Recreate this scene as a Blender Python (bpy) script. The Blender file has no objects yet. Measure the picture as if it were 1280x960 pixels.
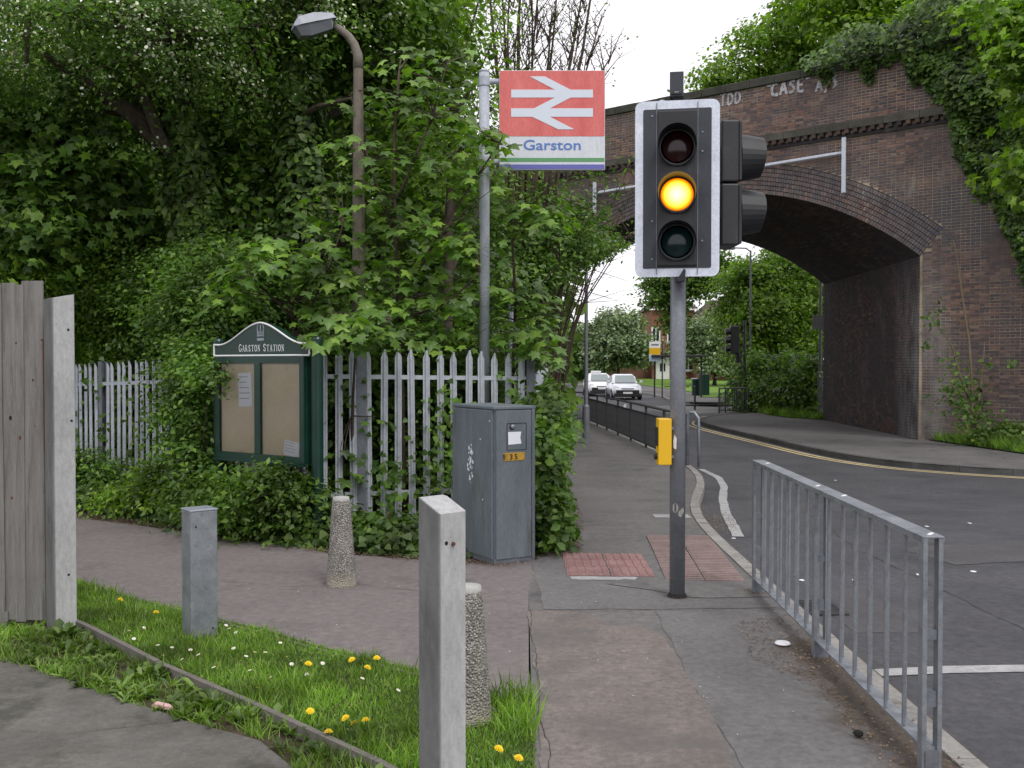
import bpy, bmesh, math, random
import numpy as np
from math import sin, cos, pi, radians, sqrt, atan2
from mathutils import Vector, Matrix, Euler

SC = bpy.context.scene
COL = SC.collection
rng = np.random.default_rng(7)
rnd = random.Random(7)

# ---------------------------------------------------------------- camera, sky, sun, exposure
CAM_H = 1.65
F = 1244.0            # focal length in pixels of the 1280 wide photograph
HOR = 455.0           # row of the horizon
cam_d = bpy.data.cameras.new('camera')
cam = bpy.data.objects.new('camera', cam_d)
COL.objects.link(cam)
cam.location = (0, 0, CAM_H)
cam.rotation_euler = (radians(90) - math.atan((480 - HOR) / F), 0, 0)
cam_d.sensor_width = 36.0
cam_d.lens = 35.0
cam_d.clip_end = 3000
cam_d.clip_start = 0.05
SC.camera = cam
SC.view_settings.view_transform = 'Standard'
SC.view_settings.look = 'None'
SC.view_settings.exposure = 0.5
SC.view_settings.gamma = 1.0
SC.view_settings.use_curve_mapping = False

SUN_EL, SUN_AZ = radians(52), radians(150)   # azimuth clockwise from +y
world = bpy.data.worlds.new('World')
SC.world = world
world.use_nodes = True
nt = world.node_tree
nt.nodes.clear()
wo = nt.nodes.new('ShaderNodeOutputWorld')
bg = nt.nodes.new('ShaderNodeBackground')
sky = nt.nodes.new('ShaderNodeTexSky')
sky.sky_type = 'NISHITA'
sky.sun_disc = False
sky.sun_elevation = SUN_EL
sky.sun_rotation = SUN_AZ
mixc = nt.nodes.new('ShaderNodeMix'); mixc.data_type = 'RGBA'
tcw = nt.nodes.new('ShaderNodeTexCoord')
nzw = nt.nodes.new('ShaderNodeTexNoise'); nzw.inputs['Scale'].default_value = 1.6; nzw.inputs['Detail'].default_value = 6
rmw = nt.nodes.new('ShaderNodeMapRange')
rmw.inputs['From Min'].default_value = 0.3; rmw.inputs['From Max'].default_value = 0.7
rmw.inputs['To Min'].default_value = 0.93; rmw.inputs['To Max'].default_value = 1.0
nt.links.new(tcw.outputs['Generated'], nzw.inputs['Vector'])
nt.links.new(nzw.outputs['Fac'], rmw.inputs['Value'])
nt.links.new(rmw.outputs['Result'], mixc.inputs['Factor'])
nt.links.new(sky.outputs['Color'], mixc.inputs['A'])
mixc.inputs['B'].default_value = (8.6, 8.4, 8.85, 1)          # bright overcast cloud
nt.links.new(mixc.outputs['Result'], bg.inputs['Color'])
bg.inputs['Strength'].default_value = 0.1
nt.links.new(bg.outputs['Background'], wo.inputs['Surface'])
sun_d = bpy.data.lights.new('sun', 'SUN')
sun_d.energy = 1.1
sun_d.angle = radians(18)
sun_d.color = (1.0, 0.965, 0.92)
sun = bpy.data.objects.new('sun', sun_d)
COL.objects.link(sun)
sdir = Vector((sin(SUN_AZ) * cos(SUN_EL), cos(SUN_AZ) * cos(SUN_EL), sin(SUN_EL)))
sun.rotation_euler = sdir.to_track_quat('Z', 'Y').to_euler()
sun.location = sdir * 60

# ---------------------------------------------------------------- terrain and pixel helpers
def sstep(a, b, t):
    t = min(1, max(0, (t - a) / (b - a)))
    return t * t * (3 - 2 * t)
def G(x, y):
    return -0.25 * sstep(8.5, 16, y) + 0.62 * sstep(62, 105, y)
def W(px, py, d):
    return Vector(((px - 640) / F * d, d, CAM_H - (py - HOR) / F * d))
def GP(px, py, dz=0.0):
    d = 8.0
    for _ in range(40):
        d = (CAM_H - G(0, d) - dz) * F / (py - HOR)
    return Vector(((px - 640) / F * d, d, G(0, d) + dz))

# ---------------------------------------------------------------- mesh helpers
class MB:
    def __init__(s):
        s.v = []; s.f = []; s.m = []; s.mi = 0
    def add(s, V, Fc, M=None):
        o = len(s.v)
        for p in V:
            p = Vector(p)
            s.v.append(tuple(M @ p) if M is not None else tuple(p))
        for f in Fc:
            s.f.append([i + o for i in f]); s.m.append(s.mi)
    def box(s, c, size, rz=0, M=None, bev=0.0):
        x, y, z = size[0] / 2, size[1] / 2, size[2] / 2
        T = Matrix.Translation(c) @ Matrix.Rotation(rz, 4, 'Z')
        if M is not None: T = M @ T
        if bev <= 0:
            V = [(-x,-y,-z),(x,-y,-z),(x,y,-z),(-x,y,-z),(-x,-y,z),(x,-y,z),(x,y,z),(-x,y,z)]
            Fc = [(0,3,2,1),(4,5,6,7),(0,1,5,4),(1,2,6,5),(2,3,7,6),(3,0,4,7)]
            s.add(V, Fc, T)
        else:
            bm = bmesh.new()
            bmesh.ops.create_cube(bm, size=1.0, matrix=Matrix.Diagonal((2*x, 2*y, 2*z, 1)))
            bmesh.ops.bevel(bm, geom=bm.edges[:], offset=bev, segments=2, affect='EDGES', profile=0.5)
            bm.verts.index_update()
            s.add([v.co.copy() for v in bm.verts], [[v.index for v in f.verts] for f in bm.faces], T)
            bm.free()
    def prism(s, poly, a, b, axis='z', M=None):
        """closed polygon (ccw) extruded from a to b along axis; poly = (x,y) for z, (x,z) for y, (y,z) for x"""
        n = len(poly)
        def P(p, t):
            return (p[0], p[1], t) if axis == 'z' else ((p[0], t, p[1]) if axis == 'y' else (t, p[0], p[1]))
        V = [P(p, a) for p in poly] + [P(p, b) for p in poly]
        Fc = [list(range(n))[::-1], list(range(n, 2 * n))]
        if axis == 'y': Fc = [f[::-1] for f in Fc]
        for i in range(n):
            j = (i + 1) % n
            q = (i, j, j + n, i + n)
            Fc.append(q[::-1] if axis == 'y' else q)
        s.add(V, Fc, M)
    def tube(s, pts, rad, n=8, cap=True, M=None):
        pts = [Vector(p) for p in pts]
        if not hasattr(rad, '__len__'): rad = [rad] * len(pts)
        V = []; Fc = []
        prev = None
        for i, p in enumerate(pts):
            if i == 0: t = pts[1] - pts[0]
            elif i == len(pts) - 1: t = pts[-1] - pts[-2]
            else: t = (pts[i+1] - pts[i]).normalized() + (pts[i] - pts[i-1]).normalized()
            t.normalize()
            if prev is None:
                a = Vector((1, 0, 0)) if abs(t.x) < 0.9 else Vector((0, 1, 0))
                u = t.cross(a).normalized()
            else:
                u = (prev - t * prev.dot(t)).normalized()
            prev = u
            w = t.cross(u)
            for k in range(n):
                a = 2 * pi * k / n
                V.append(p + (u * cos(a) + w * sin(a)) * rad[i])
        for i in range(len(pts) - 1):
            for k in range(n):
                k2 = (k + 1) % n
                Fc.append((i*n+k, i*n+k2, (i+1)*n+k2, (i+1)*n+k))
        if cap:
            Fc.append(list(range(n))[::-1]); Fc.append([(len(pts)-1)*n+k for k in range(n)])
        s.add(V, Fc, M)
    def lathe(s, prof, n=16, M=None, cap=True):
        V = []; Fc = []
        for (r, z) in prof:
            for k in range(n):
                V.append((r*cos(2*pi*k/n), r*sin(2*pi*k/n), z))
        for i in range(len(prof) - 1):
            for k in range(n):
                k2 = (k+1) % n
                Fc.append((i*n+k, i*n+k2, (i+1)*n+k2, (i+1)*n+k))
        if cap:
            Fc.append(list(range(n))[::-1]); Fc.append([(len(prof)-1)*n+k for k in range(n)])
        s.add(V, Fc, M)
    def mesh(s, name, smooth=False):
        me = bpy.data.meshes.new(name)
        me.from_pydata(s.v, [], s.f)
        if smooth: me.polygons.foreach_set('use_smooth', [True] * len(me.polygons))
        me.update()
        return me
    def build(s, name, mat, parent=None, smooth=False, world=False):
        me = s.mesh(name, smooth)
        if isinstance(mat, (list, tuple)):
            for m in mat: me.materials.append(m)
            me.polygons.foreach_set('material_index', s.m)
        else:
            me.materials.append(mat)
        return link(name, me, parent, world)

PM = {}
def link(name, me, parent=None, world=False, loc=None):
    o = bpy.data.objects.new(name, me)
    COL.objects.link(o)
    if parent is not None:
        o.parent = parent
        if world and me is not None:
            r = parent
            inv = PM.get(r.name)
            if inv is None and r.parent is not None: inv = PM.get(r.parent.name)
            if inv is not None: me.transform(inv.inverted())
    if loc is not None: o.location = loc
    return o
def tag(o, label=None, cat=None, group=None, kind=None):
    if label: o['label'] = label
    if cat: o['category'] = cat
    if group: o['group'] = group
    if kind: o['kind'] = kind
    return o
def thing(name, label, cat, loc=(0, 0, 0), rz=0, group=None):
    o = bpy.data.objects.new(name, None)
    COL.objects.link(o)
    o.location = loc; o.rotation_euler = (0, 0, rz)
    o.empty_display_size = 0.2
    PM[o.name] = Matrix.Translation(loc) @ Matrix.Rotation(rz, 4, 'Z')
    return tag(o, label, cat, group)
def copy_tree(o, parent=None):
    c = o.copy(); COL.objects.link(c)
    if parent is not None: c.parent = parent
    for ch in o.children: copy_tree(ch, c)
    return c
def sheet(name, pts, dz, mat, parent=None, kind='structure', thick=0.0):
    """flat polygon laid on the terrain, cut wherever the terrain bends"""
    bm = bmesh.new()
    vs = [bm.verts.new((p[0], p[1], 0)) for p in pts]
    f = bm.faces.new(vs)
    if f.normal.z < 0 or sum((pts[i][0]*pts[(i+1)%len(pts)][1]-pts[(i+1)%len(pts)][0]*pts[i][1]) for i in range(len(pts))) < 0:
        f.normal_flip()
    ys = [p[1] for p in pts]
    cuts = [8.5 + 0.75 * i for i in range(11)] + [62 + 4.3 * i for i in range(11)]
    for c in cuts:
        if min(ys) < c < max(ys):
            bmesh.ops.bisect_plane(bm, geom=bm.verts[:] + bm.edges[:] + bm.faces[:], plane_co=(0, c, 0), plane_no=(0, 1, 0))
    bmesh.ops.triangulate(bm, faces=bm.faces[:])
    for v in bm.verts: v.co.z = G(v.co.x, v.co.y) + dz
    me = bpy.data.meshes.new(name)
    bm.to_mesh(me); bm.free()
    me.materials.append(mat)
    o = link(name, me, parent)
    if kind: o['kind'] = kind
    return o
def resample(line, step):
    out = []
    pts = [Vector(p) for p in line]
    L = [0]
    for a, b in zip(pts, pts[1:]): L.append(L[-1] + (b - a).length)
    n = max(1, int(round(L[-1] / step)))
    for i in range(n + 1):
        t = L[-1] * i / n
        k = 0
        while k < len(pts) - 2 and t > L[k+1]: k += 1
        out.append(pts[k].lerp(pts[k+1], (t - L[k]) / max(1e-9, L[k+1] - L[k])))
    return out
def smooth_line(line, it=2):
    p = [Vector(q) for q in line]
    for _ in range(it):
        q = [p[0]]
        for a, b in zip(p, p[1:]):
            q += [a.lerp(b, 0.25), a.lerp(b, 0.75)]
        q.append(p[-1]); p = q
    return p
def wobble(line, amp, step=0.15, seed=0):
    r = random.Random(seed)
    out = []
    for p in resample([(q[0], q[1], 0) for q in line], step):
        out.append((p.x + r.uniform(-amp, amp), p.y + r.uniform(-amp, amp)))
    return out

# ---------------------------------------------------------------- materials
def newmat(name):
    m = bpy.data.materials.new(name); m.use_nodes = True
    n = m.node_tree; b = n.nodes['Principled BSDF']
    return m, n, b
def ramp(n, stops):
    r = n.nodes.new('ShaderNodeValToRGB')
    while len(r.color_ramp.elements) < len(stops): r.color_ramp.elements.new(0.5)
    for e, (p, c) in zip(r.color_ramp.elements, stops):
        e.position = p; e.color = (c[0], c[1], c[2], 1)
    return r
def nmix(n, a, b, fac, mode='MIX'):
    m = n.nodes.new('ShaderNodeMix'); m.data_type = 'RGBA'; m.blend_type = mode
    for key, val in (('A', a), ('B', b)):
        if isinstance(val, tuple): m.inputs[key].default_value = (val[0], val[1], val[2], 1)
        else: n.links.new(val, m.inputs[key])
    if isinstance(fac, (int, float)): m.inputs['Factor'].default_value = fac
    else: n.links.new(fac, m.inputs['Factor'])
    return m.outputs['Result']
def nnoise(n, vec, scale, detail=6, rough=0.6, stretch=None):
    t = n.nodes.new('ShaderNodeTexNoise')
    t.inputs['Scale'].default_value = scale; t.inputs['Detail'].default_value = detail; t.inputs['Roughness'].default_value = rough
    if stretch:
        mp = n.nodes.new('ShaderNodeMapping'); mp.inputs['Scale'].default_value = stretch
        n.links.new(vec, mp.inputs['Vector']); vec = mp.outputs['Vector']
    n.links.new(vec, t.inputs['Vector'])
    return t.outputs['Fac']
def nrange(n, v, a, b, c=0.0, d=1.0):
    m = n.nodes.new('ShaderNodeMapRange')
    m.inputs['From Min'].default_value = a; m.inputs['From Max'].default_value = b
    m.inputs['To Min'].default_value = c; m.inputs['To Max'].default_value = d
    n.links.new(v, m.inputs['Value'])
    return m.outputs['Result']
def nbump(n, b, h, strength=0.3, dist=0.01):
    m = n.nodes.new('ShaderNodeBump'); m.inputs['Strength'].default_value = strength; m.inputs['Distance'].default_value = dist
    n.links.new(h, m.inputs['Height']); n.links.new(m.outputs['Normal'], b.inputs['Normal'])
def npos(n, obj=False):
    if obj: return n.nodes.new('ShaderNodeTexCoord').outputs['Object']
    return n.nodes.new('ShaderNodeNewGeometry').outputs['Position']

def surf(name, c1, c2, scale=3.0, rough=0.8, bump=0.2, fine=60.0, spec=0.5, metal=0.0, speck=None, speck_amt=0.5, dirt=False, sideface=None, mid=0.2,
         stretch=None, obj=False, stain=None, stain_scale=1.0, stain_rng=(0.55, 0.7), bdist=0.004):
    m, n, b = newmat(name)
    v = npos(n, obj)
    base = nmix(n, c1, c2, nrange(n, nnoise(n, v, scale, 8, 0.65, stretch), 0.32, 0.68))
    if mid > 0:
        mv = n.nodes.new('ShaderNodeHueSaturation'); n.links.new(base, mv.inputs['Color'])
        n.links.new(nrange(n, nnoise(n, v, scale * 11 + 6, 7, 0.75, stretch), 0.3, 0.7, 1 - mid, 1 + mid), mv.inputs['Value'])
        base = mv.outputs['Color']
    if speck:
        base = nmix(n, base, speck, nrange(n, nnoise(n, v, fine, 3, 0.7), 0.60, 0.72, 0, speck_amt))
    if stain:
        base = nmix(n, base, stain, nrange(n, nnoise(n, v, stain_scale, 7, 0.7, stretch), stain_rng[0], stain_rng[1], 0, 0.8))
    def mul(*ss):
        o_ = ss[0]
        for q in ss[1:]:
            mm = n.nodes.new('ShaderNodeMath'); mm.operation = 'MULTIPLY'
            n.links.new(o_, mm.inputs[0]); n.links.new(q, mm.inputs[1]); o_ = mm.outputs[0]
        return o_
    if dirt:      # silt trodden along the guard rail and under the hedge
        sp_ = n.nodes.new('ShaderNodeSeparateXYZ'); n.links.new(v, sp_.inputs[0])
        X_, Y_ = sp_.outputs['X'], sp_.outputs['Y']
        nz_ = nnoise(n, v, 3.2, 8, 0.7)
        m1 = mul(nrange(n, X_, 1.2, 1.8), nrange(n, Y_, 2.6, 3.4), nrange(n, Y_, 5.6, 6.5, 1, 0))
        m2 = mul(nrange(n, X_, 0.45, 0.8, 1, 0), nrange(n, Y_, 8.2, 8.7), nrange(n, Y_, 13, 18, 1, 0))
        for mk, lo in ((m1, 0.05), (m2, 0.05)):
            sm = n.nodes.new('ShaderNodeMath'); sm.operation = 'ADD'
            n.links.new(mk, sm.inputs[0]); n.links.new(nz_, sm.inputs[1])
            gate = nrange(n, sm.outputs[0], 0.92, 1.22, 0, 0.85)
            ft = mul(gate, nrange(n, mk, 0.0, 0.3))
            base = nmix(n, base, nmix(n, (0.055, 0.042, 0.032), (0.11, 0.088, 0.065), nnoise(n, v, 30, 4)), ft)
    if sideface:  # left face darkened: its shade painted into the colour, plus mossy stain
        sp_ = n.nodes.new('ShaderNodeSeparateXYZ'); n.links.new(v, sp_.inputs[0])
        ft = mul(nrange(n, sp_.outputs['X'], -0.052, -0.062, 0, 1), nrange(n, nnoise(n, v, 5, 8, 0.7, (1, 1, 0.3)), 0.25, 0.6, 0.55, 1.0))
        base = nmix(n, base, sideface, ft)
    n.links.new(base, b.inputs['Base Color'])
    b.inputs['Roughness'].default_value = rough
    b.inputs['Metallic'].default_value = metal
    b.inputs['Specular IOR Level'].default_value = spec
    if bump > 0: nbump(n, b, nnoise(n, v, fine, 5, 0.7), bump, bdist)
    return m
def plain(name, c, rough=0.5, metal=0.0, spec=0.5, var=0.12):
    m, n, b = newmat(name)
    v = npos(n, True)
    base = nmix(n, tuple(x * (1 - var) for x in c), tuple(min(1, x * (1 + var)) for x in c), nnoise(n, v, 5, 6))
    n.links.new(base, b.inputs['Base Color'])
    b.inputs['Roughness'].default_value = rough; b.inputs['Metallic'].default_value = metal
    b.inputs['Specular IOR Level'].default_value = spec
    return m
def leafmat(name, dark, mid, light, rough=0.42, trans=0.3, spec=0.5, hue=None):
    m, n, b = newmat(name)
    g = n.nodes.new('ShaderNodeNewGeometry')
    oi = n.nodes.new('ShaderNodeObjectInfo')
    ad = n.nodes.new('ShaderNodeMath'); ad.operation = 'ADD'
    fr = n.nodes.new('ShaderNodeMath'); fr.operation = 'FRACT'
    n.links.new(g.outputs['Random Per Island'], ad.inputs[0]); n.links.new(oi.outputs['Random'], ad.inputs[1])
    n.links.new(ad.outputs[0], fr.inputs[0])
    r = ramp(n, [(0.0, dark), (0.55, mid), (1.0, light)])
    n.links.new(fr.outputs[0], r.inputs['Fac'])
    big = nrange(n, nnoise(n, g.outputs['Position'], 1.7, 4), 0.38, 0.62, 0.68, 1.8)
    hs = n.nodes.new('ShaderNodeHueSaturation'); hs.inputs['Saturation'].default_value = 1.0; hs.inputs['Hue'].default_value = 0.487
    n.links.new(r.outputs['Color'], hs.inputs['Color']); n.links.new(big, hs.inputs['Value'])
    n.links.new(hs.outputs['Color'], b.inputs['Base Color'])
    b.inputs['Roughness'].default_value = rough
    b.inputs['Specular IOR Level'].default_value = spec
    tr = n.nodes.new('ShaderNodeBsdfTranslucent')
    tc = nmix(n, hs.outputs['Color'], (1.5, 1.8, 0.5), 1.0, 'MULTIPLY')
    n.links.new(tc, tr.inputs['Color'])
    mx = n.nodes.new('ShaderNodeMixShader'); mx.inputs[0].default_value = trans
    out = n.nodes['Material Output']
    n.links.new(b.outputs['BSDF'], mx.inputs[1]); n.links.new(tr.outputs['BSDF'], mx.inputs[2])
    n.links.new(mx.outputs[0], out.inputs['Surface'])
    return m
def emit(name, c, strength):
    m, n, b = newmat(name)
    b.inputs['Base Color'].default_value = (c[0], c[1], c[2], 1)
    b.inputs['Emission Color'].default_value = (c[0], c[1], c[2], 1)
    b.inputs['Emission Strength'].default_value = strength
    return m

M = {}
M['road'] = surf('road_asphalt', (0.050, 0.050, 0.056), (0.084, 0.083, 0.089), 0.9, 0.78, 0.5, 130, 0.4, speck=(0.2, 0.2, 0.2), speck_amt=0.55, stain=(0.028, 0.028, 0.032), stain_scale=0.35, mid=0.35)
M['pave'] = surf('pavement_asphalt', (0.115, 0.11, 0.108), (0.17, 0.163, 0.158), 0.8, 0.85, 0.45, 110, 0.3, speck=(0.26, 0.25, 0.24), speck_amt=0.5, stain=(0.068, 0.065, 0.064), stain_scale=1.1, dirt=True, mid=0.3)
M['path'] = surf('path_asphalt', (0.142, 0.125, 0.122), (0.195, 0.173, 0.167), 0.9, 0.85, 0.4, 120, 0.3, speck=(0.28, 0.26, 0.25), speck_amt=0.45, stain=(0.08, 0.071, 0.070), stain_scale=0.9, mid=0.28)
M['brownpatch'] = surf('brown_asphalt', (0.145, 0.126, 0.115), (0.205, 0.18, 0.165), 1.6, 0.9, 0.5, 150, 0.25, speck=(0.4, 0.34, 0.3), speck_amt=0.7, stain=(0.12, 0.112, 0.108), stain_scale=1.3, stain_rng=(0.48, 0.62), mid=0.36)
M['greypatch'] = surf('grey_asphalt', (0.12, 0.116, 0.115), (0.17, 0.165, 0.162), 1.4, 0.85, 0.4, 140, 0.3, speck=(0.24, 0.24, 0.25), speck_amt=0.5, stain=(0.085, 0.083, 0.083), stain_scale=1.3, dirt=True, mid=0.3)
M['darkpatch'] = surf('dark_asphalt', (0.07, 0.068, 0.07), (0.1, 0.098, 0.1), 1.4, 0.85, 0.5, 140, 0.3, speck=(0.2, 0.2, 0.2), speck_amt=0.4)
M['kerb'] = surf('kerb_concrete', (0.2, 0.195, 0.185), (0.33, 0.32, 0.3), 2.5, 0.9, 0.4, 90, 0.3, speck=(0.13, 0.125, 0.12), speck_amt=0.5, stain=(0.12, 0.115, 0.1), stain_scale=3)
M['slab'] = surf('driveway_concrete', (0.085, 0.08, 0.072), (0.155, 0.148, 0.135), 1.8, 0.9, 0.5, 110, 0.3, speck=(0.23, 0.22, 0.2), speck_amt=0.6, stain=(0.055, 0.056, 0.042), stain_scale=2.2, stain_rng=(0.5, 0.62))
M['edging'] = surf('edging_concrete', (0.11, 0.1, 0.09), (0.2, 0.185, 0.165), 4, 0.9, 0.5, 110, 0.3, stain=(0.07, 0.08, 0.04), stain_scale=4)
M['earth'] = surf('earth', (0.045, 0.033, 0.024), (0.095, 0.072, 0.052), 3, 0.95, 0.8, 45, 0.2, speck=(0.16, 0.13, 0.09), speck_amt=0.6, bdist=0.02)
M['turf'] = surf('turf', (0.03, 0.055, 0.014), (0.06, 0.1, 0.025), 3, 0.95, 0.8, 40, 0.2, bdist=0.02)
M['lawn'] = surf('lawn', (0.11, 0.2, 0.035), (0.17, 0.29, 0.05), 0.4, 0.95, 0.8, 6, 0.2, bdist=0.05)
M['ground'] = surf('ground_soil', (0.03, 0.04, 0.015), (0.06, 0.07, 0.03), 0.4, 0.95, 0.5, 8, 0.2)
M['paint'] = surf('road_paint_white', (0.28, 0.28, 0.28), (0.44, 0.44, 0.44), 4, 0.75, 0.3, 90, 0.3, speck=(0.12, 0.12, 0.12), speck_amt=0.9, stain=(0.18, 0.18, 0.18), stain_scale=6)
M['yellowpaint'] = surf('road_paint_yellow', (0.6, 0.48, 0.22), (0.75, 0.63, 0.36), 3, 0.75, 0.3, 90, 0.3, speck=(0.3, 0.25, 0.14), speck_amt=0.8)
M['tactile'] = surf('tactile_red', (0.22, 0.125, 0.118), (0.32, 0.195, 0.182), 4, 0.85, 0.4, 90, 0.3, speck=(0.2, 0.13, 0.12), speck_amt=0.6, stain=(0.17, 0.12, 0.11), stain_scale=3)
M['tactile2'] = surf('tactile_buff', (0.20, 0.150, 0.138), (0.28, 0.215, 0.20), 4, 0.85, 0.4, 90, 0.3, speck=(0.2, 0.15, 0.13), speck_amt=0.6, stain=(0.14, 0.115, 0.105), stain_scale=3)
M['palegalv'] = surf('pale_fence_steel', (0.36, 0.385, 0.43), (0.50, 0.53, 0.58), 9, 0.55, 0.1, 40, 0.5, 0.2, stain=(0.24, 0.25, 0.27), stain_scale=4, obj=True)
M['galv'] = surf('galvanised_steel', (0.22, 0.25, 0.29), (0.38, 0.41, 0.46), 9, 0.5, 0.1, 40, 0.5, 0.5, stain=(0.2, 0.215, 0.24), stain_scale=5, obj=True)
M['galvdark'] = surf('dull_steel', (0.13, 0.145, 0.165), (0.21, 0.225, 0.25), 8, 0.5, 0.1, 40, 0.5, 0.35, obj=True)
M['barrier'] = surf('dark_painted_steel', (0.022, 0.023, 0.026), (0.05, 0.052, 0.056), 6, 0.5, 0.1, 40, 0.5, 0.0, obj=True)
M['polegrey'] = surf('grey_painted_steel', (0.14, 0.15, 0.17), (0.21, 0.222, 0.245), 3, 0.42, 0.08, 60, 0.5, 0.1, stain=(0.2, 0.2, 0.2), stain_scale=5, stain_rng=(0.62, 0.72), obj=True)
M['signpole'] = surf('pale_grey_steel', (0.36, 0.39, 0.45), (0.46, 0.49, 0.55), 3, 0.45, 0.05, 60, 0.5, 0.0, stain=(0.24, 0.26, 0.26), stain_scale=3, obj=True)
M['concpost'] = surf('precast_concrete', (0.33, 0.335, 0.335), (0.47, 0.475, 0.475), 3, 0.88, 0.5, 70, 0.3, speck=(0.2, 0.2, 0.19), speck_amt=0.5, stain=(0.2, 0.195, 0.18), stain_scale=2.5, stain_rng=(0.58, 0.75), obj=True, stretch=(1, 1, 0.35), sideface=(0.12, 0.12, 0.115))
M['postcap'] = surf('bollard_cap', (0.3, 0.3, 0.28), (0.4, 0.4, 0.38), 6, 0.9)
M['railgalv'] = surf('weathered_rail_steel', (0.17, 0.185, 0.205), (0.30, 0.32, 0.345), 9, 0.5, 0.1, 40, 0.5, 0.4, stain=(0.13, 0.14, 0.15), stain_scale=6, obj=True)
M['kerbdark'] = surf('dark_kerb', (0.085, 0.085, 0.085), (0.14, 0.14, 0.135), 2.5, 0.9, 0.4, 90, 0.3, speck=(0.2, 0.2, 0.19), speck_amt=0.4)
M['aggregate'] = None
M['timber'] = surf('weathered_timber', (0.125, 0.12, 0.115), (0.25, 0.24, 0.225), 2.2, 0.85, 0.6, 30, 0.3, stretch=(9, 9, 0.6), stain=(0.06, 0.055, 0.05), stain_scale=3, obj=True)
M['boardgreen'] = surf('dark_green_paint', (0.004, 0.026, 0.018), (0.008, 0.042, 0.030), 4, 0.35, 0.05, 40, 0.5, obj=True)
M['cabinet'] = surf('blue_grey_cabinet_paint', (0.10, 0.125, 0.142), (0.155, 0.182, 0.20), 3.2, 0.5, 0.15, 50, 0.5, stain=(0.085, 0.095, 0.09), stain_scale=2.4, stretch=(2, 2, 0.5), obj=True)
M['black'] = plain('black_plastic', (0.018, 0.019, 0.021), 0.45)
M['hood'] = surf('visor_plastic', (0.010, 0.012, 0.014), (0.019, 0.021, 0.024), 6, 0.5, 0.05, stain=(0.05, 0.05, 0.05), stain_scale=5, stain_rng=(0.6, 0.8), obj=True)
M['backboard'] = surf('backing_board_grey', (0.028, 0.032, 0.042), (0.045, 0.052, 0.064), 4, 0.5, 0.05, stain=(0.085, 0.088, 0.095), stain_scale=4, stain_rng=(0.56, 0.8), obj=True)
M['housing'] = surf('signal_housing', (0.014, 0.015, 0.018), (0.024, 0.025, 0.029), 4, 0.5, 0.05, stain=(0.055, 0.055, 0.058), stain_scale=4, stain_rng=(0.58, 0.8), obj=True)
M['whiteborder'] = surf('reflective_white', (0.62, 0.67, 0.78), (0.72, 0.77, 0.86), 6, 0.35, 0.0, stain=(0.5, 0.52, 0.6), stain_scale=5, obj=True)
M['lens_red'] = plain('red_lens', (0.022, 0.0015, 0.003), 0.15, var=0.3)
M['lens_green'] = plain('green_lens', (0.002, 0.022, 0.022), 0.15, var=0.3)
M['yellowbox'] = plain('yellow_plastic', (0.75, 0.44, 0.01), 0.4, var=0.04)
M['bark'] = surf('bark', (0.045, 0.035, 0.027), (0.10, 0.082, 0.065), 4, 0.9, 0.8, 18, 0.2, stretch=(3, 3, 0.6), bdist=0.02)
M['twig'] = surf('twig_bark', (0.05, 0.035, 0.028), (0.10, 0.075, 0.06), 5, 0.85, 0.3, 30, 0.2)
M['paper'] = plain('paper', (0.78, 0.8, 0.86), 0.7, var=0.06)
M['beige'] = surf('noticeboard_cork', (0.62, 0.54, 0.40), (0.70, 0.62, 0.48), 2.5, 0.8, 0.15, 60, 0.3, mid=0.06, stain=(0.50, 0.42, 0.29), stain_scale=1.6, obj=True)
M['white'] = plain('white_paint', (0.78, 0.79, 0.8), 0.5, var=0.04)
M['signred'] = surf('faded_red', (0.62, 0.115, 0.105), (0.70, 0.185, 0.17), 2.0, 0.4, 0.0, obj=True, stretch=(3, 1, 0.7))
M['signwhite'] = surf('faded_sign_white', (0.60, 0.63, 0.68), (0.68, 0.71, 0.76), 3, 0.4, 0.0, obj=True, stretch=(6, 1, 0.8), stain=(0.40, 0.43, 0.38), stain_scale=2.2, stain_rng=(0.58, 0.72))
M['arrowwhite'] = plain('symbol_white', (0.66, 0.72, 0.80), 0.4, var=0.04)
M['signblue'] = plain('sign_blue_text', (0.09, 0.2, 0.52), 0.4, var=0.08)
M['stripegreen'] = plain('sign_green', (0.11, 0.32, 0.13), 0.4, var=0.08)
M['stripeblue'] = plain('sign_violet', (0.12, 0.13, 0.42), 0.4, var=0.08)
M['darkhole'] = plain('dark_hole', (0.01, 0.01, 0.01), 0.9)
M['rust'] = plain('rusty_iron', (0.12, 0.05, 0.03), 0.9)
M['glass'] = plain('dark_window_glass', (0.03, 0.035, 0.04), 0.08)
M['rubber'] = plain('tyre_rubber', (0.012, 0.012, 0.013), 0.8)
M['roof'] = surf('roof_tiles', (0.05, 0.035, 0.03), (0.09, 0.06, 0.05), 2, 0.9, 0.3, 20)
M['shelterbrown'] = plain('shelter_frame', (0.02, 0.018, 0.017), 0.5)

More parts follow.
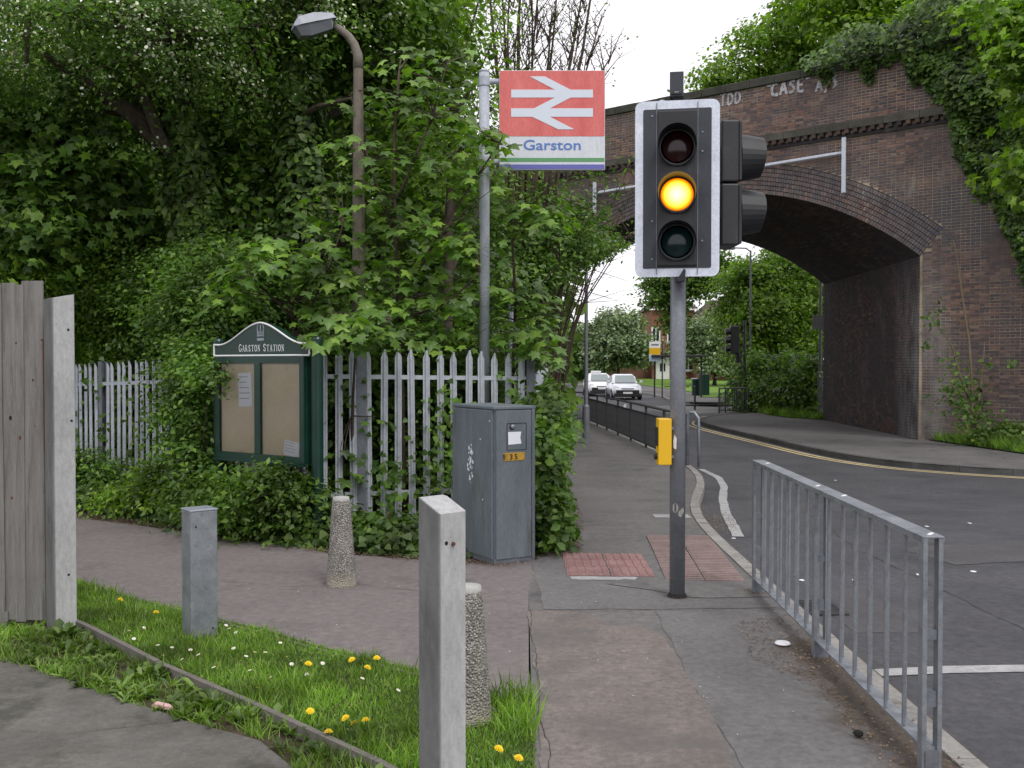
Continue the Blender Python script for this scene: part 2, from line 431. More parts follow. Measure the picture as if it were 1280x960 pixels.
# aggregate concrete for the bollards
m, n, b = newmat('exposed_aggregate')
v = npos(n, True)
vo = n.nodes.new('ShaderNodeTexVoronoi'); vo.inputs['Scale'].default_value = 95
n.links.new(v, vo.inputs['Vector'])
sp = n.nodes.new('ShaderNodeSeparateColor'); n.links.new(vo.outputs['Color'], sp.inputs[0])
r = ramp(n, [(0.0, (0.13, 0.12, 0.105)), (0.35, (0.28, 0.265, 0.24)), (0.7, (0.40, 0.39, 0.365)), (1.0, (0.55, 0.54, 0.515))])
n.links.new(sp.outputs[0], r.inputs['Fac'])
edge = nrange(n, vo.outputs['Distance'], 0.35, 0.6)
c = nmix(n, r.outputs['Color'], (0.13, 0.12, 0.1), edge)
sx = n.nodes.new('ShaderNodeSeparateXYZ'); n.links.new(v, sx.inputs[0])
c = nmix(n, (0.36, 0.33, 0.26), c, nrange(n, sx.outputs['Z'], 0.0, 0.12))
c = nmix(n, c, (0.55, 0.53, 0.48), nrange(n, nnoise(n, v, 6), 0.35, 0.7, 0, 0.35))
n.links.new(c, b.inputs['Base Color']); b.inputs['Roughness'].default_value = 0.9
iv = n.nodes.new('ShaderNodeMath'); iv.operation = 'SUBTRACT'; iv.inputs[0].default_value = 1.0; n.links.new(vo.outputs['Distance'], iv.inputs[1])
nbump(n, b, iv.outputs[0], 1.0, 0.012)
M['aggregate'] = m

# amber lens: lit lamp behind moulded plastic, brightest at its middle
m, n, b = newmat('amber_lens_lit')
v = npos(n, True)
ln = n.nodes.new('ShaderNodeVectorMath'); ln.operation = 'LENGTH'
mp = n.nodes.new('ShaderNodeMapping'); mp.inputs['Scale'].default_value = (1, 0, 1)
n.links.new(v, mp.inputs['Vector']); n.links.new(mp.outputs['Vector'], ln.inputs[0])
rr = ramp(n, [(0.0, (1.0, 0.86, 0.42)), (0.45, (1.0, 0.76, 0.20)), (0.8, (1.0, 0.55, 0.02)), (0.93, (1.0, 0.26, 0.0)), (1.0, (0.75, 0.08, 0.0))])
n.links.new(nrange(n, ln.outputs['Value'], 0.0, 0.112), rr.inputs['Fac'])
n.links.new(rr.outputs['Color'], b.inputs['Emission Color'])
b.inputs['Base Color'].default_value = (0.4, 0.12, 0.0, 1)
n.links.new(nrange(n, ln.outputs['Value'], 0.05, 0.112, 1.7, 0.8), b.inputs['Emission Strength'])
M['lens_amber'] = m

# brick: each brick its own tint; soot, efflorescence and damp as stains of their own shape
def brickmat(name, soot, lime=0.0):
    m, n, b = newmat(name)
    g = n.nodes.new('ShaderNodeNewGeometry'); oi = n.nodes.new('ShaderNodeObjectInfo')
    ad = n.nodes.new('ShaderNodeMath'); fr = n.nodes.new('ShaderNodeMath'); fr.operation = 'FRACT'
    n.links.new(g.outputs['Random Per Island'], ad.inputs[0]); n.links.new(oi.outputs['Random'], ad.inputs[1])
    n.links.new(ad.outputs[0], fr.inputs[0])
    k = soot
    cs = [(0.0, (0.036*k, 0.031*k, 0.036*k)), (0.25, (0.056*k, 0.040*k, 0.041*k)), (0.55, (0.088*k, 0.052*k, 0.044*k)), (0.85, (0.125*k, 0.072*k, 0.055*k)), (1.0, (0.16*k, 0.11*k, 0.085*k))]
    r = ramp(n, cs); n.links.new(fr.outputs[0], r.inputs['Fac'])
    P = g.outputs['Position']
    c = nmix(n, r.outputs['Color'], (0.052*k, 0.044*k, 0.05*k), nrange(n, nnoise(n, P, 0.55, 6, 0.65), 0.40, 0.60, 0, 0.78))
    c = nmix(n, c, (0.2*k, 0.12*k, 0.085*k), nrange(n, nnoise(n, P, 0.8, 3, 0.5, (1, 1, 1.7)), 0.6, 0.75, 0, 0.4))
    c = nmix(n, c, (0.2, 0.19, 0.2), nrange(n, nnoise(n, P, 0.9, 6, 0.7, (2.2, 2.2, 0.7)), 0.54, 0.74, 0, 0.5))
    if lime: c = nmix(n, c, (0.23, 0.225, 0.225), nrange(n, nnoise(n, P, 5, 6, 0.8), 0.35, 0.7, 0, lime + 0.3))
    # lime runs below the springing line on the right spandrel
    s = n.nodes.new('ShaderNodeSeparateXYZ'); n.links.new(P, s.inputs[0])
    def band(sock, a, b_, c_, d_):
        u = nrange(n, sock, a, b_); w = nrange(n, sock, c_, d_, 1, 0)
        mm = n.nodes.new('ShaderNodeMath'); mm.operation = 'MULTIPLY'
        n.links.new(u, mm.inputs[0]); n.links.new(w, mm.inputs[1]); return mm.outputs[0]
    def mul(a, b_):
        mm = n.nodes.new('ShaderNodeMath'); mm.operation = 'MULTIPLY'
        n.links.new(a, mm.inputs[0]); n.links.new(b_, mm.inputs[1]); return mm.outputs[0]
    mask = mul(band(s.outputs['Z'], 5.7, 6.15, 6.35, 6.5), band(s.outputs['X'], 8.6, 9.3, 10.9, 11.6))
    st = nrange(n, nnoise(n, P, 3.4, 6, 0.65, (1.3, 1.3, 0.22)), 0.52, 0.66, 0, 0.8)
    c = nmix(n, c, (0.42, 0.41, 0.4), mul(mask, st))
    mask2 = mul(band(s.outputs['Z'], 4.3, 4.9, 5.9, 6.3), band(s.outputs['X'], 10.3, 10.6, 11.3, 11.7))
    c = nmix(n, c, (0.10, 0.105, 0.125), mul(mask2, nrange(n, nnoise(n, P, 2, 4), 0.3, 0.45, 0, 0.75)))
    # pale lime bloom low on the corner of the abutment
    mask3 = mul(band(s.outputs['Z'], -0.8, -0.2, 2.6, 4.6), band(s.outputs['Y'], 24.3, 24.7, 25.3, 26.8))
    c = nmix(n, c, (0.30, 0.29, 0.285), mul(mask3, nrange(n, nnoise(n, P, 2.2, 5, 0.7, (1, 1, 0.35)), 0.36, 0.6, 0, 0.85)))
    c = nmix(n, c, (0.33, 0.32, 0.32), nrange(n, nnoise(n, P, 9, 5, 0.8), 0.66, 0.78, 0, 0.45))
    n.links.new(c, b.inputs['Base Color']); b.inputs['Roughness'].default_value = 0.85; b.inputs['Specular IOR Level'].default_value = 0.35
    nbump(n, b, nnoise(n, P, 45, 4), 0.5, 0.006)
    return m
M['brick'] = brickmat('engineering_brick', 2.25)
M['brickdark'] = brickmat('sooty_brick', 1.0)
M['brickring'] = brickmat('arch_ring_brick', 2.0, 0.45)
M['mortar'] = surf('mortar', (0.38, 0.32, 0.21), (0.6, 0.5, 0.36), 1.3, 0.95, 0.4, 30, 0.2, stain=(0.14, 0.125, 0.11), stain_scale=0.6, stain_rng=(0.45, 0.6))
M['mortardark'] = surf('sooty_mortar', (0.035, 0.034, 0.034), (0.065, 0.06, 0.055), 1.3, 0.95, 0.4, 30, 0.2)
M['coping'] = surf('mossy_coping', (0.045, 0.045, 0.038), (0.085, 0.085, 0.07), 2.5, 0.95, 0.6, 22, 0.2, stain=(0.045, 0.055, 0.022), stain_scale=1.5)
M['stringband'] = surf('string_course_stone', (0.07, 0.065, 0.055), (0.125, 0.12, 0.1), 2.0, 0.95, 0.6, 22, 0.2, stain=(0.055, 0.06, 0.03), stain_scale=1.2)
M['graffiti'] = surf('chalky_white_paint', (0.40, 0.40, 0.43), (0.55, 0.55, 0.58), 8, 0.9, 0.0, stain=(0.2, 0.18, 0.18), stain_scale=9, stain_rng=(0.5, 0.6))
M['hbrick'] = surf('house_brick', (0.20, 0.075, 0.05), (0.27, 0.11, 0.075), 3, 0.9, 0.3, 20, speck=(0.12, 0.05, 0.04), speck_amt=0.6)
# leaves
M['l_maple'] = leafmat('maple_leaf', (0.045, 0.105, 0.018), (0.075, 0.165, 0.024), (0.135, 0.245, 0.035), 0.42, 0.34)
M['l_bright'] = leafmat('fresh_leaf', (0.06, 0.13, 0.016), (0.105, 0.205, 0.022), (0.185, 0.31, 0.035), 0.45, 0.4)
M['l_mid'] = leafmat('mid_leaf', (0.036, 0.09, 0.018), (0.065, 0.14, 0.025), (0.12, 0.22, 0.034), 0.45, 0.33, 0.4)
M['l_dark'] = leafmat('dark_leaf', (0.032, 0.078, 0.012), (0.058, 0.125, 0.018), (0.10, 0.185, 0.03), 0.45, 0.36, 0.35)
M['l_ivy'] = leafmat('ivy_leaf', (0.02, 0.052, 0.010), (0.042, 0.094, 0.016), (0.085, 0.15, 0.028), 0.45, 0.18, 0.35)
M['l_ivyb'] = leafmat('pale_ivy_leaf', (0.03, 0.07, 0.015), (0.055, 0.12, 0.022), (0.10, 0.19, 0.035), 0.4, 0.2, 0.5)  # paler green ivy leaves for the lower edge and scattered sprigs
M['l_grey'] = leafmat('whitebeam_leaf', (0.07, 0.115, 0.05), (0.12, 0.185, 0.085), (0.22, 0.29, 0.16), 0.5, 0.25)
M['blossom'] = leafmat('hawthorn_blossom', (0.35, 0.38, 0.28), (0.5, 0.53, 0.42), (0.72, 0.74, 0.65), 0.6, 0.3)
M['grass'] = leafmat('grass_blade', (0.06, 0.14, 0.016), (0.11, 0.225, 0.026), (0.19, 0.32, 0.05), 0.45, 0.3)
M['weed'] = leafmat('weed_leaf', (0.045, 0.10, 0.018), (0.085, 0.16, 0.03), (0.15, 0.24, 0.055), 0.5, 0.3)
M['litterleaf'] = leafmat('dry_leaf', (0.07, 0.045, 0.028), (0.13, 0.09, 0.055), (0.22, 0.165, 0.11), 0.8, 0.1)
M['dandelion'] = plain('dandelion_yellow', (0.9, 0.66, 0.015), 0.7, var=0.1)
M['daisy'] = plain('daisy_white', (0.8, 0.8, 0.82), 0.7, var=0.04)
M['stem'] = plain('green_stem', (0.07, 0.13, 0.03), 0.6)
# ================================================================ GROUND, ROAD, PAVEMENTS
o = sheet('ground', [(-160, -12), (160, -12), (160, 260), (-160, 260)], -0.17, M['ground'])
# carry the ground on to the horizon
mb = MB()
for (x0, y0, x1, y1) in [(-1500, 260, 1500, 1500), (-1500, -1500, -160, 260), (160, -1500, 1500, 260), (-160, -1500, 160, -12)]:
    z = 0.2 if y0 >= 260 else -0.45
    mb.add([(x0, y0, z), (x1, y0, z), (x1, y1, z), (x0, y1, z)], [(0, 1, 2, 3)])
tag(mb.build('far_ground', M['ground']), kind='structure')

KL = [(1.95, -6), (1.95, 7.4), (2.05, 10.6), (2.52, 13.4), (3.2, 16.3), (3.38, 18.5), (3.28, 20.9), (2.72, 32.4), (2.1, 35.2), (0.2, 38.0), (-6, 41), (-40, 52)]
KR = [(60, 4), (20, 12.9), (13, 15.7), (9.18, 17.8), (7.94, 18.85), (7.3, 19.9), (6.84, 21.7), (6.57, 25.7), (6.15, 31.1), (6.3, 33.8), (7.2, 36.6), (9.2, 38.8), (14, 41), (60, 52)]
KF = [(-60, 92), (2, 86), (7.5, 76), (9.2, 62), (8.2, 52), (9.4, 48.6), (14, 52.5), (60, 66)]
def sm2(l): return [(p.x, p.y) for p in smooth_line([(a[0], a[1], 0) for a in l], 2)]
KLs, KRs, KFs = sm2(KL), sm2(KR), sm2(KF)

road = sheet('road', [(-60, -8), (60, -8), (70, 100), (-60, 100)], -0.115, M['road'])
pavL = sheet('pavement', KLs + [(-40, 49), (-6, 38.5), (-1.2, 36), (0.55, 32), (0.75, 20), (0.5, 12), (0.32, 9), (0.2, 8.35), (0.12, 7.2), (0.1, 5.2), (0.088, 4.0), (0.088, -6)], 0.0, M['pave'])
PATH_FAR = [(0.2, 8.35), (-0.1, 8.15), (-0.8, 8.38), (-1.6, 8.66), (-2.13, 9.12), (-3.06, 9.77), (-4.86, 11.1), (-5.3, 12.07), (-9, 15.5), (-16, 21)]
PATH_NEAR = [(-16, 16), (-9, 11.5), (-5.5, 9.2), (-3.6, 7.75), (-3.0, 7.23), (-2.5, 6.82), (-1.6, 6.18), (-1.14, 5.78), (-0.53, 5.33), (-0.1, 4.95), (0.088, 4.54)]
path = sheet('footpath', PATH_FAR + PATH_NEAR + [(0.088, 5.2), (0.12, 7.2)], -0.001, M['path'])
landL = sheet('undergrowth_ground', [(0.2, 8.35), (0.32, 9), (0.5, 12), (0.75, 20), (0.55, 32), (-1.2, 36), (-6, 38.5), (-40, 49), (-160, 49), (-160, 21), (-16, 21), (-9, 15.5), (-5.3, 12.07), (-4.86, 11.1), (-3.06, 9.77), (-2.13, 9.12), (-1.6, 8.66), (-0.8, 8.38), (-0.1, 8.15)], -0.01, M['earth'])
EDGE = [(-3.2, 6.7), (-2.46, 5.97), (-1.78, 5.24), (-1.27, 4.77), (-0.56, 4.06), (0.0, 3.45), (0.088, 3.3)]
verge = sheet('grass_verge', [(-16, 16), (-9, 11.5), (-5.5, 9.2), (-3.6, 7.75), (-3.0, 7.23), (-2.5, 6.82), (-1.6, 6.18), (-1.14, 5.78), (-0.53, 5.33), (-0.1, 4.95), (0.088, 4.54), (0.088, 3.3)] + EDGE[::-1][1:] + [(-3.4, 6.55), (-16, 8)], 0.006, M['turf'])
weedbed = sheet('weed_strip_soil', EDGE + [(0.088, -6), (-0.05, -6), (-0.1, 3.15), (-0.88, 4.0), (-1.11, 4.32), (-1.52, 4.57), (-1.91, 4.86), (-2.47, 5.27), (-2.88, 5.6), (-5.2, 6.0), (-16, 6.9), (-16, 8), (-3.4, 6.55)], -0.006, M['earth'])
drive = sheet('driveway', [(-0.05, -6), (-0.1, 3.15), (-0.88, 4.0), (-1.11, 4.32), (-1.52, 4.57), (-1.91, 4.86), (-2.47, 5.27), (-2.88, 5.6), (-5.2, 6.0), (-16, 6.9), (-16, -6)], -0.014, M['earth'])
# the concrete bays of the driveway, with open joints between them
def bay(pts, n): 
    mb = MB()
    mb.prism(pts, -0.05, 0.004)
    me = mb.mesh('concrete_slab'); me.materials.append(M['slab'])
    bm = bmesh.new(); bm.from_mesh(me)
    bmesh.ops.recalc_face_normals(bm, faces=bm.faces[:])
    bmesh.ops.bevel(bm, geom=[e for e in bm.edges if abs(e.verts[0].co.z - e.verts[1].co.z) < 1e-4 and e.verts[0].co.z > 0], offset=0.008, segments=1, affect='EDGES')
    bm.to_mesh(me); bm.free()
    link('concrete_slab', me, drive)
bay([(-2.87, 5.61), (-5.2, 6.01), (-9, 6.25), (-9, 4.83), (-2.52, 4.48), (-2.0, 4.415), (-1.52, 4.585), (-1.90, 4.87), (-2.46, 5.28)], 0)
bay([(-1.50, 4.572), (-1.98, 4.40), (-2.50, 4.465), (-9, 4.815), (-9, 2.9), (-0.2, 2.9), (-0.09, 3.16), (-0.87, 4.01), (-1.10, 4.33)], 1)
bay([(-9, 2.87), (-9, 0.5), (-0.1, 0.5), (-0.12, 2.87)], 2)

# grass banks on the far side of the road and beyond the bridge
def strip(line, off):
    out = []
    for i, p in enumerate(line):
        a = Vector(line[max(0, i-1)]); b_ = Vector(line[min(len(line)-1, i+1)])
        t = (b_ - a).normalized(); out.append((p[0] - t.y * off, p[1] + t.x * off))
    return out
pavR = sheet('far_pavement', KRs + [(60, 75), (61, 75), (61, 4)], 0.0, M['pave'])
bankR = sheet('grass_bank', [(10.35, 25.2), (10.42, 24.0), (10.76, 20.9), (12.0, 18.9), (15.5, 16.6), (30, 12.5), (30, 20), (16, 20.2), (13.5, 22.3)], 0.03, M['turf'])
bankB = sheet('grass_bank', [(10.75, 33.4), (9.75, 35.2), (9.5, 37.5), (10.3, 41.5), (12.5, 43.5), (40, 50), (40, 20), (16, 28)], 0.02, M['turf'])
farpave = sheet('pavement_beyond_junction', KFs + [(60, 200), (-60, 200)], 0.0, M['pave'])
lawn = sheet('lawn', [(-60, 96), (3, 89.5), (10.5, 79), (12, 66), (11.0, 57), (12.5, 55), (16, 57.5), (60, 73), (60, 210), (-60, 210)], 0.03, M['lawn'])
farroad = sheet('worn_road_patch', [(6.3, 39), (9, 41.5), (14, 44), (30, 49), (30, 54), (14, 50), (9.5, 46.6), (7.6, 48.5), (6.2, 46)], -0.108, surf('pale_asphalt', (0.13, 0.13, 0.13), (0.19, 0.185, 0.18), 1, 0.85, 0.4, 100, 0.3))

# patches in the near pavement
sheet('asphalt_patch', wobble([(0.10, 6.62), (0.50, 6.60), (0.60, 6.25), (0.83, 6.22), (0.92, 5.95), (0.93, 5.1), (0.94, 4.5), (0.89, 3.9), (0.85, 2.0), (0.84, 0.4), (0.1, 0.4), (0.11, 3.9), (0.125, 5.0), (0.12, 6.0), (0.10, 6.62)], 0.012, 0.12, 3), 0.004, M['brownpatch'])
sheet('asphalt_patch', wobble([(0.22, 6.66), (0.16, 8.25), (0.42, 8.75), (1.1, 8.6), (1.12, 7.72), (1.9, 7.3), (1.92, 6.7), (1.1, 6.66), (0.22, 6.66)], 0.010, 0.14, 4), 0.003, M['greypatch'])
sheet('asphalt_patch', wobble([(0.70, 7.42), (0.82, 7.58), (1.15, 7.5), (1.9, 7.38), (1.93, 7.0), (1.3, 6.95), (1.05, 7.2), (0.70, 7.42)], 0.012, 0.12, 5), 0.007, M['pave'])
sheet('asphalt_patch', wobble([(0.96, 6.6), (1.75, 6.6), (1.85, 5.2), (1.55, 4.3), (1.5, 3.0), (1.0, 2.6), (0.93, 4.5), (0.94, 5.6), (0.96, 6.6)], 0.014, 0.12, 6), 0.0035, M['greypatch'])
None and sheet('asphalt_crack', [(0.105, 6.6), (0.13, 6.3), (0.115, 6.0), (0.15, 5.6), (0.125, 5.2), (0.14, 4.8), (0.12, 4.5), (0.105, 4.5), (0.122, 4.8), (0.11, 5.2), (0.13, 5.6), (0.10, 6.0), (0.112, 6.3)], 0.006, M['darkhole'])
# silt swept up along the guard rail, and leaf litter by the hedge
None and sheet('silt', wobble([(1.50, 6.3), (1.72, 6.4), (1.8, 5.6), (1.82, 4.4), (1.84, 3.2), (1.66, 3.4), (1.55, 4.3), (1.6, 4.9), (1.38, 5.5), (1.50, 6.3)], 0.03, 0.1, 8), 0.0105, M['earth'])
None and sheet('silt', wobble([(0.34, 8.5), (0.62, 9.2), (0.72, 10.6), (0.78, 13), (0.5, 12.8), (0.36, 10), (0.34, 8.5)], 0.035, 0.12, 9), 0.008, M['earth'])

def crack(pts, w, seed, mat='darkhole', dz=0.0055):
    r = random.Random(seed)
    l = resample([(p[0], p[1], 0) for p in pts], 0.045)
    L, R_ = [], []
    for i, p in enumerate(l):
        t = (l[min(i+1, len(l)-1)] - l[max(i-1, 0)]).normalized(); nn = Vector((-t.y, t.x, 0))
        p = p + nn * (r.uniform(-1, 1) * 0.006 + 0.012 * sin(i * 0.35 + seed)); ww = w * r.uniform(0.25, 1.0)
        L.append(p + nn * ww / 2); R_.append(p - nn * ww / 2)
    mb = MB()
    for i in range(len(L) - 1):
        mb.add([(p.x, p.y, G(p.x, p.y) + dz) for p in (L[i], R_[i], R_[i+1], L[i+1])], [(0, 1, 2, 3)])
    return tag(mb.build('asphalt_crack', M[mat]), kind='structure')
M['crackdark'] = plain('crack_grit', (0.05, 0.045, 0.04), 0.95)
crack([(0.11, 6.62), (0.13, 6.2), (0.115, 5.8), (0.15, 5.3), (0.12, 4.8), (0.16, 4.3), (0.11, 3.6)], 0.007, 1, 'crackdark')
crack([(0.11, 6.62), (0.5, 6.61), (0.95, 6.63), (1.9, 6.66)], 0.006, 2, 'crackdark', 0.0062)
crack([(-2.4, 7.6), (-1.7, 7.35), (-1.1, 7.4), (-0.4, 7.1), (0.1, 7.15)], 0.005, 4, 'crackdark', 0.002)
crack([(3.2, 4.0), (3.4, 6.5), (3.3, 9.5), (3.8, 13)], 0.012, 9, 'crackdark', -0.112)
sheet('road_repair', wobble([(3.9, 8.7), (6.2, 9.3), (6.0, 10.3), (3.7, 9.6), (3.9, 8.7)], 0.02, 0.2, 21), -0.1125, M['darkpatch'])
sheet('road_repair', wobble([(2.25, 6.5), (2.7, 6.5), (2.72, 7.8), (2.28, 7.8), (2.25, 6.5)], 0.01, 0.15, 22), -0.1128, M['darkpatch'])

# kerbs: every stone its own piece
def kerb(line, parent, w=0.125, up=0.012, side=1, name='kerb_stone', step=0.915, lim=None, drop=0.16, mat='kerb'):
    pts = resample([(p[0], p[1], 0) for p in line], step)
    for a, b_ in zip(pts, pts[1:]):
        if lim and not (lim[0] < a.y < lim[1] and abs(a.x) < 26): continue
        t = (b_ - a).normalized(); nn = Vector((-t.y, t.x, 0)) * side
        g = t * 0.005
        jz = rnd.uniform(-0.003, 0.003)
        P = [a + g, b_ - g, b_ - g + nn * w, a + g + nn * w]
        za, zb = G(0, a.y) + up + jz, G(0, b_.y) + up + jz
        V = []
        for q, z in zip(P, (za, zb, zb, za)): V.append((q.x, q.y, z - drop))
        ch = 0.02
        P2 = [a + g + nn * ch, b_ - g + nn * ch, b_ - g + nn * w, a + g + nn * w]
        for q, z in zip(P, (za - ch, zb - ch, zb, za)): V.append((q.x, q.y, z))
        for q, z in zip(P2[:2], (za, zb)): V.append((q.x, q.y, z))
        Fc = [(0, 3, 2, 1), (0, 1, 5, 4), (1, 2, 6, 9, 5), (2, 3, 7, 6), (3, 0, 4, 8, 7), (4, 5, 9, 8), (8, 9, 6, 7)]
        mb = MB(); mb.add(V, Fc); mb.build(name, M[mat], parent)
kerb(KLs, pavL, side=1, lim=(-1, 36))
kerb(KRs, pavR, side=-1, lim=(12, 47), mat='kerbdark')
kerb(KFs, farpave, side=1, lim=(40, 90), step=2.0)
kerb([EDGE[0]] + EDGE[1:], verge, w=0.05, up=0.055, side=-1, name='edging_stone', step=0.91, drop=0.2, mat='edging')
kerb([(-3.1, 7.3), (-2.5, 6.80), (-1.6, 6.16), (-1.14, 5.76), (-0.53, 5.31), (-0.1, 4.93), (0.07, 4.52)], path, w=0.04, up=0.012, side=-1, name='edging_stone', step=0.91, drop=0.1, mat='edging')

# painted lines
def line_paint(name, pts, w, dz, mat, wob=0.006, parent=None):
    l = [Vector((p[0], p[1], 0)) for p in pts]
    L, R_ = [], []
    r = random.Random(len(pts))
    for i, p in enumerate(l):
        t = (l[min(i+1, len(l)-1)] - l[max(i-1, 0)]).normalized(); nn = Vector((-t.y, t.x, 0))
        L.append(p + nn * (w/2 + r.uniform(-wob, wob))); R_.append(p - nn * (w/2 + r.uniform(-wob, wob)))
    poly = [(p.x, p.y) for p in L] + [(p.x, p.y) for p in R_[::-1]]
    return sheet(name, poly, dz, mat)
def off_line(line, off, y0, y1):
    s_ = strip(line, off)
    return [p for p in s_ if y0 <= p[1] <= y1 and p[0] < 40]
for k, off in enumerate((0.24, 0.42)):
    line_paint('yellow_line', off_line(KRs, off, 10, 35.5)[::1], 0.075, -0.110, M['yellowpaint'])
    line_paint('yellow_line', [(7.05 + 0.0, 37.2 + off), (7.9, 38.4 + off), (9.4, 39.6 + off), (12, 40.8 + off)], 0.075, -0.110, M['yellowpaint'])
line_paint('white_edge_line', resample([(3.62, 19.0, 0), (3.66, 17.6, 0), (3.5, 16.4, 0), (3.1, 14.6, 0), (2.72, 12.6, 0), (2.5, 11.2, 0), (2.36, 10.35, 0)], 0.3), 0.12, -0.110, M['paint'])
line_paint('white_dash', [(2.06, 5.64), (2.5, 5.70), (3.4, 5.76), (4.6, 5.83)], 0.15, -0.110, M['paint'], 0.02)
line_paint('white_dash', [(6.3, 56), (6.8, 60)], 0.12, -0.110, M['paint'])
line_paint('white_dash', [(5.2, 46), (5.7, 50)], 0.12, -0.110, M['paint'])
line_paint('white_dash', [(4.6, 40), (4.8, 43)], 0.12, -0.110, M['paint'])
line_paint('white_dash', [(4.4, 33), (4.5, 36)], 0.12, -0.110, M['paint'])
sheet('white_mark', [(1.60, 11.1), (2.0, 11.05), (2.02, 11.4), (1.62, 11.45)], 0.004, M['paint'])
sheet('white_mark', wobble([(0.45, 7.57), (0.93, 7.54), (0.98, 7.66), (0.45, 7.68)], 0.008, 0.08, 2), 0.006, M['paint'])

# tactile paving, slab by slab with its ribs
def tactile(mat):
    mb = MB()
    mb.box((0, 0, -0.01), (0.335, 0.292, 0.03), bev=0.004)
    for i in range(5):
        mb.box((-0.132 + i * 0.066, 0, 0.0075), (0.030, 0.272, 0.006))
    me = mb.mesh('tactile_slab'); me.materials.append(mat); return me
tA, tB = tactile(M['tactile']), tactile(M['tactile2'])
for i in range(2):
    for j in range(3):
        o = link('tactile_slab', tA, pavL, loc=(0.60 + i * 0.345, 7.86 + j * 0.30 - i * 0.03, 0.006 + rnd.uniform(-0.001, 0.001)))
        o.rotation_euler = (0, 0, rnd.uniform(-0.01, 0.01) - 0.03)
for i in range(2):
    for j in range(6):
        y = 7.72 + j * 0.335
        o = link('tactile_slab', tB, pavL, loc=(1.33 + i * 0.30 + (0.02 * j), y - i * 0.02, 0.006 + G(0, y) + rnd.uniform(-0.001, 0.001)))
        o.rotation_euler = (0, 0, pi / 2 - 0.06 + rnd.uniform(-0.01, 0.01))

# gully grate in the channel behind the guard rail
gt = thing('drain_grate', 'square iron gully grate set in the road channel behind the near guard rail', 'drain grate', (2.16, 7.15, -0.105))
mb = MB()
for sx in (-1, 1): mb.box((sx * 0.19, 0, 0), (0.03, 0.42, 0.014)); mb.box((0, sx * 0.195, 0), (0.35, 0.03, 0.014))
mb.build('frame', M['barrier'], gt)
for i in range(8):
    mb = MB(); mb.box((0, -0.16 + i * 0.045, 0), (0.35, 0.022, 0.012)); mb.build('bar', M['barrier'], gt)
mb = MB(); mb.box((0, 0, -0.006), (0.36, 0.38, 0.002)); mb.build('pit', M['darkhole'], gt)

# ================================================================ RAILWAY BRIDGE
BA = -atan2(0.85, 1.0)
BO = Vector((5.7, 28.755, 0))
bridge = thing('railway_bridge', 'brick railway bridge with a wide shallow arch over the road', 'bridge', BO, BA)
HS, ZSP, ZCR = 5.9, 4.35, 6.5
RISE = ZCR - ZSP
RAD = (HS * HS + RISE * RISE) / (2 * RISE)
ZC = ZCR - RAD
TX, TY, TL = -0.613, 0.790, 8.9
HA = math.asin(HS / RAD)
S0, S1 = -13.0, 13.5
ZB, ZT = -0.6, 7.92
def archz(s): return ZC + sqrt(max(0, RAD * RAD - s * s))
mb = MB()
def arch_face(y_off, flip):
    ss = [S0, -HS] + [-HS + 2 * HS * i / 40 for i in range(1, 40)] + [HS, S1]
    dx, dy = TX * y_off, TY * y_off
    def q(a, b_, za0, zb0):
        V = [(a + dx, dy, za0), (b_ + dx, dy, zb0), (b_ + dx, dy, ZT), (a + dx, dy, ZT)]
        mb.add(V, [(3, 2, 1, 0) if flip else (0, 1, 2, 3)])
    q(S0, -HS, ZB, ZB); q(HS, S1, ZB, ZB)
    xs = [-HS + 2 * HS * i / 40 for i in range(41)]
    for a, b_ in zip(xs, xs[1:]): q(a, b_, archz(a), archz(b_))
arch_face(0, False); arch_face(TL, True)
mb.add([(S0, 0, ZB), (S0 + TX*TL, TY*TL, ZB), (S0 + TX*TL, TY*TL, ZT), (S0, 0, ZT)], [(3, 2, 1, 0)])
mb.add([(S1, 0, ZB), (S1 + TX*TL, TY*TL, ZB), (S1 + TX*TL, TY*TL, ZT), (S1, 0, ZT)], [(0, 1, 2, 3)])
mb.add([(S0, 0, ZT), (S1, 0, ZT), (S1 + TX*TL, TY*TL, ZT), (S0 + TX*TL, TY*TL, ZT)], [(0, 1, 2, 3)])
mb.build('wall', M['mortar'], bridge)
mb = MB()
xs = [-HS + 2 * HS * i / 40 for i in range(41)]
for a, b_ in zip(xs, xs[1:]):
    mb.add([(a, 0, archz(a)), (b_, 0, archz(b_)), (b_ + TX*TL, TY*TL, archz(b_)), (a + TX*TL, TY*TL, archz(a))], [(0, 3, 2, 1)])
for s_ in (-HS, HS):
    mb.add([(s_, 0, ZB), (s_, 0, ZSP), (s_ + TX*TL, TY*TL, ZSP), (s_ + TX*TL, TY*TL, ZB)], [(0, 1, 2, 3) if s_ > 0 else (3, 2, 1, 0)])
mb.build('arch_lining', M['mortardark'], bridge)

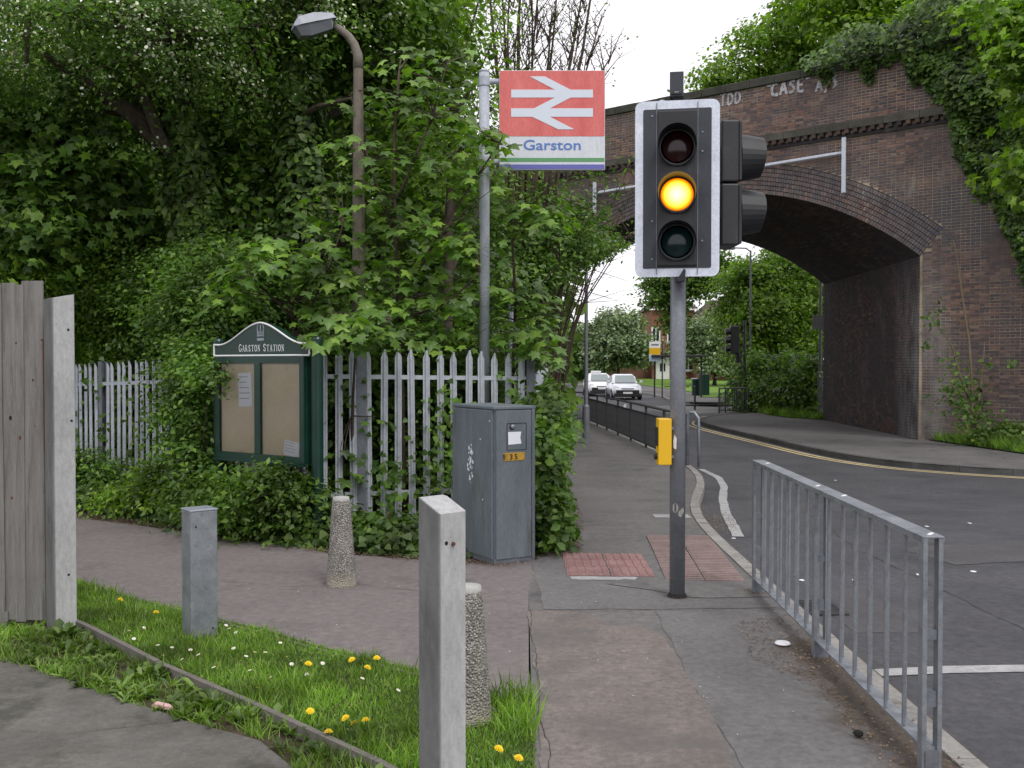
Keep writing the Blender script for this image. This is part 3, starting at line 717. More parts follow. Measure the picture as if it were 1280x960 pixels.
# bricks: the 300 that show largest are pieces of their own, the rest are joined
BRK = MB(); BRD = MB(); RNG = MB(); PAR = MB()
def brick_mesh(w, mat):
    mb = MB(); mb.box((0, 0.007, 0), (w - 0.0144, 0.032, 0.0584), bev=0.0)
    me = mb.mesh('brick'); me.materials.append(mat); return me
STR, HDR = brick_mesh(0.225, M['brick']), brick_mesh(0.1125, M['brick'])
def in_opening(s_, z):
    rr = sqrt(s_ * s_ + (z - ZC) ** 2)
    inn = abs(s_) < (z - ZC) * math.tan(HA)
    if inn and rr < RAD + 0.86: return True
    if abs(s_) < HS and z < ZSP + 0.3 and (rr < RAD or not inn): return True
    return False
def lay(zlo, zhi, mb, y=0.0, s0=-9.0, s1=11.4, singles=None):
    nsing = 0
    row = 0
    z = zlo + 0.0375
    while z < zhi:
        w = 0.225 if row % 2 == 0 else 0.1125
        s_ = s0 + (0 if row % 2 == 0 else 0.056)
        while s_ < s1:
            if not (in_opening(s_ + w/2 - 0.05, z) or in_opening(s_ - w/2 + 0.05, z)):
                pr = rnd.uniform(-0.004, 0.004)
                wx = 5.7 + 0.762 * s_; wy = 28.755 - 0.648 * s_
                px = 640 + wx / wy * F; py = HOR - (z - CAM_H) / wy * F
                if singles is not None and len(singles) < 300 and 1190 < px < 1282 and 345 < py < 530 and w > 0.2:
                    o = link('brick', STR, bridge, loc=(s_, y + pr - 0.008, z)); singles.append(o)
                else:
                    mb.add([(s_ - w/2 + 0.0072, y + pr - 0.009, z - 0.0292), (s_ + w/2 - 0.0072, y + pr - 0.009, z - 0.0292), (s_ + w/2 - 0.0072, y + pr - 0.009, z + 0.0292), (s_ - w/2 + 0.0072, y + pr - 0.009, z + 0.0292),
                            (s_ - w/2 + 0.0072, y + 0.004, z - 0.0292), (s_ + w/2 - 0.0072, y + 0.004, z - 0.0292), (s_ + w/2 - 0.0072, y + 0.004, z + 0.0292), (s_ - w/2 + 0.0072, y + 0.004, z + 0.0292)],
                           [(0, 1, 2, 3), (4, 5, 1, 0), (3, 2, 6, 7), (4, 0, 3, 7), (1, 5, 6, 2)])
            s_ += w
        z += 0.075; row += 1
singles = []
lay(-0.35, 7.5, BRK, 0.0, singles=singles)
tag(BRK.build('face_bricks', M['brick'], bridge), kind='stuff')
# arch ring: seven courses of headers on edge
for j in range(7):
    r0 = RAD + 0.012 + j * 0.119
    nb = int(2 * HA * r0 / 0.078)
    for i in range(nb):
        a0 = -HA + 2 * HA * i / nb + 0.0006; a1 = -HA + 2 * HA * (i + 1) / nb - 0.0006
        dr = 0.098; pr = rnd.uniform(0.012, 0.022) + (6 - j) * 0.0015
        V = []
        for yy in (-pr, 0.03):
            for (a, r_) in ((a0, r0), (a1, r0), (a1, r0 + dr), (a0, r0 + dr)):
                V.append((r_ * sin(a), yy, ZC + r_ * cos(a)))
        RNG.add(V, [(0, 1, 2, 3), (0, 4, 5, 1), (3, 2, 6, 7), (0, 3, 7, 4), (1, 5, 6, 2)])
tag(RNG.build('arch_ring_bricks', M['brickring'], bridge), kind='stuff')
mb = MB()
for i in range(60):
    a0 = -HA + 2 * HA * i / 60; a1 = -HA + 2 * HA * (i + 1) / 60
    V = [((RAD + q) * sin(a), -0.0035, ZC + (RAD + q) * cos(a)) for (a, q) in ((a0, 0.002), (a1, 0.002), (a1, 0.85), (a0, 0.85))]
    mb.add(V, [(0, 1, 2, 3)])
mb.build('arch_ring_bed', M['mortardark'], bridge)
# inner face of the right abutment
Mab = Matrix(((TX, 0.790, 0, HS), (TY, 0.613, 0, 0), (0, 0, 1, 0), (0, 0, 0, 1)))   # u along the tunnel, v into the wall
row = 0; z = -0.35
while z < ZSP + 0.35:
    w = 0.225 if row % 2 == 0 else 0.1125
    u = w / 2 + (0 if row % 2 == 0 else 0.0)
    while u < TL:
        pr = rnd.uniform(-0.004, 0.004)
        if z < ZSP - 0.02:
            BRD.add([(u - w/2 + 0.0045, pr - 0.010, z - 0.033), (u + w/2 - 0.0045, pr - 0.010, z - 0.033), (u + w/2 - 0.0045, pr - 0.010, z + 0.033), (u - w/2 + 0.0045, pr - 0.010, z + 0.033),
                     (u - w/2 + 0.0045, 0.004, z - 0.033), (u + w/2 - 0.0045, 0.004, z - 0.033), (u + w/2 - 0.0045, 0.004, z + 0.033), (u - w/2 + 0.0045, 0.004, z + 0.033)],
                    [(3, 2, 1, 0), (0, 1, 5, 4), (7, 6, 2, 3), (7, 3, 0, 4), (2, 6, 5, 1)], Mab)
        u += w
    z += 0.075; row += 1
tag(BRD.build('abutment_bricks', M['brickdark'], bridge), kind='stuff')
# courses under the barrel
BL = MB()
for j in range(160):
    a0 = -HA + 2 * HA * j / 160 + 0.0004; a1 = -HA + 2 * HA * (j + 1) / 160 - 0.0004
    u = 0.0; k = 0
    while u < TL:
        w = 0.45 + 0.0 * k
        u0, u1 = u + 0.004, min(TL, u + w - 0.004)
        r_ = RAD - rnd.uniform(0.004, 0.012)
        V = [(r_ * sin(a) + TX * uu, TY * uu, ZC + r_ * cos(a)) for (a, uu) in ((a0, u0), (a1, u0), (a1, u1), (a0, u1))]
        BL.add(V, [(0, 3, 2, 1)])
        u += w; k += 1
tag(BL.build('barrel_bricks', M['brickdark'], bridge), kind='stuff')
# string course: dentils, band; parapet; coping
mb = MB(); mb.box((0.25, -0.03, 7.60), (S1 - S0, 0.05, 0.10)); mb.build('string_course_base', M['brickdark'], bridge)
DN = MB()
s_ = -9.0
while s_ < 9.5:
    DN.box((s_, -0.075, 7.705), (0.11, 0.14, 0.10)); s_ += 0.225
tag(DN.build('dentils', M['brickdark'], bridge), kind='stuff')
s_ = S0
while s_ < S1 - 0.1:
    l = 0.9
    mb = MB(); mb.box((s_ + l/2, -0.065 + rnd.uniform(-0.004, 0.004), 7.86), (l - 0.008, 0.16, 0.20), bev=0.008); mb.build('string_course_stone', M['stringband'], bridge)
    s_ += l
mb = MB()
for off in (0, TL):
    c = Vector((0.25 + TX * off, (0.22 if off == 0 else -0.22) + TY * off, 8.65))
    mb.box(c, (S1 - S0, 0.43, 1.48))
mb.build('parapet', M['mortar'], bridge)
lay(7.965, 9.33, PAR, 0.005)
tag(PAR.build('parapet_bricks', M['brick'], bridge), kind='stuff')
s_ = S0
while s_ < S1 - 0.1:
    l = 0.75
    for off in (0, TL):
        mb = MB(); mb.box((s_ + l/2 + TX*off, (0.2 if off == 0 else -0.2) + TY*off, 9.45 + rnd.uniform(-0.004, 0.004)), (l - 0.007, 0.56, 0.23), bev=0.02); mb.build('coping_stone', M['coping'], bridge)
    s_ += l

# the white height gauge across the face of the arch
hg = thing('height_gauge', 'thin white metal gauge bar with two uprights fixed across the bridge face above the arch', 'gauge bar', BO, BA)
def bs(px):      # face coordinate of a pixel column
    u = (px - 640) / F; d = 33.6 / (1 + 0.85 * u); return (u * d - 5.7) / 0.762, d
sR, dR = bs(1057); sL, dL = bs(748)
zz = lambda py, d: CAM_H - (py - HOR) / F * d
mb = MB(); mb.tube([(sL, -0.16, zz(243, dL)), (sR, -0.16, zz(193, dR))], 0.045, 6); mb.build('cross_bar', M['whiteborder'], hg)
mb = MB(); mb.box((sR, -0.225, (zz(175, dR) + zz(243, dR)) / 2), (0.10, 0.05, zz(175, dR) - zz(243, dR))); mb.build('upright', M['whiteborder'], hg)
mb = MB(); mb.box((sL, -0.225, (zz(230, dL) + zz(268, dL)) / 2), (0.10, 0.05, zz(230, dL) - zz(268, dL))); mb.build('upright', M['whiteborder'], hg)
for s_ in (sL + 0.05, -3.2, -1, 1.5, sR - 0.05):
    t_ = (s_ - sL) / (sR - sL)
    mb = MB(); mb.box((s_, -0.06, zz(243, dL) + t_ * (zz(193, dR) - zz(243, dR) + zz(243, dR) - zz(243, dL))), (0.05, 0.14, 0.05)); mb.build('bracket', M['galv'], hg)

def text_mesh(body, size, extrude=0.0, sx=1.0, shear=0.0, space=1.0, offset=0.0):
    cu = bpy.data.curves.new('lettering', 'FONT')
    cu.body = body; cu.size = size; cu.extrude = extrude; cu.align_x = 'LEFT'; cu.shear = shear; cu.space_character = space; cu.offset = offset
    cu.resolution_u = 3
    to = bpy.data.objects.new('lettering_tmp', cu); COL.objects.link(to)
    bpy.context.view_layer.update()
    dg = bpy.context.evaluated_depsgraph_get()
    me = bpy.data.meshes.new_from_object(to.evaluated_get(dg))
    bpy.data.objects.remove(to); bpy.data.curves.remove(cu)
    me.transform(Matrix.Rotation(pi/2, 4, 'X') @ Matrix.Diagonal((sx, 1, 1, 1)))
    return me
def text(name, body, size, mat, parent, loc, rz=0, **kw):
    me = text_mesh(body, size, **kw); me.materials.clear(); me.materials.append(mat)
    o = link(name, me, parent, loc=loc); o.rotation_euler = (0, 0, rz); return o
# chalky painted graffiti, hand strokes as thin ribbons on the brick
def strokes(name, segs, s0, z0, h, mat, wd=0.05, slope=0.0):
    mb = MB()
    r = random.Random(len(segs))
    for k, seg in enumerate(segs):
        pts = []
        for (x, y) in seg: pts.append((s0 + x * h, z0 + y * h + x * h * slope))
        pts = [p for p in resample([(a, b_, 0) for a, b_ in pts], 0.07)]
        for a, b_ in zip(pts, pts[1:]):
            t = (b_ - a).normalized(); nn = Vector((-t.y, t.x, 0)) * wd / 2 * r.uniform(0.75, 1.2)
            yy = -0.020 - 0.0006 * k - 0.0001 * r.random()
            mb.add([(a.x + nn.x, yy, a.y + nn.y), (a.x - nn.x, yy, a.y - nn.y), (b_.x - nn.x, yy, b_.y - nn.y), (b_.x + nn.x, yy, b_.y + nn.y)], [(0, 1, 2, 3)])
    return mb.build(name, mat, bridge)
GL = {
 'T': [[(0, 1), (.6, 1)], [(.3, 1), (.25, 0)]],
 'D': [[(.05, 0), (.08, 1), (.4, .9), (.55, .5), (.4, .08), (.05, 0)]],
 'C': [[(.55, .85), (.3, 1), (.08, .75), (.03, .35), (.2, .03), (.55, .1)]],
 'A': [[(0, 0), (.3, 1), (.55, 0)], [(.12, .38), (.45, .38)]],
 'S': [[(.5, .85), (.25, 1), (.08, .75), (.45, .4), (.4, .1), (.05, .05)]],
 'E': [[(.5, 1), (.05, .95), (.03, 0), (.5, 0)], [(.04, .5), (.42, .5)]],
 '"': [[(.05, 1.15), (.02, .8)], [(.2, 1.15), (.17, .8)]],
 'j': [[(.25, .75), (.25, 0), (.05, -.2)], [(.02, .6), (.45, .7)]],
 '8': [[(.45, 1.2), (.1, .8), (.4, .4), (.1, 0)], [(.1, 1.0), (.45, .5), (.15, .1), (.6, .3)]],
}
def graf(s_, px, py, hpx, slope_fix=0.0):
    s0, d0 = bs(px)
    h = hpx / F * d0
    x = 0; segs = []
    for ch in s_:
        if ch == ' ': x += 0.35; continue
        for seg in GL[ch]: segs.append([(x + a, b_) for a, b_ in seg])
        x += 0.3 if ch == '"' else 0.72
    strokes('graffiti', segs, s0, zz(py, d0), h, M['graffiti'], wd=0.075 if len(s_) > 3 else 0.06)
graf('TDD', 899, 135, 14)
graf('"CASE"', 958, 124, 16)
graf('Aj8', 1018, 117, 14)

# railway embankments either side
mb = MB()
def emb(sa, sb, toe, z1, back=12):
    y1 = TY * TL
    V = []
    for s_ in (sa, sb):
        V += [(s_, toe, -0.6), (s_, 0.6, z1), (s_ + TX*TL, y1 - 0.6, z1), (s_ + TX*TL, y1 + back, -0.6)]
    return V
mb.add(emb(-90, -8.6, -11, 7.75, 0.2), [(0, 4, 5, 1), (1, 5, 6, 2), (2, 6, 7, 3), (4, 7, 6, 5), (0, 1, 2, 3)])
mb.add(emb(12.8, 80, 0.3, 7.75), [(0, 4, 5, 1), (1, 5, 6, 2), (2, 6, 7, 3), (4, 7, 6, 5), (0, 1, 2, 3)])
e_ = mb.build('railway_embankment', M['ground']); e_.location = BO; e_.rotation_euler = (0, 0, BA); e_['kind'] = 'structure'

# ================================================================ HOUSES AND WALL BEYOND THE JUNCTION
def house(name, label, x0, x1, y0, depth, h, wins, doors, rh=2.2):
    z0 = G(0, y0) - 0.1
    t = thing(name, label, 'house', ((x0+x1)/2, y0, z0))
    cx = (x0 + x1) / 2
    mb = MB(); mb.box((0, depth/2, h/2), (x1 - x0, depth, h)); mb.build('wall', M['hbrick'], t)
    mb = MB()
    a = (x1 - x0) / 2 + 0.3
    mb.add([(-a, -0.3, h), (a, -0.3, h), (a, depth + 0.3, h), (-a, depth + 0.3, h), (-a + 2.5, depth/2, h + rh), (a - 2.5, depth/2, h + rh)],
           [(0, 1, 5, 4), (2, 3, 4, 5), (1, 2, 5), (3, 0, 4), (0, 3, 2, 1)])
    rf = mb.build('roof', M['roof'], t)
    mb = MB(); mb.box((a * 0.5, depth/2, h + rh + 0.4), (0.9, 0.6, 1.4)); mb.build('chimney', M['hbrick'], rf)
    mb = MB(); mb.box((0, -0.34, h - 0.06), (2*a, 0.1, 0.14)); mb.build('gutter', M['white'], t)
    for (wx, wz, ww, wh) in wins:
        mb = MB(); lx = wx - cx
        for sx in (-1, 1):
            mb.box((lx + sx * ww/2, -0.05, wz), (0.11, 0.12, wh + 0.11)); mb.box((lx, -0.052, wz + sx * wh/2), (ww - 0.11, 0.12, 0.11))
        mb.box((lx, -0.048, wz), (0.08, 0.11, wh - 0.11))
        if ww > 1.3: mb.box((lx, -0.047, wz + wh*0.2), (ww - 0.11, 0.10, 0.07))
        w_ = mb.build('window', M['white'], t)
        mb = MB(); mb.box((lx, -0.015, wz), (ww - 0.1, 0.03, wh - 0.1)); mb.build('pane', M['glass'], w_)
        mb = MB(); mb.box((lx, -0.12, wz - wh/2 - 0.1), (ww + 0.25, 0.22, 0.08)); mb.build('sill', M['white'], w_)
    for (dx_, mat) in doors:
        lx = dx_ - cx
        mb = MB(); mb.box((lx, -0.06, 1.2), (1.25, 0.12, 2.3), bev=0.02); d_ = mb.build('door', M['white'], t)
        mb = MB(); mb.box((lx - 0.17, -0.13, 1.2), (0.16, 0.03, 0.75), bev=0.01); mb.box((lx + 0.17, -0.13, 1.2), (0.16, 0.03, 0.75), bev=0.01)
        mb.build('door_glass', M['glass'], d_)
        mb = MB()
        mb.tube([(lx + 0.3*cos(a_), -0.13, 1.82 + 0.26*sin(a_)) for a_ in [pi*i/8 for i in range(9)]], 0.05, 6); mb.build('fanlight', M['glass'], d_)
        mb = MB(); mb.box((lx, -0.5, 2.5), (1.9, 1.0, 0.12)); mb.build('canopy', M['shelterbrown'], t)
    return t
hx = lambda px, d: (px - 640) / F * d
house('brick_house', 'tall red brick house with a white front door behind the bus shelter', hx(815, 92), hx(868, 92), 92, 9, 6.6,
      [(hx(819.5, 92), 4.2, 0.7, 1.3), (hx(845, 92), 4.2, 1.6, 1.3), (hx(860, 92), 1.6, 1.5, 1.3)], [(hx(828, 92), 'white')])
house('brick_house', 'low red brick house with white bay windows behind the lawn right of the traffic pole', hx(870, 90), hx(990, 90), 90, 9, 5.4,
      [(hx(889, 90), 1.75, 2.2, 1.4), (hx(914, 90), 1.75, 2.0, 1.4), (hx(889, 90), 4.3, 1.8, 1.2), (hx(914, 90), 4.3, 1.8, 1.2), (hx(940, 90), 1.7, 1.8, 1.3)], [(hx(928, 90), 'white')])
t = thing('garden_wall', 'low red brown brick garden wall running left from the tall house behind the cars', 'wall', (hx(770, 93), 93, G(0, 93) - 0.1))
mb = MB(); mb.box((0, 0, 0.95), (hx(815, 93) - hx(722, 93), 0.25, 1.9)); mb.build('wall', surf('wall_brick', (0.10, 0.05, 0.035), (0.19, 0.09, 0.065), 2, 0.9, 0.3, 20), t)
for i in range(8):
    mb = MB(); mb.box((-3.3 + i*0.94, 0, 1.94), (0.92, 0.34, 0.08)); mb.build('coping_stone', M['coping'], t)
for dx_, dd, hh, nm, lb in ((-14, 118, 7, 'brick_house', 'distant house roof showing over the hedge left of the cars'),):
    house(nm, lb, hx(640, dd) , hx(725, dd), dd, 9, 5.0, [(hx(700, dd), 1.7, 2, 1.3), (hx(715, dd), 3.9, 1.6, 1.2)], [])
# ================================================================ STREET FURNITURE
def gz(x, y, dz=0): return (x, y, G(x, y) + dz)

# ---- traffic light in front
TLX, TLD = 1.17, 7.02
tl = thing('traffic_light', 'nearest traffic light, showing amber, on a grey pole with a white edged backing board', 'traffic light', gz(TLX, TLD), -0.164)
mb = MB(); mb.tube([(0, 0, -0.05), (0, 0, 3.2)], 0.0545, 20); pl = mb.build('pole', M['polegrey'], tl, smooth=True)
mb = MB(); mb.tube([(0, 0, 0), (0, 0, 0.03)], [0.075, 0.058], 20); mb.build('pole_collar', M['darkhole'], pl)
mb = MB()
for k in range(5):
    a = -pi/2 + (k - 2) * 0.2
mb.add([(0.0558*cos(a_), 0.0558*sin(a_), z_) for (a_, z_) in ((-2.1, 1.06), (-1.75, 1.05), (-1.7, 1.13), (-2.0, 1.155), (-2.15, 1.11))], [(0, 1, 2, 3, 4)])
mb.build('sticker_remnant', M['paper'], pl)
mb = MB()
for (a_, z_, rr_) in ((-1.85, 0.64, 0.022), (-1.2, 0.60, 0.016), (-0.9, 0.62, 0.014)):
    mb.add([(0.0556*cos(a_ + rr_/0.055*cos(q)), 0.0556*sin(a_ + rr_/0.055*cos(q)), z_ + rr_*1.6*sin(q)) for q in [i*pi/4 for i in range(8)]], [tuple(range(8))])
mb.build('paint_scrape', M['kerb'], pl)
HX, HY = -0.010, -0.16                        # head centre, pole offset
zb, zt = 2.25, 3.455
def rrect(w, h, r, n=5):
    out = []
    for (cx, cz, a0) in ((w/2-r, h/2-r, 0), (-w/2+r, h/2-r, pi/2), (-w/2+r, -h/2+r, pi), (w/2-r, -h/2+r, 3*pi/2)):
        for i in range(n + 1):
            a = a0 + pi/2*i/n; out.append((cx + r*cos(a), cz + r*sin(a)))
    return out
T_ = Matrix.Translation((HX, HY, (zb + zt)/2))
mb = MB(); mb.prism(rrect(0.572, zt - zb, 0.05), -0.012, 0.012, 'y', T_); bb = mb.build('backing_board', M['whiteborder'], tl)
mb = MB(); mb.prism(rrect(0.462, zt - zb - 0.115, 0.012), -0.0155, -0.0125, 'y', T_); mb.build('board_panel', M['backboard'], bb)
mb = MB()
mb.box((-0.139, -0.0175, 0), (0.005, 0.004, zt - zb - 0.03), M=T_); mb.box((0.139, -0.0175, 0), (0.005, 0.004, zt - zb - 0.03), M=T_)
mb.build('board_seam', M['galvdark'], bb)
mb = MB()
for (a, c_) in ((-0.17, -0.22), (0.17, 0.25), (-0.17, 0.5), (0.17, -0.36), (0.17, 0.38), (-0.17, -0.48)):
    mb.lathe([(0.006, 0), (0.006, 0.006)], 8, M=T_ @ Matrix.Translation((a, -0.0155, c_)) @ Matrix.Rotation(pi/2, 4, 'X'))
mb.build('rivet', M['galv'], bb)
mb = MB(); mb.box((0, 0.03, 0), (0.272, 0.12, zt - zb - 0.135), M=T_, bev=0.012); mb.build('housing', M['housing'], tl)
# lens panel carries three round apertures
zc0 = (455 - 245) / F * 6.86 + CAM_H
LZ = [zc0 + 0.3235, zc0, zc0 - 0.3235]
for z_, key, nm in zip(LZ, ('lens_red', 'lens_amber', 'lens_green'), ('red_aspect', 'amber_aspect', 'green_aspect')):
    mb = MB()
    prof = [(0.112 * q, -0.022 * (1 - q*q)) for q in (1.0, 0.85, 0.65, 0.45, 0.25, 0.08)]
    mb.lathe(prof[::-1], 28, M=Matrix.Rotation(-pi/2, 4, 'X'), cap=True)
    l_ = mb.build('lens', M[key], tl, smooth=True); l_.location = (HX, HY - 0.034, z_)
    l_['label'] = {'lens_red': 'unlit red lens', 'lens_amber': 'lit amber lens', 'lens_green': 'unlit green lens'}[key]
    # hooded visor: deep on top and sides, open below
    mb = MB(); N_ = 36
    V = []; Fc = []
    for i in range(N_ + 1):
        a = 2*pi*i/N_ + pi/2
        low = max(0, -sin(a))
        dep = 0.20 * (1 - 0.80 * low ** 1.6)
        for (r_, yy) in ((0.121, -0.03), (0.127, -dep), (0.131, -dep), (0.127, -0.03)):
            dr = 0.0
            V.append((HX + (r_+dr)*cos(a), HY + yy, z_ + (r_+dr)*sin(a)))
    for i in range(N_):
        for k in range(4):
            k2 = (k + 1) % 4
            Fc.append((i*4+k, i*4+k2, (i+1)*4+k2, (i+1)*4+k))
    mb.add(V, Fc); mb.build('visor', M['hood'], tl, smooth=False)
    mb = MB(); mb.lathe([(0.133, 0), (0.13, 0.012), (0.121, 0.014), (0.112, 0.010)], 32, M=Matrix.Translation((HX, HY - 0.03, z_)) @ Matrix.Rotation(pi/2, 4, 'X'), cap=False); mb.build('lens_rim', M['black'], tl, smooth=True)
mb = MB()
for z_ in (2.42, 3.1):
    mb = MB(); mb.box((0, -0.06, z_), (0.07, 0.14, 0.05)); mb.build('bracket', M['black'], tl)
mb = MB()
mb.prism([(HX + 0.0, zb - 0.035), (HX + 0.055, zb - 0.03), (HX + 0.06, zb + 0.045), (HX + 0.045, zb + 0.05), (HX + 0.02, zb + 0.005), (HX - 0.005, zb - 0.015)], HY - 0.04, HY + 0.06, 'y')
mb.build('bracket', M['black'], tl)
# presence detector on top
mb = MB(); mb.box((-0.015, -0.1, zt + 0.115), (0.094, 0.12, 0.17), bev=0.004); dt = mb.build('detector', M['backboard'], tl)
mb = MB(); mb.box((-0.015, -0.1, zt + 0.015), (0.035, 0.06, 0.07)); mb.box((-0.015, -0.155, zt + 0.05), (0.07, 0.03, 0.012)); mb.box((-0.055, -0.09, zt + 0.02), (0.012, 0.04, 0.09)); mb.build('detector_mount', M['black'], dt)
mb = MB(); mb.box((-0.015, -0.164, zt + 0.056), (0.028, 0.005, 0.007)); mb.build('detector_mark', M['white'], dt)
mb = MB(); mb.lathe([(0.04, 0), (0.042, 0.03), (0.034, 0.052), (0.012, 0.064)], 14, M=Matrix.Translation((-0.115, -0.02, zt - 0.02))); mb.build('pole_cap', M['signwhite'], tl, smooth=True)
# second head turned to the right, two aspects
H2 = Matrix.Translation((0.335, 0.06, 0)) @ Matrix.Rotation(0.164, 4, 'Z')
z2b, z2t = 2.47, 3.33
hz = (z2b + z2t) / 2
mb = MB()
for (a, c_) in ((z2b, hz - 0.006), (hz + 0.006, z2t)):
    mb.box((-0.005, 0, (a + c_)/2), (0.125, 0.29, c_ - a), M=H2, bev=0.012)
    mb.box((0.063, 0, (a + c_)/2), (0.02, 0.30, c_ - a - 0.02), M=H2, bev=0.005)
mb.box((-0.19, 0, hz + 0.25), (0.3, 0.05, 0.05), M=H2); mb.box((-0.19, 0, hz - 0.25), (0.3, 0.05, 0.05), M=H2)
sh = mb.build('side_signal_housing', M['housing'], tl)
for z_ in (hz + 0.165, hz - 0.215):
    mb = MB(); V = []; Fc = []; N_ = 28
    for i in range(N_ + 1):
        a = 2*pi*i/N_
        low = max(0, -sin(a)); dep = 0.185 * (1 - 0.12 * low)
        for (r_, xx) in ((0.135, 0.0), (0.155, 0.01), (0.128, dep), (0.122, dep), (0.125, 0.0)):
            V.append(H2 @ Vector((0.065 + xx, r_*cos(a), z_ + 0.03 + r_*sin(a)*1.08)))
    for i in range(N_):
        for k in range(5):
            k2 = (k + 1) % 5
            Fc.append((i*5+k, i*5+k2, (i+1)*5+k2, (i+1)*5+k))
    mb.add(V, Fc); mb.build('side_visor', M['hood'], sh, smooth=False)
# push button unit
pb = thing('push_button_box', 'yellow pedestrian push button box strapped to the pole of the amber traffic light', 'push button box', (TLX - 0.088, TLD - 0.01, 0))
mb = MB(); mb.box((-0.012, 0, 1.105), (0.092, 0.13, 0.325), bev=0.006); mb.build('case', M['yellowbox'], pb)
mb = MB(); mb.box((-0.062, 0, 1.14), (0.008, 0.10, 0.13)); mb.build('front_plate', M['black'], pb)
mb = MB(); mb.lathe([(0.025, 0), (0.022, 0.02)], 14, M=Matrix.Translation((-0.058, 0, 1.0)) @ Matrix.Rotation(-pi/2, 4, 'Y')); mb.build('button', M['black'], pb)
mb = MB(); mb.box((0.04, 0, 1.2), (0.03, 0.09, 0.02)); mb.box((0.04, 0, 1.0), (0.03, 0.09, 0.02)); mb.build('strap', M['galvdark'], pb)

# ---- pedestrian guard rail by the kerb (foreground)
gr = thing('guard_rail', 'galvanised steel pedestrian guard rail with flat top, close in the right foreground', 'guard rail', gz(1.735, 4.0))
GR0, GR1, GRH = 4.0, 7.15, 0.955
def grx(y): return 1.69 + (y - 4.0) / 3.15 * 0.085 - 1.735
Lr = GR1 - GR0
ang = -math.atan((0.085) / 3.15)
def bar_mesh(w, d, z0, z1, nm, mat):
    mb = MB(); mb.box((0, 0, (z0+z1)/2), (w, d, z1 - z0)); me = mb.mesh(nm); me.materials.append(mat); return me
inf = bar_mesh(0.012, 0.014, 0.108, GRH - 0.004, 'infill_bar', M['railgalv'])
upr = bar_mesh(0.018, 0.045, 0.0, GRH - 0.002, 'upright', M['railgalv'])
mb = MB()
Mr = Matrix.Translation((grx((GR0+GR1)/2), Lr/2, 0)) @ Matrix.Rotation(ang, 4, 'Z')
mb.box((0, 0, GRH + 0.0), (0.088, Lr + 0.05, 0.008), M=Mr, bev=0.002)
mb.box((-0.042, 0, GRH - 0.012), (0.004, Lr + 0.046, 0.018), M=Mr); mb.box((0.042, 0, GRH - 0.012), (0.004, Lr + 0.046, 0.018), M=Mr)
mb.build('top_rail', M['railgalv'], gr)
mb = MB(); mb.box((0, 0, 0.100), (0.066, Lr + 0.02, 0.010), M=Mr); mb.build('bottom_rail', M['railgalv'], gr)
for y in (4.0, 5.57, 7.15):
    for sx in (-1, 1):
        for dy in ((0.0,) if y in (4.0, 7.15) else (-0.0,)):
            o = link('upright', upr, gr, loc=(grx(y) + sx*0.031, y - 4.0 + dy, 0.0))
    mb = MB(); mb.box((grx(y), y - 4.0, 0.30), (0.046, 0.03, 0.065)); mb.build('link_plate', M['galvdark'], gr)
    mb = MB(); mb.box((grx(y), y - 4.0, 0.56), (0.046, 0.03, 0.04)); mb.build('link_plate', M['galvdark'], gr)
    mb = MB(); mb.box((grx(y), y - 4.0, 0.045), (0.055, 0.055, 0.10)); mb.build('post_foot', M['galvdark'], gr)
k = 0
for p0, p1 in ((4.0, 5.57), (5.57, 7.15)):
    for i in range(1, 14):
        y = p0 + (p1 - p0) * i / 14
        o = link('infill_bar', inf, gr, loc=(grx(y) + (0.022 if i % 2 else -0.022), y - 4.0 + rnd.uniform(-0.004, 0.004), 0))
        o.rotation_euler = (rnd.uniform(-0.006, 0.006), rnd.uniform(-0.006, 0.006), 0)
        k += 1
mb = MB()
for (y_, dx_) in ((0.02, 0.0), (1.2, 0.01), (1.62, -0.01), (2.9, 0.0)):
    for q in range(3):
        mb.lathe([(0.010, 0.0), (0.007, 0.0015)], 7, M=Matrix.Translation((grx(4+y_) + dx_ + q*0.012, y_ + q*0.017, GRH + 0.0045)))
mb.build('droppings', M['white'], gr)

# ---- road markings aside, dark barrier along the left pavement
def barrier(name, label, pts, h=0.95, sp=0.115, mat='barrier', panel=1.9, drop=0.17):
    p0 = Vector((pts[0][0], pts[0][1], G(*pts[0])))
    t = thing(name, label, 'guard rail', p0)
    bar = MB(); bar.box((0, 0, (0.09 + h - drop)/2), (0.02, 0.02, h - drop - 0.09)); bar = bar.mesh('infill_bar'); bar.materials.append(M[mat])
    post = MB(); post.box((0, 0, h/2), (0.05, 0.05, h)); post = post.mesh('post'); post.materials.append(M[mat])
    run = resample([(p[0], p[1], 0) for p in pts], panel)
    for i, p in enumerate(run):
        z = G(p.x, p.y) - p0.z
        link('post', post, t, loc=(p.x - p0.x, p.y - p0.y, z))
        if i == len(run) - 1: break
        q = run[i+1]; zq = G(q.x, q.y) - p0.z
        A = Vector((p.x - p0.x, p.y - p0.y, z)); B = Vector((q.x - p0.x, q.y - p0.y, zq))
        for hh, nm, th in ((h, 'top_rail', 0.028), (h - drop, 'mid_rail', 0.014), (0.085, 'bottom_rail', 0.016)):
            mb = MB(); mb.tube([A + Vector((0, 0, hh)), B + Vector((0, 0, hh))], th, 4); mb.build(nm, M[mat], t)
        n_ = int((B - A).length / sp)
        for k in range(1, n_):
            c = A.lerp(B, k / n_)
            link('infill_bar', bar, t, loc=c)
    return t
barrier('guard_rail', 'long dark pedestrian guard rail running down the left pavement towards the bridge', [(3.24, 18.55), (3.12, 20.9), (2.5, 32.4)], sp=0.12)
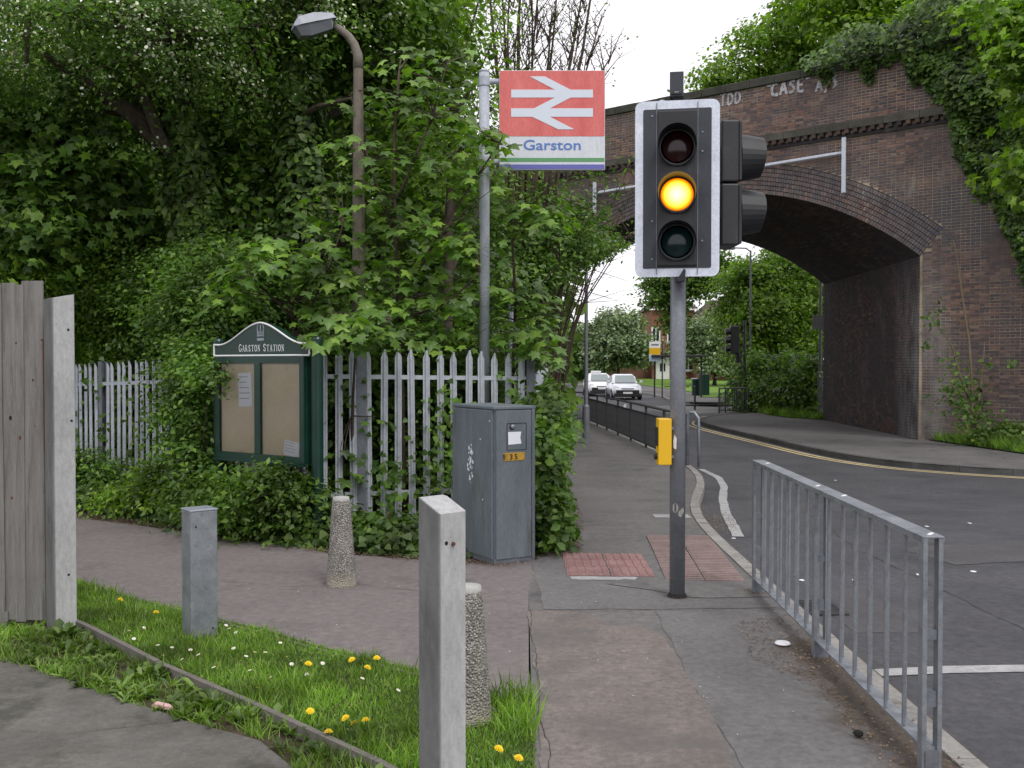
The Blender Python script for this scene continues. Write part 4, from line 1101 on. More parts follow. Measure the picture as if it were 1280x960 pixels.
barrier('guard_rail', 'short grey pedestrian guard rail round the far corner beyond the lamp post', [(2.4, 32.9), (1.75, 34.6), (0.6, 36.3), (-1.0, 37.4)], mat='galvdark', sp=0.13)
barrier('guard_rail', 'short dark guard rail seen end on beside the far traffic light', [(7.95, 38.2), (8.4, 38.9), (9.4, 39.6)], mat='barrier', sp=0.13, panel=0.8)
t = thing('guard_rail', 'second short guard rail panel on the far corner just left of the far traffic light', 'guard rail', gz(7.55, 41.0))
mb = MB(); mb.tube([(0, 0, 0), (0, 0, 0.98), (0.1, 0.7, 0.98), (0.1, 0.7, 0)], 0.03, 6); mb.build('frame', M['barrier'], t)
for i in range(1, 6):
    mb = MB(); mb.box((0.1*i/6, 0.7*i/6, 0.5), (0.015, 0.015, 0.94)); mb.build('infill_bar', M['barrier'], t)
t = thing('guard_rail_end', 'pale curved steel hoop just right of the nearest traffic light pole', 'guard rail hoop', gz(3.42, 18.35))
mb = MB(); mb.tube([(-0.16, 0.1, 0), (-0.16, 0.1, 0.92), (-0.12, 0.07, 1.0), (-0.05, 0.03, 1.0), (0.02, 0, 0.9), (0.03, 0, 0)], 0.03, 8); mb.build('hoop', M['galv'], t, smooth=True)

# ---- concrete posts, bollards
def conc_post(label, x, y, rz, w, d, h, slope, hole_z, seed, holes=(), side=False):
    t = thing('concrete_post', label, 'post', gz(x, y), rz)
    r = random.Random(seed)
    nz = 26
    V = []; Fc = []
    # ring of 8 verts, the front right arris chipped
    for i in range(nz + 1):
        z = h * i / nz
        ch = 0.007 + (0.024 * r.random() if r.random() < 0.45 and i > nz * 0.35 else 0.005 * r.random())
        ring = [(-w/2+0.004, -d/2), (w/2-0.004, -d/2), (w/2, -d/2+0.004), (w/2, d/2-ch), (w/2-ch, d/2), (-w/2+0.004, d/2), (-w/2, d/2-0.004), (-w/2, -d/2+0.004)]
        for (a, b_) in ring:
            zz_ = z + (slope * (((a + w/2) / w) if side else ((b_ + d/2) / d)) if i == nz else 0) - (0.03 if i == 0 else 0)
            V.append((a, b_, zz_))
    for i in range(nz):
        for k in range(8):
            k2 = (k + 1) % 8
            Fc.append((i*8+k, i*8+k2, (i+1)*8+k2, (i+1)*8+k))
    Fc.append([nz*8+k for k in range(8)])
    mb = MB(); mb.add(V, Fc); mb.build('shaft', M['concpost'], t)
    for (face, u, z, mat) in holes:
        mb = MB()
        if face == 'x': T2 = Matrix.Translation((w/2 + 0.0005, u, z)) @ Matrix.Rotation(pi/2, 4, 'Y')
        else: T2 = Matrix.Translation((u, -d/2 - 0.0005, z)) @ Matrix.Rotation(pi/2, 4, 'X')
        mb.lathe([(0.008, 0), (0.007, 0.001 if mat == 'darkhole' else 0.008)], 10, M=T2)
        mb.build('bolt_hole' if mat == 'darkhole' else 'bolt', M[mat], t)
    return t
# front post: corner towards the camera
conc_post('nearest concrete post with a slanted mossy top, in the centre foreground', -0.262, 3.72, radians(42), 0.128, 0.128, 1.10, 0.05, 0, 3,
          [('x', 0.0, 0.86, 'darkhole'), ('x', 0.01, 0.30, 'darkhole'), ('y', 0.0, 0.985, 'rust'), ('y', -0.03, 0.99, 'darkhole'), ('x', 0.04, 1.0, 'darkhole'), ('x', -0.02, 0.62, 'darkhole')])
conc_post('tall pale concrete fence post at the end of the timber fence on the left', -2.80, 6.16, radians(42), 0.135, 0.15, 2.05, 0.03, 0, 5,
          [('x', 0.0, 1.9, 'darkhole'), ('y', 0.03, 1.86, 'darkhole'), ('y', 0.045, 1.3, 'darkhole'), ('y', 0.02, 0.35, 'darkhole')], side=True)

bm_ = MB()
def bollard(label, x, y, h, r0, r1):
    t = thing('bollard', label, 'bollard', gz(x, y), rnd.uniform(0, 3), 'tapered pebble faced concrete bollards')
    mb = MB()
    prof = [(r0 + 0.002, -0.03), (r0, 0.0)]
    n_ = 22
    for i in range(1, n_ + 1): prof.append((r0 + (r1 - r0) * (i/n_) ** 1.0 + rnd.uniform(-0.001, 0.001), (h - 0.03) * i / n_))
    prof += [(r1 * 0.93, h - 0.012), (r1 * 0.75, h), (r1 * 0.3, h + 0.002)]
    mb.lathe(prof, 40)
    o = mb.build('shaft', M['aggregate'], t, smooth=True)
    me = o.data
    for v in me.vertices:
        if v.co.z < h - 0.035 and v.co.z > 0:
            k = 1 + rnd.uniform(-0.022, 0.022); v.co.x *= k; v.co.y *= k
    mb = MB(); mb.lathe([(r1 * 0.96, h - 0.034), (r1 * 0.97, h - 0.020), (r1*0.90, h + 0.003), (r1*0.3, h + 0.006)], 32); mb.build('smooth_cap', M['postcap'], t, smooth=True)
bollard('pebble faced concrete bollard standing on the path in front of the notice board', (426 - 640)/F*7.42, 7.42, 0.655, 0.112, 0.066)
bollard('pebble faced concrete bollard half hidden behind the nearest concrete post', -0.205, 4.58, 0.625, 0.112, 0.068)

# galvanised box bollard in the grass
t = thing('metal_bollard', 'square galvanised metal bollard standing in the grass verge', 'bollard', gz(-1.89, 6.0), radians(38))
mb = MB(); mb.box((0, 0, 0.37), (0.165, 0.155, 0.80), bev=0.006); sh_ = mb.build('shaft', M['railgalv'], t)
mb = MB(); mb.box((0, 0, 0.775), (0.172, 0.162, 0.012), bev=0.004); mb.build('top_plate', M['galv'], t)
mb = MB(); mb.box((0.0895, 0.045, 0.38), (0.012, 0.03, 0.77)); mb.build('side_flange', M['galvdark'], t)
mb = MB()
for (u, z) in ((-0.05, 0.68), (0.05, 0.06)): mb.lathe([(0.006, 0), (0.005, 0.004)], 8, M=Matrix.Translation((u, -0.0785, z)) @ Matrix.Rotation(pi/2, 4, 'X'))
mb.build('bolt', M['darkhole'], t)

# ---- timber fence on the left
t = thing('timber_fence', 'weathered grey close board timber fence at the left edge behind the tall concrete post', 'fence', gz(-3.0, 6.25))
x = 0.055
for i in range(26):
    w = rnd.choice([0.10, 0.105, 0.095, 0.14, 0.075])
    if i < 5: w = [0.125, 0.055, 0.07, 0.10, 0.09][i]
    h = 2.13 + rnd.uniform(-0.015, 0.015) + (0.02 if i == 0 else 0)
    ang_ = rnd.uniform(0.03, 0.07)
    mb = MB()
    nz = 5
    mb.box((0, 0, h/2), (w + 0.012, 0.014, h), bev=0.002)
    b_ = mb.build('board', M['timber'], t)
    b_.location = (x - w/2, rnd.uniform(-0.006, 0.006), 0.03 + rnd.uniform(-0.01, 0.01)); b_.rotation_euler = (rnd.uniform(-0.004, 0.004), rnd.uniform(-0.005, 0.005), -ang_)
    mb = MB()
    if i < 6:
        for q in range(2):
            mb = MB(); kx, kz = rnd.uniform(-.02, .02), rnd.uniform(0.4, 1.9); kr = rnd.uniform(0.005, 0.012)
            mb.add([(kx + kr*cos(a_)*0.8, -0.0078, kz + kr*1.3*sin(a_)) for a_ in [j*pi/5 for j in range(10)]], [tuple(range(10))]); mb.build('knot', M['rust'] if q else M['darkhole'], b_)
    x -= w
for z in (0.4, 1.1, 1.8):
    mb = MB(); mb.box((x/2, 0.045, z), (abs(x), 0.06, 0.08)); mb.build('rail', M['timber'], t)
mb = MB(); mb.box((x/2 - 0.1, 0.0, 0.03), (abs(x) - 0.15, 0.03, 0.12)); mb.build('gravel_board', M['timber'], t)
mb = MB(); mb.tube([(0.06, -0.03, 1.80), (0.12, -0.05, 1.805), (0.15, -0.1, 1.79)], 0.006, 6); mb.tube([(0.075, -0.035, 1.8), (0.078, -0.037, 1.1)], 0.004, 5); mb.build('wire_tie', M['rust'], t)

# ---- palisade fences
def pale_mesh(h, w=0.068, mat='galv'):
    xs_ = [-w/2, -w*0.30, -w*0.12, w*0.12, w*0.30, w/2]
    ys_ = [0.010, 0.010, -0.008, -0.008, 0.010, 0.010]
    tops = [h - 0.10, h - 0.035, h - 0.012, h, h - 0.03, h - 0.09]
    tops = [h - 0.085, h - 0.045, h - 0.0, h - 0.0, h - 0.045, h - 0.085]
    V = []; Fc = []
    for yo in (0, 0.004):
        for zsel in (0, 1):
            for x_, y_, tz in zip(xs_, ys_, tops):
                V.append((x_, y_ + yo, 0.04 if zsel == 0 else tz))
    for i in range(5):
        Fc += [(i, i+1, 6+i+1, 6+i), (12+i+1, 12+i, 18+i, 18+i+1), (6+i, 6+i+1, 18+i+1, 18+i), (i+1, i, 12+i, 12+i+1)]
    Fc += [(0, 6, 18, 12), (5, 17, 23, 11)]
    mb = MB(); mb.add(V, Fc); me = mb.mesh('pale'); me.materials.append(M[mat]); return me
PALE = pale_mesh(1.83, 0.074, 'palegalv')
def palisade(label, a, b_, pale, h=1.83, sp=0.155, post_at=(), mat='galv', prune=None):
    ax, bx_ = Vector((a[0], a[1], 0)), Vector((b_[0], b_[1], 0))
    d = bx_ - ax; L = d.length; rz = atan2(d.y, d.x)
    z0 = G(*a)
    t = thing('palisade_fence', label, 'fence', (a[0], a[1], z0), rz)
    n_ = int(L / sp)
    for i in range(n_):
        u = (i + 0.5) * sp
        wp = ax + d.normalized() * u
        dz = G(wp.x, wp.y) - z0
        if any(abs(u - q) < 0.06 for q in post_at): continue
        o = link('pale', pale, t, loc=(u, -0.012, dz + rnd.uniform(-0.012, 0.012)))
        o.rotation_euler = (rnd.uniform(-0.01, 0.01), rnd.uniform(-0.008, 0.008), 0)
    segs = max(1, int(L / 2.7))
    for z in (0.36, 1.55):
        for k in range(segs):
            u0, u1 = L * k / segs, L * (k + 1) / segs
            w0 = ax + d.normalized() * u0; w1 = ax + d.normalized() * u1
            mb = MB(); za, zb_ = G(w0.x, w0.y) - z0 + z, G(w1.x, w1.y) - z0 + z
            mb.add([(u0, 0.004, za - 0.022), (u1, 0.004, zb_ - 0.022), (u1, 0.004, zb_ + 0.022), (u0, 0.004, za + 0.022), (u0, 0.009, za - 0.022), (u1, 0.009, zb_ - 0.022), (u1, 0.009, zb_ + 0.022), (u0, 0.009, za + 0.022),
                    (u0, 0.045, za + 0.022), (u1, 0.045, zb_ + 0.022), (u1, 0.045, zb_ + 0.017), (u0, 0.045, za + 0.017)],
                   [(0, 1, 2, 3), (4, 7, 6, 5), (3, 2, 9, 8), (7, 11, 10, 6), (8, 9, 10, 11), (0, 4, 5, 1)])
            mb.build('rail', M[mat], t)
    for u in post_at:
        wp = ax + d.normalized() * u
        mb = MB(); zz_ = G(wp.x, wp.y) - z0
        mb.box((u, 0.055, zz_ + 0.92), (0.102, 0.008, 1.86)); mb.box((u, 0.045, zz_ + 0.92), (0.006, 0.09, 1.86)); mb.box((u, 0.0, zz_ + 0.92), (0.102, 0.008, 1.86))
        mb.build('post', M['galvdark'], t)
    return t
F0, F1, F2, F3 = (-7.6, 15.1), (-1.95, 9.88), (0.22, 10.85), (0.62, 17.5)
L01 = (Vector(F1) - Vector(F0)).length
palisade('galvanised palisade fence behind the notice board, running away to the left', F0, F1, PALE, post_at=(0.3, 2.98, 5.65), mat='palegalv')
palisade('galvanised palisade fence between the notice board and the grey cabinet', F1, F2, PALE, post_at=(0.47, 2.36), mat='palegalv')
palisade('galvanised palisade fence turning away behind the cabinet along the pavement, mostly under bushes', F2, F3, PALE, post_at=(2.7, 5.4), mat='galv')
palisade('dull palisade fence overgrown with ivy beyond the bridge on the right', (10.4, 43.5), (11.3, 35.4), pale_mesh(2.3, 0.09, 'galvdark'), sp=0.2, mat='galvdark', post_at=(2.6, 5.4))

# ---- notice board
A_, B_ = Vector((-2.96, 10.05, 0)), Vector((-1.80, 9.2, 0))
d_ = B_ - A_; nb = thing('notice_board', 'dark green station notice board with arched header on two posts in the ivy', 'notice board', (A_.x, A_.y, 0), atan2(d_.y, d_.x))
LB = d_.length
for x_ in (0.0, LB):
    mb = MB(); mb.tube([(x_, 0, -0.05), (x_, 0, 1.88)], 0.055, 16); mb.lathe([(0.056, 0), (0.045, 0.02), (0.02, 0.03)], 16, M=Matrix.Translation((x_, 0, 1.88))); mb.build('post', M['boardgreen'], nb, smooth=False)
zb_, zt_ = 0.72, 1.72
x0, x1 = 0.05, LB - 0.09
fr_ = MB()
fr_.box(((x0+x1)/2, 0.0, (zb_+zt_)/2), (x1 - x0, 0.10, zt_ - zb_), bev=0.004)
cs = fr_.build('case', M['boardgreen'], nb)
mb = MB()
fw = 0.062
for (cx, cz, sx, sz) in ((x0 + fw/2, (zb_+zt_)/2, fw, zt_-zb_), (x1 - fw/2, (zb_+zt_)/2, fw, zt_-zb_), ((x0+x1)/2 - 0.01, (zb_+zt_)/2, 0.085, zt_-zb_ - 2*fw)):
    mb.box((cx, -0.068, cz), (sx, 0.036, sz), bev=0.004)
for cz in (zb_ + fw/2, zt_ - fw/2): mb.box(((x0+x1)/2, -0.0675, cz), (x1 - x0 - 2*fw, 0.035, fw))
mb.box(((x0+x1)/2, -0.085, zb_ - 0.012), (x1 - x0 + 0.02, 0.05, 0.022))
mb.build('frame', M['boardgreen'], nb)
xm = (x0 + x1)/2 - 0.01
for (a, c_) in ((x0 + fw, xm - 0.0425), (xm + 0.0425, x1 - fw)):
    mb = MB(); mb.box(((a + c_)/2, -0.053, (zb_+zt_)/2), (c_ - a - 0.002, 0.005, zt_ - zb_ - 2*fw - 0.002)); pn = mb.build('pinboard', M['beige'], nb)
    mb = MB()
    for q in range(4):
        mb.lathe([(0.005, 0), (0.003, 0.004)], 6, M=Matrix.Translation((rnd.uniform(a + .04, c_ - .04), -0.056, rnd.uniform(zb_ + .1, zt_ - .15))) @ Matrix.Rotation(pi/2, 4, 'X'))
    mb.build('drawing_pin', M['white'], pn)
def paper(x_, z_, w_, h_, rot, lines):
    T2 = Matrix.Translation((x_, -0.058, z_)) @ Matrix.Rotation(rot, 4, 'Y')
    mb = MB(); mb.box((0, 0, 0), (w_, 0.002, h_), M=T2); mb.build('paper_notice', M['paper'], nb)
    mb = MB()
    for i in range(lines):
        wd = w_ * rnd.uniform(0.5, 0.8)
        mb.box((-w_*0.42 + wd/2, -0.0015, h_*0.38 - i * h_*0.8/lines), (wd, 0.001, h_*0.012 + 0.0015), M=T2)
    mb.build('faded_print', M['galvdark'], nb)
paper(x0 + 0.06 + 0.37, 1.40, 0.20, 0.33, -0.03, 5)
paper(x1 - 0.20, zb_ + 0.135, 0.21, 0.14, 0.12, 4)
mb = MB()
for seg in ([(0.14, 1.52), (0.17, 1.42), (0.2, 1.53)], [(0.18, 1.56), (0.19, 1.44), (0.23, 1.48)], [(0.17, 1.40), (0.25, 1.42)], [(0.19, 1.30), (0.24, 1.30)]):
    mb.tube([(a, -0.0565, c_) for a, c_ in seg], 0.004, 4)
mb.build('scribble', M['rust'], nb)
# arched header
hz0 = 1.7215
hw = LB - 0.04
prof = []
for i in range(41):
    u = i / 40; x_ = 0.01 + u * hw
    s_ = (u - 0.5) * 2
    bump_ = 0.5 * (1 + cos(pi * max(-1, min(1, s_ / 0.92))))
    prof.append((x_, hz0 + 0.125 + 0.205 * bump_ ** 0.95 - 0.012 * math.sin(pi*min(1,abs(s_)))))
poly = [(0.01, hz0), (0.01 + hw, hz0)] + prof[::-1]
mb = MB(); mb.prism(poly, -0.06, 0.02, 'y'); hd = mb.build('header', M['boardgreen'], nb)
mb = MB(); mb.tube([(p[0], -0.064, p[1] - 0.004) for p in prof], 0.0085, 6); mb.tube([(0.012, -0.064, hz0 + 0.01), (0.005 + hw, -0.064, hz0 + 0.01)], 0.009, 6)
mb.tube([(0.005 + hw, -0.064, hz0 + 0.01), (0.005 + hw, -0.064, prof[-1][1] - 0.004)], 0.0085, 6); mb.tube([(0.012, -0.064, hz0 + 0.01), (0.012, -0.064, prof[0][1] - 0.004)], 0.0085, 6)
mb.build('white_trim', M['white'], hd)
# serif lettering built stroke by stroke (thick and thin)
SER = {
 'G': [([(.85, .8), (.6, .97), (.3, .9), (.12, .6), (.12, .35), (.3, .06), (.6, .03), (.85, .15)], 1), ([(.85, .15), (.85, .42)], 1), ([(.62, .42), (.98, .42)], 0), ([(.86, .72), (.86, .95)], 0)],
 'A': [([(.15, .02), (.5, 1)], 0), ([(.5, 1), (.85, .02)], 1), ([(.28, .35), (.73, .35)], 0), ([(.02, .02), (.3, .02)], 0), ([(.68, .02), (1, .02)], 0)],
 'R': [([(.2, 0), (.2, 1)], 1), ([(.05, .98), (.55, .98), (.75, .76), (.55, .53), (.2, .52)], 0), ([(.5, .5), (.85, .02)], 1), ([(.05, .02), (.38, .02)], 0), ([(.8, .02), (1, .02)], 0)],
 'S': [([(.75, .8), (.5, .98), (.22, .85), (.25, .6), (.7, .42), (.78, .15), (.5, .02), (.2, .18)], 1), ([(.78, .72), (.78, .95)], 0), ([(.18, .05), (.18, .3)], 0)],
 'T': [([(.5, 0), (.5, 1)], 1), ([(.08, .98), (.92, .98)], 0), ([(.08, .98), (.08, .8)], 0), ([(.92, .98), (.92, .8)], 0), ([(.33, .02), (.67, .02)], 0)],
 'O': [([(.5, .98), (.2, .85), (.12, .5), (.2, .15), (.5, .02)], 1), ([(.5, .02), (.8, .15), (.88, .5), (.8, .85), (.5, .98)], 1)],
 'N': [([(.2, 0), (.2, 1)], 0), ([(.2, 1), (.8, .02)], 1), ([(.8, 0), (.8, 1)], 0), ([(.05, .02), (.35, .02)], 0), ([(.65, .98), (.95, .98)], 0), ([(.05, .98), (.22, .98)], 0)],
 'I': [([(.5, 0), (.5, 1)], 1), ([(.32, .02), (.68, .02)], 0), ([(.32, .98), (.68, .98)], 0)],
}
def serif(s_, x_, z_, h_, w_, par, y_, big=()):
    k = 0
    for i, ch in enumerate(s_):
        if ch == ' ': x_ += w_ * 0.75; continue
        hh = h_ * (1.15 if i in big else 1); ww = w_ * (1.1 if i in big else 1) * (0.6 if ch == 'I' else 1)
        mb = MB()
        for pts, thick in SER[ch]:
            r_ = 0.16 if thick else 0.07
            for a, b_ in zip(pts, pts[1:]):
                A2 = Vector((a[0]*ww*0.86, a[1]*hh)); B2 = Vector((b_[0]*ww*0.86, b_[1]*hh)); t2 = (B2 - A2).normalized(); n2 = Vector((-t2.y, t2.x)) * r_ * w_ / 2
                A2 = A2 - t2 * r_ * w_ * 0.15; B2 = B2 + t2 * r_ * w_ * 0.15
                y2 = y_ - 0.0004 * (k % 7); k += 1
                mb.add([(x_ + A2.x - n2.x, y2, z_ + A2.y - n2.y), (x_ + B2.x - n2.x, y2, z_ + B2.y - n2.y), (x_ + B2.x + n2.x, y2, z_ + B2.y + n2.y), (x_ + A2.x + n2.x, y2, z_ + A2.y + n2.y)], [(0, 1, 2, 3)])
        mb.build('letter', M['white'], par)
        x_ += ww
serif('GARSTON STATION', LB/2 - 0.325, hz0 + 0.050, 0.062, 0.046, hd, -0.0615, (0, 8))
# small crest of the council above the lettering
mb = MB()
cx = LB/2
mb.tube([(cx - 0.045, -0.062, hz0 + 0.19), (cx - 0.045, -0.062, hz0 + 0.28), (cx - 0.03, -0.062, hz0 + 0.315), (cx, -0.062, hz0 + 0.33), (cx + 0.03, -0.062, hz0 + 0.315), (cx + 0.045, -0.062, hz0 + 0.28), (cx + 0.045, -0.062, hz0 + 0.19)], 0.005, 5)
mb.box((cx, -0.062, hz0 + 0.165), (0.1, 0.004, 0.026)); mb.box((cx, -0.062, hz0 + 0.205), (0.075, 0.004, 0.012)); mb.box((cx, -0.062, hz0 + 0.23), (0.07, 0.004, 0.01))
for i in range(3): mb.box((cx - 0.025 + 0.025*i, -0.063, hz0 + 0.22), (0.008, 0.004, 0.06))
mb.tube([(cx, -0.062, hz0 + 0.25), (cx, -0.062, hz0 + 0.305)], 0.006, 5)
mb.build('crest', M['galv'], hd)
mb = MB()
for z in (0.95, 1.5):
    mb = MB(); mb.box((LB - 0.06, 0.0, z), (0.10, 0.03, 0.03)); mb.build('bracket', M['boardgreen'], nb)
m, n, b = newmat('clear_glazing')
tp_ = n.nodes.new('ShaderNodeBsdfTransparent'); tp_.inputs['Color'].default_value = (0.98, 0.985, 0.98, 1)
gl_ = n.nodes.new('ShaderNodeBsdfGlossy'); gl_.inputs['Roughness'].default_value = 0.06
lw_ = n.nodes.new('ShaderNodeFresnel'); lw_.inputs['IOR'].default_value = 1.45
mx_ = n.nodes.new('ShaderNodeMixShader'); n.links.new(lw_.outputs[0], mx_.inputs[0]); n.links.new(tp_.outputs[0], mx_.inputs[1]); n.links.new(gl_.outputs[0], mx_.inputs[2])
n.links.new(mx_.outputs[0], n.nodes['Material Output'].inputs['Surface'])
for (a, c_) in ((x0 + fw, xm - 0.0425), (xm + 0.0425, x1 - fw)):
    mb = MB(); mb.add([(a, -0.078, zb_ + fw), (c_, -0.078, zb_ + fw), (c_, -0.078, zt_ - fw), (a, -0.078, zt_ - fw)], [(0, 1, 2, 3)]); mb.build('glass_pane', m, nb)

# ---- roadside cabinet
cb = thing('roadside_cabinet', 'blue grey steel roadside cabinet with a yellow number plate, in front of the palisade fence', 'cabinet', (-0.144, 8.14, 0), radians(30))
# local: x along the right face, y along the left (deep) face
mb = MB(); mb.box((0.19, 0.37, 0.64), (0.372, 0.732, 1.27), bev=0.004); mb.build('case', M['cabinet'], cb)
mb = MB(); mb.box((0.19, 0.37, 1.288), (0.404, 0.764, 0.026), bev=0.006); mb.build('lid', M['cabinet'], cb)
mb = MB(); mb.box((0.19, 0.37, 0.02), (0.39, 0.75, 0.05)); mb.build('plinth', M['galvdark'], cb)
mb = MB(); mb.box((0.178, -0.006, 0.655), (0.335, 0.022, 1.225), bev=0.004); dr = mb.build('door', M['cabinet'], cb)
mb = MB(); mb.box((0.366, -0.004, 0.65), (0.03, 0.022, 1.25), bev=0.003); mb.build('corner_post', M['cabinet'], cb)
mb = MB(); mb.box((-0.006, 0.375, 0.655), (0.022, 0.71, 1.225), bev=0.004); dl = mb.build('door', M['cabinet'], cb)
mb = MB()
for (c_, s_) in (((0.20, -0.0185, 1.16), (0.185, 0.004, 0.004)), ((0.20, -0.0185, 0.94), (0.185, 0.004, 0.004)), ((0.108, -0.0185, 1.05), (0.004, 0.004, 0.22)), ((0.292, -0.0185, 1.05), (0.004, 0.004, 0.22))): mb.box(c_, s_)
mb.build('hatch_seam', M['darkhole'], dr)
mb = MB(); mb.lathe([(0.02, 0), (0.017, 0.014), (0.008, 0.02)], 16, M=Matrix.Translation((0.158, -0.0175, 1.135)) @ Matrix.Rotation(pi/2, 4, 'X')); mb.build('lock', M['galv'], dr, smooth=True)
mb = MB(); mb.lathe([(0.026, 0), (0.024, 0.004)], 16, M=Matrix.Translation((0.158, -0.0172, 1.13)) @ Matrix.Rotation(pi/2, 4, 'X')); mb.build('lock_plate', M['black'], dr)
mb = MB(); mb.add([(0.118, -0.0195, 1.09), (0.243, -0.0195, 1.09), (0.235, -0.0195, 1.04), (0.246, -0.0195, 0.99), (0.12, -0.0195, 0.985)], [(4, 3, 2, 1, 0)]); mb.build('paper_label', M['paper'], dr)
mb = MB(); mb.box((0.173, -0.0195, 0.885), (0.205, 0.006, 0.066), bev=0.002); np_ = mb.build('number_plate', surf('worn_yellow_plate', (0.42, 0.24, 0.02), (0.5, 0.30, 0.03), 10, 0.6, 0.0, stain=(0.12, 0.08, 0.03), stain_scale=14, stain_rng=(0.52, 0.66), obj=True), dr)
text('numerals', '35', 0.062, M['black'], np_, (0.13, -0.0235, 0.863), extrude=0.0005, sx=1.0, space=1.5, offset=0.0015)
mb = MB(); mb.box((0.078, -0.0232, 0.885), (0.012, 0.001, 0.05)); mb.build('dark_edge', M['black'], np_)
# worn patch where a sticker was torn off the left door
mb = MB()
r = random.Random(5)
for k in range(46):
    a = r.uniform(0, 2*pi); q = sqrt(r.random())
    u, z = 0.39 + 0.055 * q * cos(a), 0.80 + 0.17 * q * sin(a)
    s_ = r.uniform(0.005, 0.016)
    mb.add([(-0.0176 - 0.0001*k/46, u + s_*r.uniform(.5, 1.1)*cos(b_), z + 1.5*s_*r.uniform(.5, 1.2)*sin(b_)) for b_ in [i*pi/3 for i in range(6)]], [tuple(range(6))])
mb.build('torn_sticker', M['paper'], dl)
mb = MB()
for (u, z) in ((0.17, 0.52), (0.21, 1.02), (0.05, 1.18)): mb.lathe([(0.006, 0), (0.005, 0.003)], 8, M=Matrix.Translation((-0.0175, u, z)) @ Matrix.Rotation(-pi/2, 4, 'Y'))
mb.build('screw', M['white'], dl)

# ---- station sign
SX, SD = (605.5 - 640)/F*11.1, 11.1
sg = thing('station_sign', 'red station sign with white double arrow and the name Garston, on a pale pole', 'station sign', gz(SX, SD))
z0s = G(SX, SD)
mb = MB(); mb.tube([(0, 0, -0.05), (0, 0, 4.90 - z0s)], 0.058, 20); mb.lathe([(0.06, 0), (0.058, 0.02), (0.02, 0.035)], 20, M=Matrix.Translation((0, 0, 4.88 - z0s))); mb.build('pole', M['signpole'], sg, smooth=True)
# sign plane in pixels of the close-up: x 405..1030, y 155..740
def SP(u, v): return ((540 + u/4.8 - 605.5)/F*11.1, CAM_H - (60 + v/4.8 - HOR)/F*11.1 - z0s)
L_, T2_ = SP(405, 157); R_, B2_ = SP(1030, 740)
yb = -0.02
def panel(nm, u0, v0, u1, v1, mat, y0_, y1_, par, bev=0):
    a = SP(u0, v0); b_ = SP(u1, v1)
    mb = MB(); mb.box(((a[0]+b_[0])/2, (y0_+y1_)/2, (a[1]+b_[1])/2), (abs(b_[0]-a[0]), abs(y1_-y0_), abs(a[1]-b_[1])), bev=bev); return mb.build(nm, M[mat], par)
bd = panel('sign_board', 405, 155, 1032, 742, 'signwhite', -0.06, 0.02, sg, 0.004)
panel('red_panel', 407, 158, 1029, 544, 'signred', -0.063, -0.0605, sg)
panel('green_stripe', 407, 672, 1029, 695, 'stripegreen', -0.063, -0.0605, sg)
panel('blue_stripe', 407, 711, 1029, 738, 'stripeblue', -0.063, -0.0605, sg)
mb = MB()
for poly in ([(585, 192), (675, 192), (828, 270), (735, 270)], [(475, 270), (960, 270), (960, 316.5), (475, 316.5)], [(735, 316.5), (828, 316.5), (705, 380), (610, 380)],
             [(475, 380), (960, 380), (960, 430), (475, 430)], [(600, 430), (705, 430), (850, 504), (755, 504)]):
    q = [SP(*p) for p in poly][::-1]
    mb.prism(q, -0.0665, -0.0632, 'y')
mb.build('double_arrow', M['arrowwhite'], sg)
a = SP(548, 626)
lt = text('lettering', 'Garston', 0.2, M['signblue'], sg, (a[0], -0.0635, a[1]), extrude=0.001, sx=1.0, offset=0.0022)
b2_ = SP(888, 565)
xs_ = [v.co.x for v in lt.data.vertices]; zs_ = [v.co.z for v in lt.data.vertices]
lt.data.transform(Matrix.Translation((-min(xs_), 0, -min(zs_))))
lt.scale = ((b2_[0] - a[0]) / (max(xs_) - min(xs_)), 1, (b2_[1] - a[1]) / (max(zs_) - min(zs_)))
mb = MB()
for v in (213, 690):
    c_ = SP(380, v); mb.tube([(0.0, 0, c_[1]), (L_ + 0.02, -0.005, c_[1])], 0.032, 12)
    mb.tube([(0, 0, c_[1] - 0.05), (0, 0, c_[1] + 0.05)], 0.066, 16)
mb.build('bracket', M['signpole'], sg, smooth=False)

# ---- old concrete lamp post
LX, LD = (449 - 640)/F*10.9, 10.9
lp = thing('street_lamp', 'old brownish concrete street lamp with a curved arm and boxy grey lantern among the leaves', 'street lamp', gz(LX, LD))
zl = G(LX, LD)
m_ = surf('old_lamp_concrete', (0.13, 0.115, 0.095), (0.22, 0.19, 0.155), 3, 0.9, 0.6, 60, 0.2, stain=(0.09, 0.08, 0.06), stain_scale=3, obj=True)
zp = lambda py: CAM_H - (py - HOR)/F*LD - zl
mb = MB(); mb.tube([(0, 0, -0.05), (0, 0, 1.2), (0, 0, zp(280)), (0, 0, zp(85))], [0.095, 0.085, 0.068, 0.052], 10); mb.build('column', m_, lp, smooth=False)
xp = lambda px: (px - 449)/F*LD
mb = MB(); mb.tube([(0, 0, zp(88)), (-0.003, 0, zp(72)), (xp(444), 0, zp(58)), (xp(437), 0, zp(48)), (xp(427), 0, zp(40)), (xp(420), 0, zp(36))], [0.058, 0.052, 0.046, 0.044, 0.042, 0.04], 12); mb.build('arm', surf('arm_steel', (0.15, 0.135, 0.11), (0.2, 0.18, 0.15), 4, 0.8, obj=True), lp, smooth=True)
mb = MB()
Th = Matrix.Translation((xp(398), -0.1, zp(37))) @ Matrix.Rotation(radians(24), 4, 'Z') @ Matrix.Rotation(radians(-19), 4, 'Y') @ Matrix.Rotation(pi, 4, 'Z')
